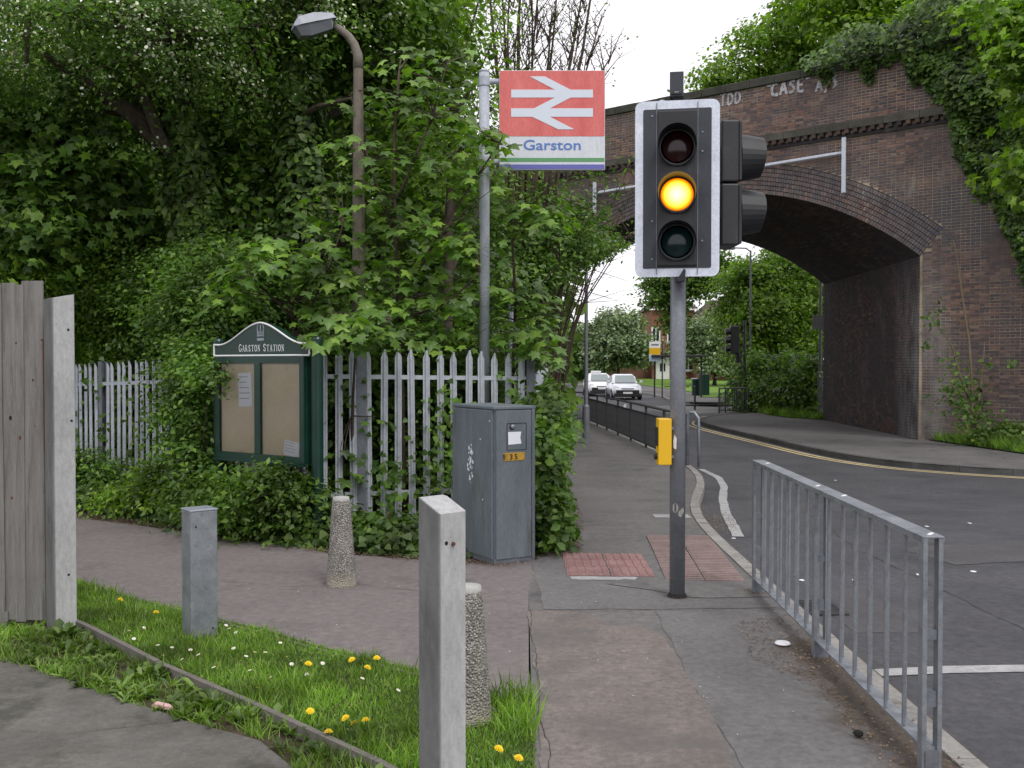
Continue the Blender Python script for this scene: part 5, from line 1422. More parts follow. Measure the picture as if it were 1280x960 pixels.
# canopy on local z up; length along x
prof2 = [(-0.24, -0.0, 0.07), (-0.2, 0.06, 0.095), (0, 0.10, 0.115), (0.18, 0.09, 0.115), (0.25, 0.02, 0.09)]
V = []; Fc = []
for (x_, zt2, w2) in prof2:
    V += [(x_, -w2, 0.0), (x_, -w2*0.75, zt2), (x_, w2*0.75, zt2), (x_, w2, 0.0)]
for i in range(4):
    for k in range(3): Fc.append((i*4+k, (i+1)*4+k, (i+1)*4+k+1, i*4+k+1))
Fc += [(0, 1, 2, 3), (19, 18, 17, 16)]
mb.add(V, Fc, Th); lh = mb.build('lantern_canopy', surf('lantern_metal', (0.3, 0.32, 0.36), (0.38, 0.40, 0.45), 5, 0.5, obj=True), lp)
mb = MB(); V = []; Fc = []
for (x_, dz, w2) in [(-0.19, -0.03, 0.07), (-0.15, -0.10, 0.085), (0.1, -0.125, 0.095), (0.21, -0.105, 0.09), (0.24, -0.02, 0.085)]:
    V += [(x_, -w2*1.1, -0.002), (x_, -w2*0.8, dz), (x_, w2*0.8, dz), (x_, w2*1.1, -0.002)]
for i in range(4):
    for k in range(3): Fc.append((i*4+k, (i+1)*4+k, (i+1)*4+k+1, i*4+k+1))
Fc += [(0, 3, 2, 1), (16, 17, 18, 19)]
mb.add(V, Fc, Th); mb.build('lantern_bowl', plain('cloudy_plastic', (0.12, 0.13, 0.15), 0.25, var=0.2), lp)
mb = MB(); mb.box((0.13, -0.03, 0.115), (0.05, 0.05, 0.035), M=Th); mb.box((0.02, 0, 0.10), (0.28, 0.02, 0.02), M=Th); mb.build('lantern_latch', M['galvdark'], lp)

# ---- slim posts and lamp columns further off
def column_post(name, label, cat, x, y, prof, mat, extra=None):
    t = thing(name, label, cat, gz(x, y))
    mb = MB(); mb.tube([(0, 0, z) for z, r_ in prof], [r_ for z, r_ in prof], 12); mb.build('column', M[mat], t, smooth=False)
    return t
t = column_post('street_lamp', 'slim street lamp column with a thicker green grey base on the pavement before the bridge', 'street lamp', 1.78, 23.9, [(-0.05, 0.085), (0.88, 0.085), (0.93, 0.05), (4.6, 0.036)], 'polegrey')
mb = MB(); mb.tube([(0, 0, 4.6), (0.05, -0.05, 4.75), (0.35, -0.1, 4.82)], 0.03, 8); mb.build('arm', M['polegrey'], t)
mb = MB(); mb.box((0.55, -0.12, 4.82), (0.45, 0.2, 0.1), bev=0.03); mb.build('lantern', M['galv'], t)
t = column_post('slim_post', 'short pale square post rising from the bushes right of the sign pole', 'post', (640-640)/F*12.6, 12.6, [(-0.05, 0.045), (2.75, 0.045)], 'signpole')
t = column_post('slim_post', 'short faint post deep in the bushes just left of the pale square post', 'post', (630-640)/F*13.4, 13.4, [(-0.05, 0.04), (2.0, 0.04)], 'galvdark')
t = column_post('sign_post', 'slim grey post at the far corner of the bridge carrying a small square plate', 'sign post', (1025-640)/F*34.75, 34.75, [(-0.05, 0.09), (1.6, 0.09), (1.65, 0.055), (6.2, 0.045)], 'polegrey')
mb = MB(); mb.box((-0.08, -0.08, 3.35), (0.46, 0.02, 0.5), bev=0.004); mb.build('plate', M['galvdark'], t)
mb = MB(); mb.box((-0.0, -0.05, 3.35), (0.12, 0.04, 0.04)); mb.build('clip', M['galvdark'], t)
t = column_post('street_lamp', 'distant thin street lamp with a horizontal arm among the trees beyond the bridge', 'street lamp', (937.5-640)/F*44, 44, [(-0.05, 0.08), (1.4, 0.08), (1.45, 0.055), (6.9, 0.04)], 'galvdark')
mb = MB(); mb.tube([(0, 0, 6.85), (-0.2, 0, 7.0), (-0.8, 0, 7.02)], 0.03, 8); mb.build('arm', M['galvdark'], t)
mb = MB(); mb.box((-1.0, 0, 7.0), (0.6, 0.2, 0.12), bev=0.03); mb.build('lantern', M['galv'], t)

# ---- far traffic light, seen from behind
t = thing('traffic_light', 'far black traffic light head seen from behind on the opposite corner beyond the bridge', 'traffic light', gz((930.5-640)/F*41.0, 41.0))
mb = MB(); mb.tube([(0, 0, -0.05), (0, 0, 3.7)], 0.055, 10); mb.build('pole', M['barrier'], t)
mb = MB(); mb.box((-0.42, 0.0, 2.9), (0.36, 0.3, 1.15), bev=0.03); mb.box((-0.2, 0, 3.2), (0.3, 0.06, 0.06)); mb.box((-0.2, 0, 2.6), (0.3, 0.06, 0.06)); mb.build('housing', M['black'], t)
for z_ in (3.25, 2.9, 2.55):
    mb = MB(); mb.tube([(-0.58, 0, z_), (-0.80, 0, z_ - 0.02)], [0.14, 0.13], 12); mb.build('visor', M['black'], t)
mb = MB(); mb.tube([(-0.25, 0, 2.35), (-0.25, 0, 1.95)], 0.13, 8); mb.build('lower_box', M['black'], t)

# ---- bus stop, shelter, cabinets across the road
t = thing('bus_stop_flag', 'bus stop flag in white, yellow and blue on a thin pole by the shelter', 'bus stop sign', gz((817-640)/F*56, 56))
mb = MB(); mb.tube([(0.5, 0.1, 0), (0.5, 0.1, 3.2)], 0.04, 8); mb.build('pole', M['barrier'], t)
for z_, h_, mt in ((2.98, 0.34, M['white']), (2.62, 0.38, M['yellowbox']), (2.24, 0.38, plain('pale_blue_panel', (0.5, 0.68, 0.85), 0.5))):
    mb = MB(); mb.box((0.07, 0.05, z_), (0.62, 0.04, h_)); mb.build('flag_panel', mt, t)
mb = MB(); mb.box((0.07, 0.028, 2.98), (0.42, 0.006, 0.08)); mb.build('print', M['galvdark'], t)
t = thing('bus_shelter', 'dark framed open bus shelter on the pavement across the junction', 'bus shelter', gz((843-640)/F*56, 56.5))
mb = MB(); mb.box((0.25, 0, 2.35), (3.1, 1.3, 0.14), bev=0.03); mb.build('roof', M['shelterbrown'], t)
for x_ in (-1.05, 0.35, 1.6):
    mb = MB(); mb.box((x_, 0.5 if x_ == 0.35 else 0, 1.15), (0.08, 0.08, 2.3)); mb.build('post', M['shelterbrown'], t)
mb = MB(); mb.box((0.3, 0.55, 0.6), (1.4, 0.25, 0.05)); mb.build('bench', M['shelterbrown'], t)
t = thing('green_cabinet', 'dark green telecom cabinet on the lawn edge beyond the shelter', 'cabinet', gz((879.5-640)/F*60, 60))
mb = MB(); mb.box((0, 0, 0.62), (0.62, 0.45, 1.25), bev=0.02); mb.build('case', plain('cabinet_green', (0.012, 0.055, 0.042), 0.5), t)
mb = MB(); mb.box((0, 0, 1.27), (0.68, 0.5, 0.05)); mb.build('lid', M['galvdark'], t)
mb = MB(); mb.box((0, -0.228, 0.6), (0.012, 0.006, 1.1)); mb.build('door_seam', M['darkhole'], t)
t = thing('green_cabinet', 'narrow dark cabinet standing immediately left of the green telecom cabinet', 'cabinet', gz((869-640)/F*60.3, 60.3))
mb = MB(); mb.box((0, 0, 0.5), (0.36, 0.4, 1.0), bev=0.02); mb.build('case', M['boardgreen'], t)
mb = MB(); mb.box((0, 0, 1.02), (0.42, 0.45, 0.05)); mb.build('lid', M['white'], t)

# ---- cars
def car(label, loc, rz, body, taxi=False, k=1.0):
    t = thing('car', label, 'car', loc, rz)
    W2 = 0.84
    # stations along y (front -2.0 .. rear 2.0): half width, z low, z waist, z top of the lower body
    st = [(-1.98, 0.60, 0.30, 0.42, 0.52), (-1.92, 0.74, 0.22, 0.48, 0.66), (-1.7, 0.82, 0.18, 0.55, 0.76), (-1.2, 0.84, 0.17, 0.62, 0.87), (-0.85, 0.845, 0.17, 0.66, 0.93), (0, 0.85, 0.17, 0.68, 0.94), (1.2, 0.85, 0.17, 0.68, 0.95), (1.75, 0.82, 0.2, 0.66, 0.96), (1.95, 0.74, 0.28, 0.62, 0.88)]
    V = []; Fc = []
    for (y, w, zl, zm, zh) in st:
        V += [(-w*0.93, y, zl), (-w, y, (zl+zm)/2), (-w, y, zm), (-w*0.94, y, zh - 0.03), (-w*0.6, y, zh + 0.015), (w*0.6, y, zh + 0.015), (w*0.94, y, zh - 0.03), (w, y, zm), (w, y, (zl+zm)/2), (w*0.93, y, zl)]
    n_ = 10
    for i in range(len(st) - 1):
        for q in range(n_):
            q2 = (q + 1) % n_
            Fc.append((i*n_+q, i*n_+q2, (i+1)*n_+q2, (i+1)*n_+q))
    Fc += [list(range(n_)), [(len(st)-1)*n_+q for q in range(n_)][::-1]]
    mb = MB(); mb.add(V, Fc)
    # cabin
    cabn = [(-0.95, 0.70, 0.90, 0.925), (-0.25, 0.66, 0.90, 1.36), (0.1, 0.63, 0.9, 1.43), (0.9, 0.62, 0.9, 1.42), (1.45, 0.62, 0.9, 1.3), (1.85, 0.66, 0.9, 0.97)]
    V = []; Fc = []
    for (y, w, zl, zh) in cabn:
        V += [(-w - 0.10, y, zl), (-w, y, zl + (zh - zl)*0.8), (-w*0.8, y, zh), (w*0.8, y, zh), (w, y, zl + (zh - zl)*0.8), (w + 0.10, y, zl)]
    for i in range(len(cabn) - 1):
        for q in range(5): Fc.append((i*6+q, i*6+q+1, (i+1)*6+q+1, (i+1)*6+q))
    mb.add(V, Fc); mb.build('body', body, t, smooth=True)
    mb = MB(); mb.add([(-0.60, -0.93, 0.965), (0.60, -0.93, 0.965), (0.50, -0.31, 1.36), (-0.50, -0.31, 1.36)], [(0, 1, 2, 3)]); mb.build('windscreen', M['windscreen'], t)
    for sx in (-1, 1):
        mb = MB(); mb.add([(sx*0.765, -0.55, 0.98), (sx*0.755, 1.3, 0.98), (sx*0.665, 1.1, 1.32), (sx*0.68, -0.15, 1.3)], [(0, 1, 2, 3)]); mb.build('side_window', M['glass'], t)
        mb = MB(); mb.box((sx*0.93, -0.72, 1.0), (0.17, 0.09, 0.13), bev=0.03); mb.build('wing_mirror', body, t)
        mb = MB(); mb.add([(sx*0.44, -1.955, 0.60), (sx*0.75, -1.86, 0.66), (sx*0.78, -1.70, 0.79), (sx*0.50, -1.86, 0.73)], [(0, 1, 2, 3)]); mb.build('headlight', M['headlamp'], t)
        for y in (-1.28, 1.25):
            mb = MB(); Tw = Matrix.Translation((sx*0.76, y, 0.30)) @ Matrix.Rotation(pi/2, 4, 'Y')
            mb.lathe([(0.2, -0.10), (0.29, -0.10), (0.305, -0.05), (0.305, 0.05), (0.29, 0.10), (0.2, 0.10)], 18, M=Tw); w_ = mb.build('wheel', M['rubber'], t)
            mb = MB(); mb.lathe([(0.19, -0.108), (0.19, 0.108)], 12, M=Tw); mb.build('hub', M['galv'], w_)
    mb = MB(); mb.box((0, -1.975, 0.46), (1.3, 0.08, 0.2), bev=0.03); mb.box((0, -1.93, 0.27), (1.5, 0.14, 0.2), bev=0.03); mb.box((0, -1.93, 0.615), (0.7, 0.05, 0.07), bev=0.01); mb.build('grille', M['black'], t)
    mb = MB(); mb.box((0, -2.02, 0.40 if not taxi else 0.5), (0.52, 0.015, 0.11)); mb.build('number_plate', M['white'], t)
    mb = MB(); mb.box((0, -1.0, 0.955), (1.1, 0.08, 0.02)); mb.build('wiper_panel', M['black'], t)
    if taxi:
        mb = MB(); mb.box((-0.15, 0.1, 1.50), (0.65, 0.22, 0.15), bev=0.03); mb.build('roof_sign', M['white'], t)
    return t
m, n, b = newmat('windscreen_glass'); b.inputs['Base Color'].default_value = (0.22, 0.27, 0.27, 1); b.inputs['Roughness'].default_value = 0.08; b.inputs['Specular IOR Level'].default_value = 0.9; M['windscreen'] = m
m, n, b = newmat('headlamp_lens'); b.inputs['Base Color'].default_value = (0.55, 0.58, 0.6, 1); b.inputs['Roughness'].default_value = 0.15; M['headlamp'] = m
m, n, b = newmat('silver_paint'); b.inputs['Base Color'].default_value = (0.72, 0.75, 0.80, 1); b.inputs['Roughness'].default_value = 0.3; b.inputs['Metallic'].default_value = 0.15; b.inputs['Coat Weight'].default_value = 0.8; silver = m
m, n, b = newmat('white_car_paint'); b.inputs['Base Color'].default_value = (0.85, 0.85, 0.86, 1); b.inputs['Roughness'].default_value = 0.3; b.inputs['Coat Weight'].default_value = 0.8; wcar = m
car('silver hatchback car driving towards the camera in front of the white taxi', (hx(779, 57.5), 57.5, G(0, 57.5) - 0.11), radians(1), silver)
car('white taxi with a pale roof sign driving behind the silver hatchback', (hx(748, 63.5), 63.5, G(0, 63.5) - 0.11), radians(2), wcar, taxi=True)

# ---- small person walking far off at the left
def person(label, loc, rz):
    t = thing('person', label, 'person', loc, rz)
    me = bpy.data.meshes.new('body')
    J = [((0, 0, 0.95), .13), ((0, 0, 1.15), .125), ((0, 0, 1.38), .15), ((0, 0, 1.50), .055), ((0, 0, 1.60), .085), ((0, -0.01, 1.70), .085),
         ((-.2, 0, 1.40), .055), ((-.25, .03, 1.12), .042), ((-.24, -.06, .88), .03), ((.2, 0, 1.40), .055), ((.25, -.02, 1.12), .042), ((.24, -.12, .9), .03),
         ((-.1, 0, .88), .09), ((-.1, -.05, .48), .06), ((-.1, .02, .08), .042), ((-.1, -.12, .04), .035), ((.1, 0, .88), .09), ((.1, .06, .48), .06), ((.1, .2, .1), .042), ((.1, .08, .04), .035)]
    E = [(0, 1), (1, 2), (2, 3), (3, 4), (4, 5), (2, 6), (6, 7), (7, 8), (2, 9), (9, 10), (10, 11), (0, 12), (12, 13), (13, 14), (14, 15), (0, 16), (16, 17), (17, 18), (18, 19)]
    me.from_pydata([j[0] for j in J], E, [])
    o = bpy.data.objects.new('body', me); COL.objects.link(o)
    o.modifiers.new('s', 'SKIN'); o.modifiers.new('u', 'SUBSURF').levels = 1
    for v, j in zip(me.skin_vertices[0].data, J): v.radius = (j[1], j[1])
    me.skin_vertices[0].data[0].use_root = True
    bpy.context.view_layer.update()
    m2 = bpy.data.meshes.new_from_object(o.evaluated_get(bpy.context.evaluated_depsgraph_get()))
    bpy.data.objects.remove(o)
    mats = [plain('skin', (0.45, 0.27, 0.2), 0.6), plain('pale_blue_top', (0.35, 0.45, 0.62), 0.8), plain('dark_trousers', (0.02, 0.022, 0.03), 0.8), plain('dark_hair', (0.02, 0.015, 0.012), 0.7)]
    for mm in mats: m2.materials.append(mm)
    for p in m2.polygons:
        c_ = p.center; p.use_smooth = True
        p.material_index = 3 if (c_.z > 1.70 or (c_.z > 1.6 and c_.y > 0.03)) else (0 if c_.z > 1.47 or (abs(c_.x) > .19 and c_.z < 1.15) else (1 if c_.z > 0.95 else 2))
    link('body', m2, t)
person('distant person in pale blue top and dark trousers at the left of the junction', (hx(685.5, 66), 66, G(0, 66)), 0.3)

# ---- bits of litter
def litter(name, label, cat, x, y, z, shape, mat, rz=0, group=None):
    t = tag(shape.build(name, mat), label, cat, group); t.location = (x, y, z); t.rotation_euler = (0, 0, rz); return t
p = GP(980, 809); mb = MB(); mb.lathe([(0.0445, 0), (0.046, 0.004), (0.040, 0.011), (0.015, 0.012)], 20); mb.lathe([(0.012, 0.0125), (0.010, 0.016)], 8)
litter('cup_lid', 'round white plastic cup lid lying on the pavement by the guard rail', 'cup lid', p.x, p.y, 0.012, mb, M['white'])
p = GP(1076, 926); mb = MB(); mb.lathe([(0.018, 0), (0.024, 0.008), (0.018, 0.02), (0.006, 0.024)], 7)
litter('stone', 'small dark stone on the pavement below the near guard rail', 'stone', p.x, p.y, 0.012, mb, M['darkhole'])
p = GP(200, 889); mb = MB(); mb.tube([(-0.055, 0, 0.012), (-0.03, 0.002, 0.016), (0.04, 0, 0.014), (0.062, 0.004, 0.008)], [0.006, 0.018, 0.016, 0.004], 6)
litter('crumpled_wrapper', 'pale pink crumpled wrapper lying at the edge of the concrete driveway', 'wrapper', p.x, p.y, 0.0, mb, plain('pink_wrapper', (0.6, 0.38, 0.36), 0.5), -0.35)
for (px, py) in ((1219, 716), (1070, 727), (1004, 727), (1150, 720), (1160, 659), (998, 666), (1214, 655), (918, 674), (1045, 601)):
    p = GP(px, py, -0.115); mb = MB()
    q = [(rnd.uniform(0.6, 1)*0.05*cos(a), rnd.uniform(0.6, 1)*0.05*sin(a)) for a in [i*pi/3 for i in range(6)]]
    mb.prism([(a_*0.55, b_*0.8) for a_, b_ in q], 0.0, 0.003)
    litter('paper_scrap', 'small pale scrap of paper lying on the road beyond the guard rail', 'paper scrap', p.x, p.y, p.z + 0.004, mb, M['paper'], 0, 'paper scraps on the road')
# gum spots and grit on the pavement
mb = MB()
r = random.Random(11)
for k in range(120):
    x = r.uniform(-2.4, 1.8); y = r.uniform(4.0, 9.0)
    if x < 0.1 and (y < 4.9 - 0.95 * x * 0.9 + 0.3 or y > 8.0): continue
    s_ = r.uniform(0.003, 0.006); z_ = G(x, y) + 0.008 + r.random()*0.001
    mb.add([(x + s_*cos(a)*r.uniform(.6, 1), y + s_*sin(a)*r.uniform(.6, 1), z_ + 0.001) for a in [i*pi/3 for i in range(6)]], [tuple(range(6))])
tag(mb.build('pavement_grit', M['paper']), kind='stuff')
# ================================================================ VEGETATION
def V3(p): return np.array([p[0], p[1], p[2]], dtype=np.float64)
TK = dict(v=[(0, 0, 0), (0.27, 0.42, 0.06), (0, 1, -0.06), (-0.27, 0.42, 0.06)], f=[(0, 1, 2), (0, 2, 3)])
TO = dict(v=[(0, 0, 0), (0.3, 0.25, 0.05), (0.32, 0.6, 0.03), (0, 1, -0.12), (-0.32, 0.6, 0.03), (-0.3, 0.25, 0.05)], f=[(0, 1, 2, 3), (0, 3, 4, 5)])
_mp = [(0, 0), (0.2, -0.10), (0.48, -0.02), (0.36, 0.17), (0.66, 0.40), (0.50, 0.50), (0.28, 0.47), (0.16, 0.62), (0, 1.0), (-0.16, 0.62), (-0.28, 0.47), (-0.50, 0.50), (-0.66, 0.40), (-0.36, 0.17), (-0.48, -0.02), (-0.2, -0.10)]
def _z(x, y): return -0.22 * (abs(x) ** 1.5) - 0.18 * max(0, y - 0.35) ** 1.3
TM = dict(v=[(0, 0.30, 0.03)] + [(x, y, _z(x, y)) for x, y in _mp], f=[(0, i + 1, (i + 1) % 16 + 1) for i in range(16)])
_ms = [(0, 0), (0.40, -0.08), (0.46, 0.16), (0.62, 0.48), (0.34, 0.62), (0, 1.0), (-0.34, 0.62), (-0.62, 0.48), (-0.46, 0.16), (-0.40, -0.08)]
TS = dict(v=[(0, 0.30, 0.03)] + [(x, y, _z(x, y)) for x, y in _ms], f=[(0, i + 1, (i + 1) % 10 + 1) for i in range(10)])
TI = dict(v=[(0, 0, 0.0), (0.46, 0.06, -0.05), (0.34, 0.5, 0.0), (0, 1, -0.1), (-0.34, 0.5, 0.0), (-0.46, 0.06, -0.05)], f=[(0, 1, 2, 3), (0, 3, 4, 5)])
TG = dict(v=[(-0.5, 0, 0), (0.5, 0, 0), (0.36, 0.55, 0.10), (-0.36, 0.55, 0.10), (0, 1, 0.38)], f=[(0, 1, 2, 3), (3, 2, 4)])
def unit(a): return a / np.maximum(1e-9, np.linalg.norm(a, axis=1, keepdims=True))
def leaf_geo(P, size, n, d, T, wid=1.0):
    n = unit(n); d = d - (d * n).sum(1, keepdims=True) * n; d = unit(d)
    b = np.cross(d, n)
    t = np.array(T['v'])
    size = np.asarray(size).reshape(-1, 1, 1)
    w = np.asarray(wid).reshape(-1, 1, 1) if hasattr(wid, '__len__') else wid
    V = P[:, None, :] + size * (w * t[None, :, 0:1] * b[:, None, :] + t[None, :, 1:2] * d[:, None, :] + t[None, :, 2:3] * n[:, None, :])
    return V.reshape(-1, 3)
def np_mesh(name, V, T, N):
    k = len(T['v'])
    me = bpy.data.meshes.new(name)
    loops = []; starts = []; tot = []
    fl = [len(f) for f in T['f']]
    base = np.concatenate([np.array(f) for f in T['f']])
    L = (base[None, :] + (np.arange(N) * k)[:, None]).ravel().astype(np.int32)
    lt = np.tile(np.array(fl, dtype=np.int32), N)
    ls = np.concatenate([[0], np.cumsum(lt)[:-1]]).astype(np.int32)
    me.vertices.add(len(V)); me.vertices.foreach_set('co', V.astype(np.float32).ravel())
    me.loops.add(len(L)); me.loops.foreach_set('vertex_index', L)
    me.polygons.add(len(lt)); me.polygons.foreach_set('loop_start', ls)
    try: me.polygons.foreach_set('loop_total', lt)
    except Exception: pass
    me.update(calc_edges=True)
    return me
CULL = [None]
def pxy(P):
    return 640 + P[:, 0] / P[:, 1] * F, HOR - (P[:, 2] - CAM_H) / P[:, 1] * F
def leaves(name, P, size, T, mat, parent=None, out=None, upw=0.8, outw=0.5, noise=0.5, droop=0.3, var=0.45, kind='stuff', wid=1.0, offset=None):
    if CULL[0] is not None:
        k_ = CULL[0](P); P = P[k_]
        if out is not None: out = out[k_]
    N = len(P)
    n = rng.normal(size=(N, 3)) * noise; n[:, 2] += upw
    if out is not None: n += unit(out) * outw
    d = rng.normal(size=(N, 3)); d[:, 2] = d[:, 2] * 0.4 - droop
    if out is not None: d += unit(out) * 0.5
    s = size * (1 + rng.uniform(-var, var, N))
    V = leaf_geo(P, s, n, d, T, wid)
    if parent is not None:
        pm = PM[parent.name]; V = V - np.array(pm.translation)[None, :]
    me = np_mesh(name, V, T, N); me.materials.append(mat)
    o = link(name, me, parent)
    if kind: o['kind'] = kind
    return o
def blob_pts(blobs, per, cr, flat=0.45, shell=0.45):
    """clumps of leaves spread through ellipsoids; returns points, outward vectors, clump centres"""
    P, O, Cc = [], [], []
    for (c, r, n) in blobs:
        c = V3(c)
        q = unit(rng.normal(size=(n, 3)))
        rad = shell + (1 - shell) * rng.random(n) ** 0.6
        off = q * rad[:, None] * np.array(r)[None, :]
        cen = c + off
        Cc.append(cen)
        k = per
        g = rng.normal(size=(n, k, 3)) * cr * np.array([0.5, 0.5, 0.5 * flat])
        tilt = q[:, None, :]
        # clumps hang: outer leaves sit lower
        hr = np.linalg.norm(g[:, :, :2], axis=2)
        g[:, :, 2] -= hr * 0.35
        P.append((cen[:, None, :] + g).reshape(-1, 3)); O.append((off[:, None, :] * 0.7 + g).reshape(-1, 3))
    return np.concatenate(P), np.concatenate(O), np.concatenate(Cc)
def curve_pts(a, b, bend, n=4):
    a, b = Vector(a), Vector(b); out = []
    m = a.lerp(b, 0.5) + Vector((rnd.uniform(-bend, bend), rnd.uniform(-bend, bend), rnd.uniform(-bend * 0.3, bend)))
    for i in range(n + 1):
        t = i / n; out.append(a * (1-t)**2 + m * 2*t*(1-t) + b * t*t)
    return out
def tree(name, label, cat, trunk, r0, r1, blobs, per, leaf, mat, T=TK, cr=0.5, group=None, limbs=2, bark='bark', twig=0.012, flat=0.45, shell=0.45, upw=0.8, outw=0.5, noise=0.5, limb_r=None, extra=None):
    tp = [Vector(p) for p in trunk]
    base = tp[0].copy()
    t = thing(name, label, cat, base, 0, group)
    inv = -base
    mb = MB(); pts = [p + inv for p in smooth_line(tp, 1)]
    n_ = len(pts)
    rad = [r0 + (r1 - r0) * i / (n_ - 1) for i in range(n_)]; rad[0] *= 1.25
    mb.tube(pts, rad, 9)
    tr = mb.build('trunk', M[bark], t, smooth=True)
    P, O, Cc = blob_pts(blobs, per, cr, flat, shell)
    lb = MB(); lr = limb_r or r1
    for (c, r, n) in blobs:
        c = Vector(c)
        j = min(range(len(tp) if len(tp) < 3 else len(tp)), key=lambda i: (tp[i] - c).length + (2 if tp[i].z > c.z else 0))
        src = tp[j] + inv
        cp = curve_pts(src, c + inv, (c - tp[j]).length * 0.12)
        lb.tube(cp, [lr * (1 - 0.6 * i / 4) for i in range(5)], 6)
        cen = [q for q in Cc if (Vector(q) - c).length < max(r) * 1.3]
        for q in rnd.sample(cen, min(len(cen), limbs)):
            lb.tube(curve_pts(c + inv, Vector(q) + inv, 0.15, 3), [lr * 0.4, lr * 0.3, lr * 0.2, twig * 0.5], 5)
    if lb.v: lb.build('branches', M[bark], t)
    leaves('crown', P, leaf, T, M[mat] if isinstance(mat, str) else mat, t, O, upw, outw, noise)
    if extra: extra(t, P, O, Cc)
    return t

def ivy_on(parent, path, radii, n, size, mat='l_ivy', name='ivy'):
    pts = [V3(p) for p in path]
    seg = rng.integers(0, len(pts) - 1, n); tt = rng.random(n)
    A = np.array(pts)[seg]; B = np.array(pts)[seg + 1]
    R = np.array(radii)[seg] * (1 - tt) + np.array(radii)[seg + 1] * tt
    c = A + (B - A) * tt[:, None]
    th = rng.random(n) * 2 * pi
    o = np.stack([np.cos(th), np.sin(th), np.zeros(n)], 1)
    bump = 0.75 + 0.35 * np.sin(c[:, 2] * 2.3 + th * 2) * np.sin(c[:, 2] * 0.9 + th * 3 + 1)
    P = c + o * (R * bump * rng.uniform(0.75, 1.12, n))[:, None]
    return leaves(name, P, size, TI, M[mat], parent, o, 0.45, 1.0, 0.35, 0.8)

# ---- ivy-clad trees and hawthorn, left
def blossoms(frac, size, lim):
    def f(t, P, O, Cc):
        m = (rng.random(len(P)) < frac) & lim(P)
        Q = P[m] + rng.normal(size=(m.sum(), 3)) * 0.03 + np.array([0, -0.02, 0.03])
        leaves('blossom', Q, size, dict(v=[(0.5, 0, 0), (0.15, 0.48, 0), (-0.4, 0.3, 0), (-0.4, -0.3, 0), (0.15, -0.48, 0)], f=[(0, 1, 2, 3, 4)]), M['blossom'], t, O[m], 0.8, 0.8, 0.5)
    return f
h1 = tree('hawthorn_tree', 'ivy clad hawthorn with white blossom, the thick trunk left of centre behind the notice board', 'tree',
     [W(268, 640, 13.6), W(258, 450, 13.6), W(250, 300, 13.5), W(238, 180, 13.3), W(222, 60, 13.2), W(228, -60, 13.0)], 0.30, 0.12,
     [(W(40, 20, 12.2), (1.6, 1.3, 0.9), 55), (W(150, 0, 12.0), (1.4, 1.2, 0.8), 50), (W(95, 95, 12.6), (1.2, 1.0, 0.55), 34), (W(220, 45, 12.2), (1.2, 1.1, 0.8), 44), (W(310, 35, 12.6), (1.1, 1.0, 0.9), 40),
      (W(300, 120, 13.2), (0.9, 0.8, 0.5), 22), (W(390, -10, 12.9), (1.2, 1.0, 0.8), 36), (W(180, 150, 13.2), (0.9, 0.8, 0.6), 22)],
     105, 0.066, 'l_mid', TK, 0.42, limbs=5, extra=blossoms(0.38, 0.034, lambda P: (P[:, 2] > 4.3) & (np.sin(P[:, 0] * 3.1 + 1) * np.sin(P[:, 2] * 3.7) + 0.5 * np.sin(P[:, 0] * 7.3 + P[:, 2] * 5) > -0.05)))
ivy_on(h1, [W(264, 560, 13.6), W(258, 450, 13.6), W(250, 300, 13.5), W(240, 190, 13.3), W(232, 120, 13.2)], [0.62, 0.55, 0.52, 0.5, 0.36], 13000, 0.085)
ivy_on(h1, [W(222, 185, 13.2), W(170, 130, 13.0), W(120, 60, 12.8)], [0.16, 0.12, 0.08], 1200, 0.075)
for a, b_ in (((205, 180), (150, 40)), ((170, 150), (60, 70))):
    mb = MB(); mb.tube([Vector(W(230, 210, 13.2)) - Vector(PM[h1.name].translation), Vector(W(a[0], a[1], 12.9)) - Vector(PM[h1.name].translation), Vector(W(b_[0], b_[1], 12.6)) - Vector(PM[h1.name].translation)], [0.12, 0.09, 0.04], 7); mb.build('limb', M['bark'], h1)
h2 = tree('ivy_clad_tree', 'second ivy smothered trunk, leaning upright just left of the old street lamp', 'tree',
     [W(425, 650, 13.4), W(408, 450, 13.4), W(388, 300, 13.3), W(374, 160, 13.2), W(370, 20, 13.0), W(380, -120, 13.0)], 0.22, 0.10,
     [(W(400, -30, 13.6), (1.5, 1.2, 0.9), 46), (W(470, 40, 14.2), (1.3, 1.1, 0.8), 40), (W(330, 200, 14.0), (0.9, 0.8, 0.8), 26), (W(470, 130, 14.6), (1.0, 1.0, 0.8), 30)],
     120, 0.10, 'l_dark', TO, 0.6, limbs=4)
ivy_on(h2, [W(420, 600, 13.4), W(408, 450, 13.4), W(388, 300, 13.3), W(374, 160, 13.2), W(370, 20, 13.0)], [0.45, 0.42, 0.42, 0.40, 0.26], 9000, 0.085)
for lab, px_ in (('first', 0),):
    mb = MB(); mb.tube([Vector(W(372, 150, 13.2)) - Vector(PM[h2.name].translation), Vector(W(400, 135, 12.6)) - Vector(PM[h2.name].translation), Vector(W(440, 125, 12.0)) - Vector(PM[h2.name].translation)], [0.05, 0.04, 0.02], 7); mb.build('limb', M['bark'], h2)
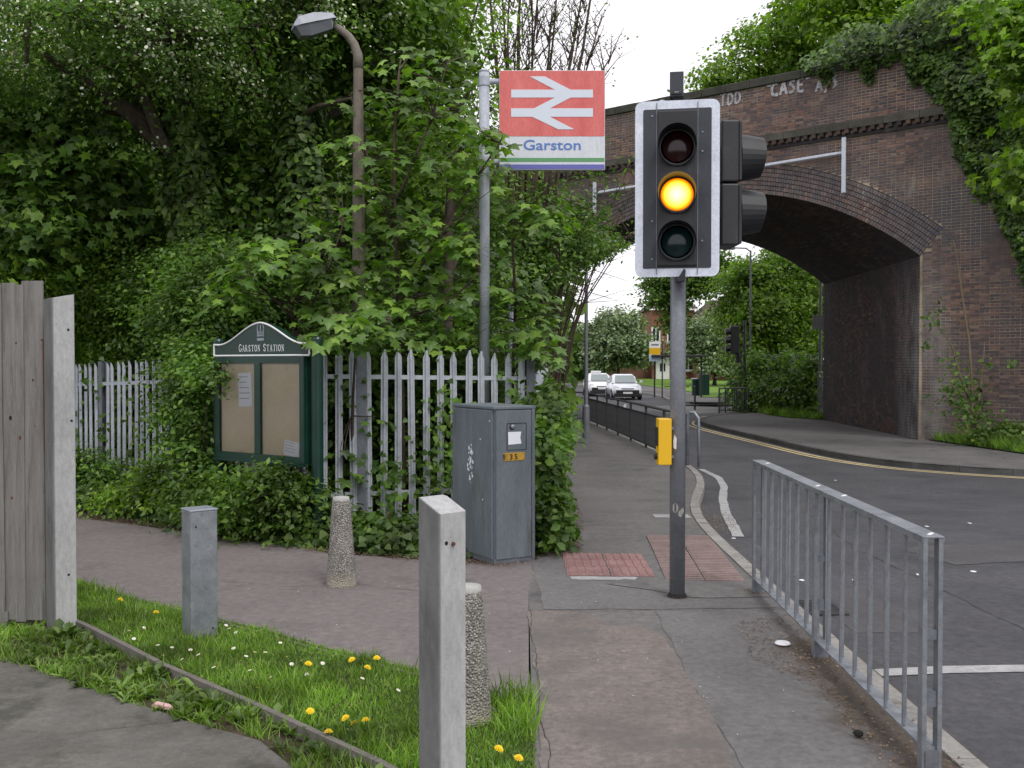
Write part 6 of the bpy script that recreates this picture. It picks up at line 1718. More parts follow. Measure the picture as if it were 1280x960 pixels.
tree('sycamore_tree', 'broad leaved sycamore filling the left edge above the timber fence', 'tree',
     [W(-60, 640, 14.2), W(-40, 420, 14.2), W(-10, 200, 14.2), W(20, 60, 14.2)], 0.2, 0.08,
     [(W(20, 190, 13.4), (1.3, 1.1, 0.75), 34), (W(95, 215, 13.6), (1.0, 1.0, 0.6), 24), (W(10, 270, 13.2), (1.1, 1.0, 0.6), 26), (W(120, 150, 13.6), (1.0, 0.9, 0.5), 20), (W(150, 240, 13.9), (0.8, 0.8, 0.5), 14), (W(-60, 120, 13.5), (1.2, 1.0, 0.9), 22)],
     74, 0.115, 'l_mid', TM, 0.6, limbs=5, flat=0.4)
# understorey shrubs along the fence
US = [('elder_shrub', 'bushy pale green shrub behind the palisade fence beside the tall concrete fence post', (60, 600, 15.4), [((30, 345, 13.8), (1.1, .8, .7), 46), ((95, 330, 14.0), (1.0, .8, .6), 40), ((60, 290, 14.2), (1.3, .8, .6), 44), ((130, 375, 14.0), (1.0, .5, .35), 40), ((80, 385, 15.2), (1.2, .6, .5), 44), ((20, 420, 14.2), (1, .7, .6), 34), ((110, 420, 16.0), (1, .5, .5), 32)], 0.065, 'l_bright', TK),
      ('elder_shrub', 'dense mid green shrub behind the fence left of the ivy clad trunk', (185, 600, 14.8), [((160, 330, 14.0), (.9, .8, .6), 44), ((225, 350, 13.4), (.7, .5, .5), 30), ((130, 300, 14.2), (.9, .6, .5), 34), ((200, 370, 14.4), (.9, .7, .6), 38), ((150, 385, 14.8), (.9, .6, .45), 36), ((225, 400, 13.9), (.7, .5, .4), 26), ((175, 290, 14.6), (.8, .7, .5), 26)], 0.07, 'l_mid', TK),
      ('elder_shrub', 'small leaved shrub reaching over the notice board header', (285, 600, 12.2), [((262, 385, 11.6), (.55, .45, .4), 30), ((300, 360, 11.8), (.65, .5, .4), 34), ((250, 425, 11.5), (.3, .25, .3), 16), ((345, 350, 11.9), (.6, .5, .4), 28), ((330, 400, 11.8), (.6, .4, .4), 28), ((258, 330, 12.2), (.6, .5, .4), 26), ((250, 480, 11.0), (.25, .2, .5), 16)], 0.068, 'l_mid', TK),
      ('elder_shrub', 'shadowy dark shrub behind the fence between notice board and cabinet', (455, 640, 12.0), [((400, 470, 11.8), (.8, .5, .6), 30), ((480, 480, 11.9), (.8, .5, .7), 32), ((560, 480, 12.0), (.8, .5, .7), 32), ((440, 560, 11.6), (.9, .4, .5), 26), ((540, 570, 11.7), (.9, .4, .5), 26), ((620, 540, 11.9), (.5, .4, .6), 18)], 0.10, 'l_dark', TO),
      ('elder_shrub', 'dark shrub low behind the left run of palisade fence', (120, 640, 15.2), [((110, 500, 16.6), (1.4, .6, 1.0), 50), ((190, 500, 15.6), (1.1, .5, 1.0), 44), ((250, 510, 14.4), (.8, .4, .9), 30), ((60, 490, 16.8), (1.1, .6, 1.0), 34)], 0.10, 'l_dark', TO)]
for nm, lb, base, bl, lf, mt, T_ in US:
    b0 = W(*base); b0.z = G(b0.x, b0.y)
    tree(nm, lb, 'shrub', [b0, b0 + Vector((0.05, 0, 0.6)), b0 + Vector((0.1, -0.1, 1.4))], 0.05, 0.025, [(W(*c), r, int(n * 1.3)) for c, r, n in bl], 120 if T_ is TK else 80, lf, mt, T_, 0.42, limbs=4, limb_r=0.016)

# ---- the maple saplings round the lamp and the sign pole; the biggest leaves are pieces of their own
MAPLE_ME = []
for k in range(4):
    V = []
    for (x, y, z) in TM['v']:
        V.append((x * rnd.uniform(0.92, 1.05), y, z + rnd.uniform(-0.03, 0.03)))
    me = bpy.data.meshes.new('leaf'); me.from_pydata(V, [], TM['f']); me.materials.append(M['l_maple']); me.update(); MAPLE_ME.append(me)
def maple(label, base, stems, clusters, nsingle, leafsize=0.135, seed=1, mat='l_maple'):
    b0 = W(*base); b0.z = G(b0.x, b0.y)
    t = thing('maple_sapling', label, 'young tree', b0)
    mb = MB()
    for st in stems:
        pts = [Vector(W(*p)) - b0 for p in st[1:]]
        if st[0] > 0.02: pts = [Vector((0, 0, 0))] + pts
        mb.tube(smooth_line(pts, 1), [st[0] * (1 - 0.6 * i / max(1, len(smooth_line(pts, 1)) - 1)) for i in range(len(smooth_line(pts, 1)))], 7)
    mb.build('stem', M['twig'], t, smooth=True)
    P = []; D = []; Nn = []; tw = MB()
    allp = [Vector(W(*p)) for st in stems for p in st[1:]]
    for (px, py, d, r, n) in clusters:
        c = Vector(W(px, py, d))
        src = min(allp, key=lambda q: (q - c).length + (0.6 if q.z > c.z else 0))
        tw.tube([p - b0 for p in curve_pts(src, c, 0.08, 3)], [0.009, 0.007, 0.005, 0.003], 5)
        k = 0
        while k < n:
            # leaves in opposite pairs on drooping stalks, blades lying in tiers
            q = Vector((rnd.gauss(0, 1) * r, rnd.gauss(0, 1) * r * 0.8, 0)); q.z = -0.38 * q.length + rnd.gauss(0, r * 0.28)
            p = c + q
            u_, v_ = 640 + p.x / p.y * F, HOR - (p.z - CAM_H) / p.y * F
            if (592 < u_ < 619 and 222 < v_ < 560 and p.y < 11.15) or (619 < u_ < 760 and 100 < v_ < 218 and (p.y < 11.1) and u_ > 640) or (u_ > 700 and v_ > 330):
                k += 1; continue
            outv = Vector((q.x, q.y, 0)); 
            if outv.length < 1e-3: outv = Vector((1, 0, 0))
            outv.normalize()
            dirv = outv * 0.8 + Vector((rnd.uniform(-.5, .5), rnd.uniform(-.5, .5), -0.45))
            nv = Vector((0, -0.25, 0.9)) + outv * 0.45 + Vector((rnd.gauss(0, .28), rnd.gauss(0, .28), 0))
            P.append(p); D.append(dirv); Nn.append(nv)
            if rnd.random() < 0.4: tw.tube([c + q * 0.15 - b0, p - b0], [0.0022, 0.0015], 3)
            k += 1
    tg = tw.build('twigs', M['twig'], t); tg['kind'] = 'stuff'
    S_ = [leafsize * rnd.uniform(0.6, 1.2) for _ in P]
    order = sorted(range(len(P)), key=lambda i: P[i].y / S_[i])
    for i in order[:nsingle]:
        n_ = Nn[i].normalized(); d_ = (D[i] - n_ * D[i].dot(n_)).normalized(); b_ = d_.cross(n_)
        m4 = Matrix(((b_.x, d_.x, n_.x, 0), (b_.y, d_.y, n_.y, 0), (b_.z, d_.z, n_.z, 0), (0, 0, 0, 1)))
        o = bpy.data.objects.new('leaf', MAPLE_ME[i % 4]); COL.objects.link(o); o.parent = t
        o.matrix_local = Matrix.Translation(P[i] - b0) @ m4 @ Matrix.Scale(S_[i], 4)
    rest = order[nsingle:]
    if rest:
        PP = np.array([P[i] for i in rest]) - V3(b0)
        V = leaf_geo(PP, np.array([S_[i] for i in rest]), np.array([Nn[i] for i in rest]), np.array([D[i] for i in rest]), TM)
        me = np_mesh('foliage', V, TM, len(rest)); me.materials.append(M[mat]); o = link('foliage', me, t); o['kind'] = 'stuff'
    return t
def cl(x0, x1, y0, y1, d0, d1, n, r, k):
    return [(rnd.uniform(x0, x1), rnd.uniform(y0, y1), rnd.uniform(d0, d1), r, k) for _ in range(n)]
maple('tall maple sapling growing between the old street lamp and the station sign pole', (505, 640, 10.9),
      [(0.032, (502, 450, 10.9), (496, 330, 10.9), (492, 200, 10.9), (500, 90, 10.9)), (0.018, (500, 380, 10.8), (545, 300, 10.7), (590, 230, 10.6), (625, 180, 10.5)), (0.016, (498, 300, 10.9), (460, 200, 10.9), (440, 120, 10.9)),
       (0.015, (497, 250, 10.9), (540, 150, 10.8), (560, 80, 10.8)), (0.016, (500, 400, 10.8), (560, 380, 10.6), (600, 340, 10.5))],
      cl(470, 545, 60, 140, 10.6, 11.2, 9, 0.17, 13) + cl(450, 600, 140, 230, 10.4, 11.2, 15, 0.19, 14) + cl(455, 600, 230, 330, 10.3, 11.1, 20, 0.2, 14) + cl(460, 600, 330, 420, 10.2, 11.0, 20, 0.2, 14)
      + cl(595, 628, 150, 215, 10.4, 10.8, 6, 0.12, 9) + cl(590, 625, 225, 260, 10.4, 10.8, 3, 0.12, 9) + cl(425, 470, 90, 200, 11.2, 11.6, 5, 0.16, 10) + cl(560, 600, 300, 330, 10.3, 10.6, 3, 0.12, 10)
      + cl(440, 610, 60, 420, 11.4, 12.0, 30, 0.22, 13), 300)
maple('spreading maple sapling with bright leaves behind the notice board', (375, 640, 11.0),
      [(0.026, (372, 480, 10.9), (365, 380, 10.8), (345, 300, 10.7)), (0.015, (368, 400, 10.8), (320, 350, 10.5), (280, 345, 10.4)), (0.015, (370, 420, 10.8), (410, 340, 10.6), (430, 280, 10.6))],
      cl(285, 420, 290, 350, 10.2, 10.8, 14, 0.19, 13) + cl(275, 340, 335, 385, 10.2, 10.6, 8, 0.16, 12) + cl(360, 440, 340, 410, 10.2, 10.9, 10, 0.18, 12) + cl(395, 440, 225, 280, 10.8, 11.2, 4, 0.14, 9), 200)
maple('low yellow green maple shoot hanging over the fence right of the notice board', (440, 650, 10.2),
      [(0.022, (440, 520, 10.0), (445, 430, 9.7)), (0.012, (443, 430, 9.8), (425, 405, 9.5)), (0.012, (445, 430, 9.8), (490, 400, 9.6))],
      cl(405, 500, 388, 428, 9.3, 9.8, 9, 0.15, 13) + [(402, 415, 9.3, 0.1, 8), (425, 565, 9.95, 0.08, 6), (430, 590, 9.95, 0.1, 7), (470, 520, 10.1, 0.1, 6)], 120, 0.15)
maple('maple shoots right of the sign pole below the station sign', (640, 660, 11.4),
      [(0.026, (640, 480, 11.3), (645, 380, 11.2), (640, 300, 11.0), (640, 250, 10.8)), (0.014, (643, 400, 11.2), (680, 350, 11.0), (700, 330, 10.9))],
      cl(618, 695, 238, 290, 10.3, 10.9, 8, 0.13, 11) + cl(615, 710, 345, 400, 10.5, 11.2, 13, 0.18, 13) + cl(610, 700, 400, 470, 10.6, 11.3, 14, 0.18, 13) + cl(615, 650, 300, 350, 11.4, 11.8, 5, 0.15, 10), 150)

# ---- slender and bare stemmed trees in the middle
tree('slender_tree', 'slender light leaved tree with thin upright stems left of the station sign', 'tree',
     [W(560, 600, 15.5), W(560, 350, 15.5), W(566, 150, 15.5), W(572, -20, 15.5)], 0.09, 0.04,
     [(W(560, 30, 15.2), (0.9, .8, .8), 26), (W(600, 90, 15.6), (.7, .7, .7), 18), (W(530, 120, 15.8), (.9, .8, .8), 24), (W(575, 190, 15.8), (.8, .8, .7), 20), (W(520, 10, 15.6), (.9, .8, .7), 22), (W(600, 0, 15.4), (.6, .6, .6), 10), (W(640, 170, 16.2), (.6, .6, .5), 10)],
     60, 0.075, 'l_bright', TK, 0.5, limbs=5)
b0 = W(655, 600, 17.5); b0.z = G(b0.x, b0.y)
t = thing('bare_tree', 'multi stemmed nearly leafless tree fanning up behind the station sign', 'tree', b0)
mb = MB(); tw = MB(); tips = []
for i, (px, top) in enumerate(((607, -60), (622, -80), (640, -70), (655, -90), (676, -50), (700, -60), (728, -10), (752, 20), (770, 60), (742, -30), (665, -20), (690, 10))):
    p0 = Vector((rnd.uniform(-.15, .15), rnd.uniform(-.2, .2), 0)); tip = Vector(W(px, top, 17.5 + rnd.uniform(-.8, .8))) - b0
    mid = Vector(W(650 + (px - 650) * 0.35, 230, 17.5)) - b0
    pts = smooth_line([p0, mid, mid.lerp(tip, 0.5) + Vector((rnd.uniform(-.15, .15), 0, 0)), tip], 1)
    r0_ = 0.05 if i % 3 else 0.075
    mb.tube(pts, [r0_ * (1 - 0.85 * k / (len(pts) - 1)) for k in range(len(pts))], 6)
    for k in range(16):
        s_ = rnd.uniform(0.4, 1.0); a = mid.lerp(tip, s_ * 0.95); l = rnd.uniform(0.3, 0.9) * (1.2 - s_ * 0.5)
        e = a + Vector((rnd.uniform(-.6, .6), rnd.uniform(-.4, .4), rnd.uniform(0.5, 1.0))).normalized() * l
        tw.tube([a, a.lerp(e, 0.5) + Vector((rnd.uniform(-.04, .04), 0, 0)), e], [0.012, 0.008, 0.004], 4); tips.append(e + b0); tips.append(a.lerp(e, .6) + b0)
        for q in range(2):
            f_ = a.lerp(e, rnd.uniform(.3, .9)); g_ = f_ + Vector((rnd.uniform(-.3, .3), rnd.uniform(-.2, .2), rnd.uniform(0.05, .4)))
            tw.tube([f_, g_], [0.006, 0.003], 3); tips.append(g_ + b0)
mb.build('trunk', M['twig'], t, smooth=True); tw.build('twigs', M['twig'], t)['kind'] = 'stuff'
P = np.array([V3(p) for p in tips]); P = np.repeat(P, 2, 0) + rng.normal(size=(len(P) * 2, 3)) * 0.06
leaves('buds', P, 0.05, TK, M['l_mid'], t, None, 0.5, 0, 0.8)

# pruned back from the roadway: the growth ends where the arch opening begins
def arch_cull(P):
    u, v = pxy(P)
    inside = (u > 688) & (v > 357 - (u - 700) * 0.52)
    over = (u > 765) & (v < 300)
    return (~inside | (rng.random(len(P)) < np.where(v < 350, 0.10, np.where(v < 380, 0.03, 0)))) & (~over | (rng.random(len(P)) < 0.35))
CULL[0] = arch_cull
# ---- brushwood between the bushes and the bridge
def brush(label, base, fan, d, nl, leaf, mat, spread):
    b0 = W(*base); b0.z = G(b0.x, b0.y)
    t = thing('thin_shrub', label, 'shrub', b0)
    tw = MB(); tips = []
    for (px, py) in fan:
        e = Vector(W(px, py, d + rnd.uniform(-spread, spread))) - b0
        m_ = e * 0.5 + Vector((-e.x * 0.15, 0, e.z * 0.12))
        pts = smooth_line([Vector((rnd.uniform(-.2, .2), 0, 0)), m_, e], 1)
        tw.tube(pts, [0.022 * (1 - 0.8 * k / (len(pts) - 1)) for k in range(len(pts))], 4)
        for k in range(9):
            a = pts[rnd.randrange(len(pts)//2, len(pts))]; g_ = a + Vector((rnd.uniform(-.5, .7), rnd.uniform(-.3, .3), rnd.uniform(-.25, .5)))
            tw.tube([a, g_], [0.008, 0.003], 3)
            for q in range(4): tips.append(a.lerp(g_, rnd.uniform(.3, 1)) + b0)
    tw.build('stem', M['twig'], t)
    P = np.array([V3(p) for p in tips]); P = np.repeat(P, nl, 0) + rng.normal(size=(len(P) * nl, 3)) * 0.09
    leaves('foliage', P, leaf, TK, M[mat], t, None, 0.6, 0, 0.7)
    return t
brush('thin twiggy shrub in front of the left side of the bridge face below the sign', (690, 560, 19.0), [(640 + 12.0*i, 170 + rnd.uniform(0, 130)) for i in range(14)], 19, 3, 0.085, 'l_mid', 1.2)
brush('loose shrub with long stems arching across the left end of the arch', (672, 560, 17.0), [(660 + 10.5*i, 245 + 2.0*i + rnd.uniform(-10, 50)) for i in range(13)], 17.2, 3, 0.075, 'l_mid', 1.0)
tree('elder_shrub', 'dense green bush at the foot of the bridge right of the pale square post', 'shrub',
     [Vector((0.1, 17.0, -0.25)), W(665, 420, 17.2), W(670, 330, 17.2)], 0.06, 0.03,
     [(W(650, 360, 16.5), (.9, .8, .8), 34), (W(690, 320, 16.8), (.9, .8, .7), 34), (W(650, 290, 16.6), (.9, .8, .6), 30), (W(725, 290, 17.0), (.55, .6, .4), 16), (W(640, 440, 15.5), (.8, .7, .7), 24), (W(690, 260, 17.4), (.7, .6, .5), 16)],
     100, 0.085, 'l_mid', TK, 0.5, limbs=5, limb_r=0.02)

CULL[0] = lambda P: (pxy(P)[0] < 704 + rng.normal(size=len(P)) * 8 + 8 * np.sin(pxy(P)[1] * 0.05)) & (pxy(P)[1] < 690)
# ---- bush spilling over the pavement beside the cabinet
tree('hedge_bush', 'leafy bush spilling over the pavement edge immediately right of the grey cabinet', 'bush',
     [Vector((0.28, 9.6, 0)), Vector((0.32, 9.8, 0.5)), Vector((0.35, 10.0, 1.1))], 0.03, 0.015,
     [(Vector((0.36, 9.0, 0.3)), (.16, .3, .28), 34), (Vector((0.38, 9.6, 0.5)), (.2, .5, .45), 40), (Vector((0.42, 10.8, 0.7)), (.24, .6, .55), 44), (Vector((0.50, 12.2, 0.7)), (.26, .9, .65), 44), (Vector((0.36, 10.2, 1.15)), (.22, .6, .35), 22), (Vector((0.5, 14, 0.7)), (.26, 1.1, .8), 30), (Vector((0.25, 9.3, 0.8)), (.12, .3, .4), 16)],
     75, 0.075, 'l_mid', TO, 0.28, limbs=3, limb_r=0.01)

CULL[0] = None
# ---- ivy and bushes along the foot of the fence
def bed(name, label, cat, blobs, per, leaf, mat, T, cr):
    c0 = Vector(blobs[0][0]); c0.z = 0
    P, O, Cc = blob_pts(blobs, per, cr, 0.7, 0.3)
    gz_ = np.array([G(0, y) for y in P[:, 1]]) + 0.01
    P[:, 2] = np.maximum(P[:, 2], gz_)
    N = len(P)
    o = leaves(name, P, leaf, T, M[mat], None, O, 0.6, 0.7, 0.5, kind=None)
    return tag(o, label, cat)
bl = []
far = [(-7.6, 14.6), (-5.6, 12.75), (-5.0, 12.2), (-4.2, 11.5), (-3.4, 10.75), (-2.8, 10.25), (-2.2, 9.75), (-1.7, 9.35), (-1.2, 9.15), (-0.7, 9.05), (-0.35, 9.1)]
for a, b_ in zip(far, far[1:]):
    n_ = 4
    for k in range(n_):
        x_, y_ = a[0] + (b_[0]-a[0])*k/n_, a[1] + (b_[1]-a[1])*k/n_
        h_ = 0.09 + 0.10 * rnd.random() + (0.08 if -3.4 < x_ < -1.9 else 0)
        bl.append((Vector((x_ + 0.08, y_ - 0.05, h_ * 0.55)), (0.30, 0.42, h_), 17))
ivb = bed('ivy_ground_cover', 'dark ivy ground cover between the footpath and the palisade fence', 'ivy', bl, 46, 0.062, 'l_ivy', TI, 0.22)
ivb['kind'] = 'stuff'; del ivb['category']; del ivb['label']
def bush(label, pts, leaf=0.06, mat='l_mid', T=TK, per=70, cr=0.25):
    b0 = Vector(pts[0][0]); b0 = Vector((b0.x, b0.y, G(b0.x, b0.y)))
    tree('ivy_bush', label, 'bush', [b0, b0 + Vector((0, 0, .15)), b0 + Vector((0.02, 0, 0.3))], 0.02, 0.01, pts, per, leaf, mat, T, cr, limbs=3, limb_r=0.008, bark='twig')
bush('rounded leafy bush growing up under the notice board between its two posts', [(Vector((-2.35, 9.35, 0.32)), (.5, .25, .28), 52), (Vector((-2.05, 9.15, 0.45)), (.28, .2, .24), 26), (Vector((-2.7, 9.6, 0.38)), (.35, .25, .3), 34), (Vector((-2.3, 9.3, 0.62)), (.3, .15, .12), 18)], mat='l_dark')
bush('tall bramble swallowing the left post of the notice board', [(Vector((-3.25, 10.25, 0.6)), (.32, .3, .45), 46), (Vector((-3.35, 10.35, 1.15)), (.28, .25, .45), 40), (Vector((-3.12, 10.15, 0.3)), (.4, .3, .3), 34), (Vector((-3.3, 10.3, 1.65)), (.3, .25, .3), 26), (Vector((-2.98, 9.95, 1.60)), (.13, .1, .12), 8)])
bush('wide low bramble in front of the left run of fence', [(Vector((-4.2, 11.3, 0.16)), (.5, .3, .16), 30), (Vector((-4.0, 11.2, 0.32)), (.2, .2, .3), 16), (Vector((-3.75, 11.0, 0.28)), (.35, .25, .26), 32)], mat='l_bright')
bush('small bush at the far left foot of the fence beside the concrete fence post', [(Vector((-5.3, 12.4, 0.3)), (.5, .3, .3), 34), (Vector((-5.7, 12.8, 0.35)), (.35, .3, .28), 24)], mat='l_mid')
bush('little ivy bush at the foot of the fence behind the front bollard', [(Vector((-1.15, 9.1, 0.12)), (.4, .2, .12), 30), (Vector((-0.85, 8.95, 0.1)), (.3, .2, .12), 20)], mat='l_dark', T=TI)
# climbing stems with leaves on the fence
P = []
for (px, py, d, n_, s_) in ((140, 480, 13.2, 260, .16), (150, 545, 13.0, 260, .16), (205, 560, 12.3, 160, .2), (190, 600, 12.3, 160, .22), (100, 560, 13.5, 250, .2), (240, 500, 11.9, 140, .12), (430, 500, 10.05, 60, .12), (575, 560, 10.3, 160, .16), (540, 600, 10.2, 120, .16), (480, 600, 10.1, 120, .14), (555, 520, 10.4, 90, .14), (650, 560, 10.9, 60, .12)):
    c_ = V3(W(px, py, d)); P.append(c_ + rng.normal(size=(n_, 3)) * np.array([s_, 0.06, s_ * 1.3]))
P = np.concatenate(P)
o = leaves('climbing_ivy', P, 0.06, TI, M['l_mid'], None, np.tile([0, -1.0, 0], (len(P), 1)), 0.4, 0.8, 0.5)

# ---- the wooded bank behind: far trees one can tell apart, over a dark mass
for i, (px, d, top, r_, mt) in enumerate(((-80, 21, -60, 2.6, 'l_mid'), (60, 23, 10, 2.8, 'l_dark'), (190, 21, -30, 2.6, 'l_mid'), (320, 24, 0, 2.8, 'l_dark'), (420, 21, -20, 2.5, 'l_mid'), (510, 25, 30, 2.4, 'l_bright'), (-200, 24, -20, 3.0, 'l_dark'))):
    side = ['at the far left behind the timber fence', 'behind the hawthorn at the left', 'rising behind the thick ivy clad trunk', 'between the two ivy clad trunks', 'rising behind the old street lamp', 'behind the tall maple sapling left of the sign', 'beyond the left edge of the timber fence'][i]
    b0 = W(px, 455, d); b0.z = -0.2
    tp = W(px, top, d)
    bl = []
    for k in range(7):
        z = 2.2 + (tp.z - 1.6) * k / 6
        bl.append((Vector((b0.x + rnd.uniform(-1, 1) * r_ * 0.5, d + rnd.uniform(-1, 1), z)), (r_ * rnd.uniform(.6, .85), r_ * .6, 1.1), 24))
    tree('woodland_tree', 'tall leafy tree ' + side, 'tree', [b0, b0 + Vector((0.1, 0, 3)), Vector((tp.x, d, tp.z * 0.8))], 0.22, 0.08, bl, 80, 0.16, mt, TO, 0.85, limbs=4, group='trees of the wooded railway bank')
N = 60000
xx = rng.uniform(-19, 1.3, N); dd = rng.uniform(20, 31, N) + np.maximum(0, (xx + 2) * 0.0)
hh = 8.2 + 2.2 * np.sin(xx * 0.7) * np.cos(dd * 0.5) + 1.5 * np.sin(xx * 1.9 + 1)
hh = np.where(xx > -2.2, np.minimum(hh, 4.8 + (1.3 - xx) * 0.9), hh)
zzv = -0.2 + (hh + 0.2) * rng.random(N) ** 0.85
P = np.stack([xx, dd, zzv], 1)
leaves('woodland_undergrowth', P, 0.24, TO, M['l_dark'], None, np.tile([0, -0.6, 0.2], (N, 1)), 0.7, 0.6, 0.6)

# ---- ivy over the right wing of the bridge
def face_pt(s_, y_, z_): return np.array([5.7 + 0.762 * s_ + 0.648 * y_, 28.755 - 0.648 * s_ + 0.762 * y_, z_])
t = thing('ivy', 'thick dark ivy tumbling over the parapet and right wing of the bridge', 'ivy', Vector(face_pt(8, 0, 0)))
P = []; O = []
N = 46000
ss = rng.uniform(2.6, 15, N * 2); zz_ = rng.uniform(1.0, 11.2, N * 2)
edge = np.interp(ss, [2.6, 3.6, 4.6, 5.6, 6.2, 6.9, 7.6, 8.2, 8.8, 9.6, 15], [9.55, 9.3, 9.2, 9.1, 8.3, 6.6, 5.2, 4.1, 3.2, 1.8, 1.0]) + 0.22 * np.sin(ss * 5.1) + 0.15 * np.sin(ss * 11.7 + 1)
top = np.interp(ss, [2.6, 3.4, 4.5, 6, 9, 15], [9.7, 10.0, 10.2, 10.5, 10.9, 11.2]) + 0.15 * np.sin(ss * 3.3)
keep = (zz_ > edge) & (zz_ < top)
ss, zz_, edge, top = ss[keep], zz_[keep], edge[keep], top[keep]
thick = np.minimum(0.75, 0.10 + 0.45 * np.minimum(1, (zz_ - edge) / 0.9)) * (0.75 + 0.45 * np.sin(ss * 2.7 + zz_ * 1.3) * np.sin(zz_ * 2.2 - ss))
yy = -thick * rng.uniform(0.55, 1.1, len(ss)) - 0.03
overtop = zz_ > 9.5
yy = np.where(overtop, rng.uniform(-0.7, 0.6, len(ss)), yy)
P = np.stack([5.7 + 0.762 * ss + 0.648 * yy, 28.755 - 0.648 * ss + 0.762 * yy, zz_], 1)
O = np.tile([-0.648, -0.762, 0.15], (len(P), 1))
sel = (rng.random(len(P)) < 0.22) | (zz_ < edge + 0.3)
leaves('foliage', P[~sel], 0.13, TI, M['l_ivy'], t, O[~sel], 0.45, 0.9, 0.4, 0.7)
leaves('fresh_foliage', P[sel], 0.11, TI, M['l_ivyb'], t, O[sel], 0.45, 0.9, 0.4, 0.7)
mb = MB()
for s0_, z0_, s1_, z1_ in ((8.6, 2.2, 7.9, 6.5), (9.2, 0.2, 8.6, 4.5), (7.3, 5.8, 6.6, 8.4), (9.8, 0.2, 9.0, 5.0)):
    a = Vector(face_pt(s0_, -0.06, z0_)); b_ = Vector(face_pt(s1_, -0.06, z1_)); q = Vector(face_pt(8, 0, 0))
    mb.tube([p - q for p in curve_pts(a, b_, 0.2)], 0.035, 5)
mb.build('stem', M['bark'], t)

# ---- trees above and behind the parapet, and boughs at the right edge
def ftree(name, label, px, py0, d, blobs, r0, leaf, mat, per=70, cr=0.9, T=TO, z0=None, group=None, limbs=4, **kw):
    b0 = W(px, 455, d); b0.z = G(b0.x, b0.y) if z0 is None else z0
    tp = W(px, py0, d)
    return tree(name, label, 'tree', [b0, b0.lerp(tp, 0.5) + Vector((0.1, 0, 0)), tp], r0, r0 * 0.4, [(W(*c), r, n) for c, r, n in blobs], per, leaf, mat, T, cr, limbs=limbs, group=group, **kw)
ftree('railway_bank_tree', 'light green tree rising behind the parapet right of the traffic light', 985, 20, 42, [((915, 85, 42), (1.6, 1.3, .9), 26), ((960, 55, 42), (1.7, 1.3, 1.1), 36), ((1010, 30, 42), (1.8, 1.4, 1.3), 40), ((985, 75, 41.5), (1.6, 1.2, .7), 30), ((895, 105, 42), (0.8, .8, .4), 8), ((1040, 65, 42), (1.5, 1.2, .9), 26)], 0.2, 0.17, 'l_bright', z0=7.0, limbs=6, per=75)
ftree('railway_bank_tree', 'darker full tree behind the ivy covered end of the parapet', 1110, -40, 38, [((1060, 10, 38), (1.6, 1.3, 1.2), 30), ((1110, 15, 38), (1.8, 1.3, 1.4), 36), ((1110, 50, 37), (1.5, 1.2, .9), 26), ((1160, 10, 38), (1.9, 1.4, 1.5), 38), ((1020, -10, 39), (1.5, 1.2, 1.1), 22)], 0.2, 0.22, 'l_bright', z0=6.0, limbs=5, per=52)
ftree('railway_bank_tree', 'large tree at the top right corner behind the ivy', 1240, -80, 33, [((1200, 10, 33), (1.8, 1.3, 1.5), 36), ((1260, 0, 33), (1.8, 1.3, 1.6), 36), ((1240, 60, 32), (1.5, 1.1, 1.1), 26), ((1310, 60, 32), (1.6, 1.1, 1.4), 24)], 0.25, 0.2, 'l_bright', z0=5.0, limbs=5, per=52)
b0 = Vector((12.9, 19.6, -0.1))
tree('sycamore_tree', 'overhanging sycamore boughs with fresh leaves at the right edge in front of the bridge', 'tree',
     [b0, b0 + Vector((0.1, 0, 3)), b0 + Vector((-0.1, 0, 6.5)), b0 + Vector((-0.6, 0, 9))], 0.2, 0.07,
     [(W(1285, 25, 20), (.8, .7, .45), 18), (W(1240, 12, 20.5), (.6, .5, .25), 11), (W(1272, 78, 19.8), (.5, .5, .22), 9), (W(1300, 125, 19.8), (.5, .5, .3), 8), (W(1285, 190, 19.8), (.4, .4, .2), 7), (W(1310, 240, 19.5), (.3, .3, .2), 4), (W(1300, 60, 19.5), (.8, .7, .7), 18), (W(1262, 215, 20), (.3, .3, .15), 3)],
     34, 0.16, 'l_bright', TM, 0.6, limbs=3, limb_r=0.03, flat=0.35)

# ---- planting on the bank against the wing wall
b0 = Vector(face_pt(8.0, -0.75, 0.0)); b0.z = 0.0
t = thing('wall_sapling', 'thin bare stemmed sapling growing against the right wing wall of the bridge', 'young tree', b0)
mb = MB(); tips = []
for st in ([(1216, 535), (1213, 440), (1203, 380), (1196, 330), (1190, 300)], [(1218, 535), (1228, 470), (1230, 430)], [(1212, 500), (1196, 460), (1190, 430), (1165, 400)], [(1214, 520), (1200, 500), (1188, 480)]):
    pts = [Vector(W(x_, y_, 22.9)) - b0 for x_, y_ in st]
    mb.tube(smooth_line(pts, 1), [0.035 * (1 - 0.8 * k / max(1, len(smooth_line(pts, 1)) - 1)) for k in range(len(smooth_line(pts, 1)))], 6)
    tips += [p + b0 for p in pts[1:]]
mb.build('stem', surf('pale_sapling_bark', (0.16, 0.13, 0.08), (0.24, 0.19, 0.12), 5, 0.85), t, smooth=True)
P = []
for (px, py, n_, s_) in ((1195, 485, 90, .22), (1205, 510, 160, .25), (1225, 525, 130, .22), (1165, 405, 26, .12), (1158, 430, 14, .08), (1190, 455, 30, .14), (1232, 455, 14, .1), (1170, 385, 12, .08), (1262, 455, 14, .08), (1215, 490, 60, .2)):
    P.append(V3(W(px, py, 22.8)) + rng.normal(size=(n_, 3)) * s_)
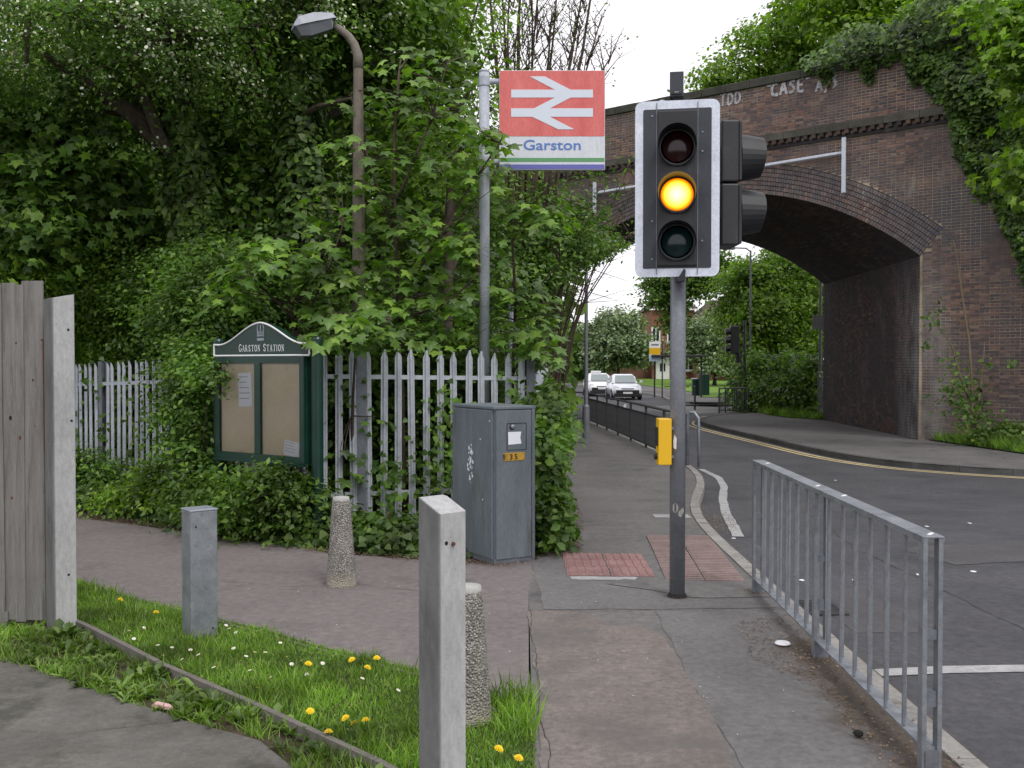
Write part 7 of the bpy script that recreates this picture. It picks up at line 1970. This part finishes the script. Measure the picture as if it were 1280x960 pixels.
P = np.concatenate(P); leaves('foliage', P, 0.10, TO, M['l_mid'], t, np.tile([-0.6, -0.7, 0.2], (len(P), 1)), 0.5, 0.6, 0.5)

def pip(poly, X, Y):
    ins = np.zeros(len(X), bool); n = len(poly)
    for i in range(n):
        x1, y1 = poly[i][0], poly[i][1]; x2, y2 = poly[(i + 1) % n][0], poly[(i + 1) % n][1]
        c = ((y1 > Y) != (y2 > Y)) & (X < (x2 - x1) * (Y - y1) / (y2 - y1 + 1e-12) + x1)
        ins ^= c
    return ins
def grass(name, poly, n, h, w, mat, bounds, zoff=0.0, lean=0.35, patch=None, hvar=0.5, clump=0.0):
    X = rng.uniform(bounds[0], bounds[1], n); Y = rng.uniform(bounds[2], bounds[3], n)
    if clump > 0:
        k = n // 14; cx = X[:k]; cy = Y[:k]; idx = rng.integers(0, k, n)
        X = cx[idx] + rng.normal(size=n) * clump; Y = cy[idx] + rng.normal(size=n) * clump
    ins = pip(poly, X, Y)
    if patch is not None: ins &= patch(X, Y)
    X, Y = X[ins], Y[ins]; N = len(X)
    Z = np.array([G(0, y) for y in Y]) + zoff
    P = np.stack([X, Y, Z], 1)
    d = rng.normal(size=(N, 3)) * lean; d[:, 2] = 1.0
    nrm = rng.normal(size=(N, 3)); nrm[:, 2] *= 0.1
    hs = h * (1 + rng.uniform(-hvar, hvar, N)) * (0.8 + 0.35 * np.sin(X * 5 + 1) * np.sin(Y * 4.2))
    V = leaf_geo(P, hs, nrm, d, TG, wid=(w / hs))
    me = np_mesh(name, V, TG, N); me.materials.append(M[mat]); o = link(name, me); o['kind'] = 'stuff'
    return o
VERGE = [(-6.5, 9.8), (-3.6, 7.75), (-3.0, 7.23), (-2.5, 6.82), (-1.6, 6.18), (-1.14, 5.78), (-0.53, 5.33), (-0.1, 4.95), (0.10, 4.5), (0.10, 3.2), (0.0, 3.45), (-0.56, 4.06), (-1.27, 4.77), (-1.78, 5.24), (-2.46, 5.97), (-3.3, 6.7), (-5.5, 8.5)]
grass('grass', VERGE, 150000, 0.040, 0.0050, 'grass', (-4.2, 0.15, 3.2, 8.4), 0.004, 0.5)
grass('long_grass', VERGE, 16000, 0.075, 0.0055, 'grass', (-3.4, 0.15, 3.6, 7.4), 0.004, 0.4, clump=0.035)
grass('long_grass', [(-0.08, 4.95), (0.10, 4.9), (0.13, 4.6), (0.10, 4.3), (-0.05, 4.3)], 1300, 0.11, 0.006, 'grass', (-0.15, 0.25, 4.0, 5.0), 0.004, 0.4)
grass('bank_grass', [(10.40, 25.0), (10.47, 24.1), (10.8, 21.0), (12.0, 19.0), (15.5, 16.7), (18, 17), (16, 20.2), (13.5, 22.3)], 50000, 0.30, 0.016, 'grass', (10.2, 15.5, 16.5, 25.2), 0.0, 0.5)
grass('bank_grass', [(10.75, 33.4), (9.75, 35.2), (9.5, 37.5), (10.3, 41.5), (12.5, 43.5), (13, 36)], 22000, 0.30, 0.022, 'grass', (9.3, 13, 33, 43.5), 0.0, 0.5)
grass('thatch', VERGE, 30000, 0.035, 0.004, 'litterleaf', (-4.2, 0.15, 3.2, 8.4), 0.003, 1.2)
X = rng.uniform(-3.6, 0.1, 9000); Y = rng.uniform(3.4, 7.6, 9000); k_ = pip(VERGE, X, Y) & (np.sin(X*4.1+2)*np.sin(Y*5.3) > 0.1); X, Y = X[k_], Y[k_]
leaves('clover', np.stack([X, Y, rng.uniform(0.015, 0.04, len(X))], 1), 0.016, TO, M['weed'], None, None, 1.0, 0, 0.3, 0.0)
# lumpy growth on the bank
P, O, Cc = blob_pts([(Vector((11.2 + 0.22*i, 22.9 - 0.33*i, 0.05)), (.4, .35, .22), 26) for i in range(12)], 40, 0.3, 0.7, 0.2)
leaves('bank_weeds', P, 0.09, TO, M['weed'], None, O, 0.7, 0.5, 0.6)
# weeds in the strip beside the driveway
WEED = [(-3.3, 6.62), (-2.46, 5.93), (-1.78, 5.20), (-1.27, 4.73), (-0.56, 4.02), (-0.5, 3.8), (-0.88, 3.96), (-1.05, 4.32), (-1.50, 4.55), (-1.88, 4.80), (-2.45, 5.22), (-2.88, 5.52), (-5.2, 5.9), (-5.2, 6.3), (-3.4, 6.3)]
n = 2000
X = rng.uniform(-5, -0.5, n); Y = rng.uniform(3.8, 6.7, n); ins = pip(WEED, X, Y) & (rng.random(n) < 0.85); X, Y = X[ins], Y[ins]
k = 8
C2 = np.repeat(np.stack([X, Y, np.full(len(X), 0.0)], 1), k, 0); N = len(C2)
th = rng.random(N) * 2 * pi; up = rng.uniform(0.15, 1.3, N)
d = np.stack([np.cos(th), np.sin(th), up], 1); nn = np.stack([-np.cos(th) * up, -np.sin(th) * up, np.ones(N)], 1)
sz = rng.uniform(0.025, 0.095, N) * np.repeat(rng.uniform(0.55, 1.15, len(X)), k)
TW = dict(v=[(0, 0, 0), (0.10, 0.3, 0.02), (0.17, 0.5, 0.0), (0.12, 0.62, 0.0), (0.2, 0.78, -0.05), (0, 1.0, -0.14), (-0.2, 0.78, -0.05), (-0.12, 0.62, 0), (-0.17, 0.5, 0), (-0.10, 0.3, 0.02)], f=[(0, 1, 2, 3, 4, 5), (0, 5, 6, 7, 8, 9)])
me = np_mesh('weeds', leaf_geo(C2 + np.array([0, 0, 0.002]), sz, nn, d, TW), TW, N); me.materials.append(M['weed']); link('weeds', me)['kind'] = 'stuff'
grass('strip_grass', WEED, 42000, 0.075, 0.0055, 'grass', (-5.2, -0.4, 3.7, 6.8), -0.004, 0.6, clump=0.03)
# larger tussocks by the concrete fence post and beside the edging
for i, (px, py, s_, lab) in enumerate(((75, 800, 0.13, 'tuft of broad strap leaves at the foot of the tall concrete fence post'), (262, 890, 0.11, 'upright dandelion leaf tuft against the edging by the driveway'), (300, 905, 0.09, 'low sprawling leaf tuft at the driveway edge right of the upright tuft'), (190, 850, 0.09, 'leafy tuft in the weed strip midway along the edging'))):
    p = GP(px, py); N = 34
    th = rng.random(N) * 2 * pi; up = rng.uniform(0.4, 1.8, N)
    d = np.stack([np.cos(th), np.sin(th), up], 1); nn = np.stack([-np.cos(th) * up, -np.sin(th) * up, np.ones(N)], 1)
    P = np.tile([0, 0, 0.0], (N, 1)) + rng.normal(size=(N, 3)) * np.array([0.025, 0.025, 0])
    me = np_mesh('weed_tuft', leaf_geo(P, s_ * rng.uniform(0.5, 1.1, N), nn, d, TW), TW, N); me.materials.append(M['weed'])
    o = link('weed_tuft', me, loc=(p.x, p.y, 0)); tag(o, lab, 'weed')

# dry leaves and grit gathered along the edges
def debris(poly, n, bounds, s0, s1, mat, z=0.012):
    X = rng.uniform(bounds[0], bounds[1], n); Y = rng.uniform(bounds[2], bounds[3], n); ins = pip(poly, X, Y); X, Y = X[ins], Y[ins]
    N = len(X); P = np.stack([X, Y, np.array([G(0, y) for y in Y]) + z], 1)
    nrm = rng.normal(size=(N, 3)) * 0.25; nrm[:, 2] = 1
    me = np_mesh('leaf_litter', leaf_geo(P, rng.uniform(s0, s1, N), nrm, rng.normal(size=(N, 3)), TK), TK, N); me.materials.append(M[mat]); link('leaf_litter', me)['kind'] = 'stuff'
debris([(0.2, 8.35), (0.62, 8.9), (0.78, 10.6), (0.85, 13), (0.5, 13), (0.32, 9)], 5000, (0.1, 1, 8.2, 13), 0.012, 0.035, 'litterleaf')
debris([(-1.9, 8.8), (-0.8, 8.3), (-0.1, 8.05), (0.2, 8.3), (-0.1, 8.2), (-0.8, 8.55), (-1.6, 8.9)], 5000, (-2, 0.3, 8, 9), 0.012, 0.03, 'litterleaf')
debris([(-5.4, 12.1), (-4.86, 11.0), (-3.06, 9.67), (-2.13, 9.0), (-1.6, 8.56), (-1.6, 8.9), (-3.06, 10.0), (-5.3, 12.4)], 9000, (-5.5, -1.6, 8.5, 12.4), 0.012, 0.035, 'litterleaf')
debris([(1.42, 6.3), (1.8, 6.5), (1.88, 3.2), (1.6, 3.2), (1.5, 4.4), (1.55, 5.0), (1.33, 5.5)], 3200, (1.3, 1.9, 3.2, 6.5), 0.006, 0.022, 'litterleaf')
debris([(1.83, 7.4), (1.93, 7.4), (2.5, 13.4), (2.2, 12)], 2500, (1.8, 2.5, 7.4, 13), 0.008, 0.02, 'litterleaf')
debris([(2.12, 10.7), (2.45, 10.7), (2.75, 12.6), (2.5, 12.6)], 900, (2.1, 2.8, 10.6, 12.6), 0.01, 0.03, 'litterleaf', -0.10)

for (bx_, by_, br_) in ((-1.276, 7.42, 0.15), (1.17, 7.02, 0.1), (-0.205, 4.58, 0.16), (-1.89, 6.0, 0.15), (-0.1, 8.1, 0.14), (1.77, 7.15, 0.1), (1.72, 5.57, 0.12), (1.78, 23.9, 0.2)):  # loose litter added round each foot to give contact darkness
    ring_ = [(bx_ + br_ * cos(a), by_ + br_ * 0.9 * sin(a)) for a in [i * pi / 6 for i in range(12)]]
    debris(ring_, 420, (bx_ - br_, bx_ + br_, by_ - br_, by_ + br_), 0.004, 0.014, 'litterleaf', 0.009)
# ---- flowers in the verge
fm = MB()
for ring, (r_, z_) in enumerate(((0.023, 0.004), (0.018, 0.010), (0.011, 0.015))):
    n_ = 14 - ring * 3
    for k in range(n_):
        a = 2*pi*k/n_ + ring*0.3; w_ = 0.0038
        c, s_ = cos(a), sin(a)
        fm.add([(0.003*c, 0.003*s_, z_), (r_*0.6*c - w_*s_, r_*0.6*s_ + w_*c, z_ + 0.002), (r_*c, r_*s_, z_), (r_*0.6*c + w_*s_, r_*0.6*s_ - w_*c, z_ + 0.002)], [(0, 3, 2, 1)])
fme = fm.mesh('flower_head'); fme.materials.append(M['dandelion'])
sm = MB(); sm.tube([(0, 0, 0), (0.004, 0, 0.03), (0, 0, 0.062)], 0.0022, 5); sme = sm.mesh('stalk'); sme.materials.append(M['stem'])
for (px, py) in ((386, 893), (431, 902), (442, 909), (456, 905), (409, 920), (148, 752), (193, 768), (439, 828), (470, 826), (458, 838), (623, 941), (648, 953), (384, 833)):
    p = GP(px, py, 0.06)
    t = thing('dandelion', 'yellow dandelion flower open in the grass verge', 'dandelion', (p.x, p.y, 0.0), rnd.random() * 6, 'dandelions in the grass verge')
    link('stalk', sme, t); o = link('flower_head', fme, t, loc=(0, 0, 0.062)); o.rotation_euler = (rnd.uniform(0.1, 0.5), rnd.uniform(-.3, .3), 0)
dm = MB()
for k in range(12):
    a = 2*pi*k/12; c, s_ = cos(a), sin(a); w_ = 0.0026
    dm.add([(0.003*c, 0.003*s_, 0), (0.009*c - w_*s_, 0.009*s_ + w_*c, 0.001), (0.0125*c, 0.0125*s_, 0), (0.009*c + w_*s_, 0.009*s_ - w_*c, 0.001)], [(0, 3, 2, 1)])
dme = dm.mesh('petals'); dme.materials.append(M['daisy'])
dc = MB(); dc.lathe([(0.004, 0), (0.0035, 0.0025), (0.001, 0.0035)], 7); dce = dc.mesh('flower_centre'); dce.materials.append(M['dandelion'])
for (px, py) in ((159, 790), (165, 800), (195, 808), (202, 821), (213, 811), (236, 814), (246, 820), (225, 826), (281, 783), (285, 787), (293, 792), (306, 822), (317, 817), (330, 817), (336, 849), (349, 805), (357, 823), (375, 828), (402, 831), (320, 862), (452, 850), (497, 865), (363, 832), (135, 776), (178, 786), (265, 836), (290, 812), (310, 840), (382, 845)) + tuple((rnd.uniform(120, 500), 0) for _ in range(0)):
    p = GP(px, py, 0.045)
    t = thing('daisy', 'small white daisy open in the grass verge', 'daisy', (p.x, p.y, 0.045), rnd.random() * 6, 'daisies in the grass verge')
    o = link('petals', dme, t); e_ = (rnd.uniform(0.1, 0.6), rnd.uniform(-.3, .3), 0); o.rotation_euler = e_
    o = link('flower_centre', dce, t); o.rotation_euler = e_

# ---- trees, hedge and ivy beyond the bridge
ftree('whitebeam_tree', 'round pale grey green tree behind the two cars', 772, 440, 86, [((770, 425, 86), (2.6, 2.4, 1.6), 60), ((752, 440, 86), (1.6, 1.6, 1.3), 26), ((792, 435, 86), (1.7, 1.6, 1.4), 28), ((775, 400, 86), (1.8, 1.6, 1.2), 32), ((742, 415, 88), (1.3, 1.3, 1.2), 16)], 0.16, 0.24, 'l_grey', per=90, cr=1.0, limbs=3)
ftree('roadside_tree', 'dark leaved tree left of the round pale tree beyond the junction', 712, 420, 90, [((712, 425, 90), (2.0, 1.8, 1.8), 34), ((696, 440, 90), (1.8, 1.6, 1.4), 24), ((735, 440, 92), (1.8, 1.6, 1.2), 22)], 0.15, 0.34, 'l_mid', per=44, cr=1.0, limbs=3)
ftree('whitebeam_tree', 'pale grey green tree overhanging the green cabinet right of the traffic pole', 893, 430, 78, [((880, 410, 78), (2.2, 2.0, 1.6), 50), ((905, 425, 78), (2.0, 1.8, 1.5), 44), ((865, 430, 78), (1.4, 1.4, 1.2), 22), ((895, 450, 77), (1.6, 1.4, .8), 22)], 0.16, 0.22, 'l_grey', per=90, cr=1.0, limbs=3)
ftree('roadside_tree', 'high dark tree whose lower leaves show behind the traffic light pole', 842, 330, 62, [((830, 365, 62), (1.6, 1.5, 1.1), 34), ((850, 350, 62), (2.0, 1.6, 1.2), 40), ((880, 340, 62), (2.2, 1.6, 1.4), 46), ((860, 300, 62), (2.4, 1.8, 1.4), 40), ((840, 395, 62), (.8, .8, .9), 10)], 0.18, 0.2, 'l_dark', per=84, cr=0.9, limbs=4)
ftree('roadside_tree', 'fresh green tree leaning over the pavement behind the right side of the arch', 985, 350, 47, [((940, 350, 46), (1.5, 1.3, 1.0), 40), ((975, 340, 47), (1.8, 1.4, 1.2), 50), ((1010, 370, 46), (1.5, 1.2, 1.2), 40), ((960, 390, 45), (1.4, 1.2, .9), 40), ((1000, 420, 45), (1.4, 1.2, 1.0), 34), ((935, 400, 46), (1.0, 1, .8), 22), ((950, 430, 45), (1.2, 1, .7), 26), ((920, 375, 47), (1.0, 1, .8), 18), ((1030, 330, 47), (1.6, 1.3, 1.6), 36)], 0.18, 0.15, 'l_bright', per=130, cr=0.85, limbs=4)
ftree('roadside_tree', 'deep green tree filling the background right of the far traffic light', 990, 400, 58, [((960, 400, 58), (2.5, 1.6, 2.2), 60), ((1010, 420, 56), (2.4, 1.6, 2.4), 60), ((1000, 340, 58), (3, 1.8, 2.2), 60), ((1060, 380, 58), (2.5, 1.6, 3.0), 40)], 0.2, 0.22, 'l_dark', per=90, cr=1.1, limbs=3)
P, O, Cc = blob_pts([(Vector((x_, 89.6, G(0, 90) + 0.75)), (.9, .7, .95), 26) for x_ in np.arange(hx(676, 90), hx(738, 90), 1.1)], 44, 0.6, 0.7, 0.4)
tag(leaves('hedge', P, 0.16, TO, M['l_dark'], None, O, 0.6, 0.6, 0.6, kind=None), 'dark clipped hedge at the back of the lawn left of the cars', 'hedge')
bl = []
for i in range(11):
    q = i / 10; x_ = 10.15 + 0.9*q; y_ = 43.2 - 7.8*q
    bl.append((Vector((x_ - 0.25, y_, 0.55)), (.45, .7, 1.0), 20))
    if i in (1, 2, 3, 6, 7, 9, 10): bl.append((Vector((x_ - 0.2, y_, 1.5)), (.35, .5, .7), 12))
P, O, Cc = blob_pts(bl, 50, 0.5, 0.8, 0.4)
tag(leaves('ivy_bank', P, 0.12, TI, M['l_mid'], None, O, 0.5, 0.8, 0.5, kind=None), 'ivy and bramble swallowing the dull palisade fence beyond the bridge', 'ivy')
b0 = Vector((hx(916, 88), 88, G(0, 88)))
tree('dark_bush', 'round very dark bush in front of the low brick house', 'bush', [b0, b0 + Vector((0, 0, .6)), b0 + Vector((0, 0, 1.2))], 0.08, 0.04, [(b0 + Vector((0, 0, 1.3)), (1.3, 1, 1.1), 30), (b0 + Vector((-1.2, 0, 1.6)), (.8, .6, .5), 10)], 50, 0.2, 'l_dark', TO, 0.7, limbs=2)
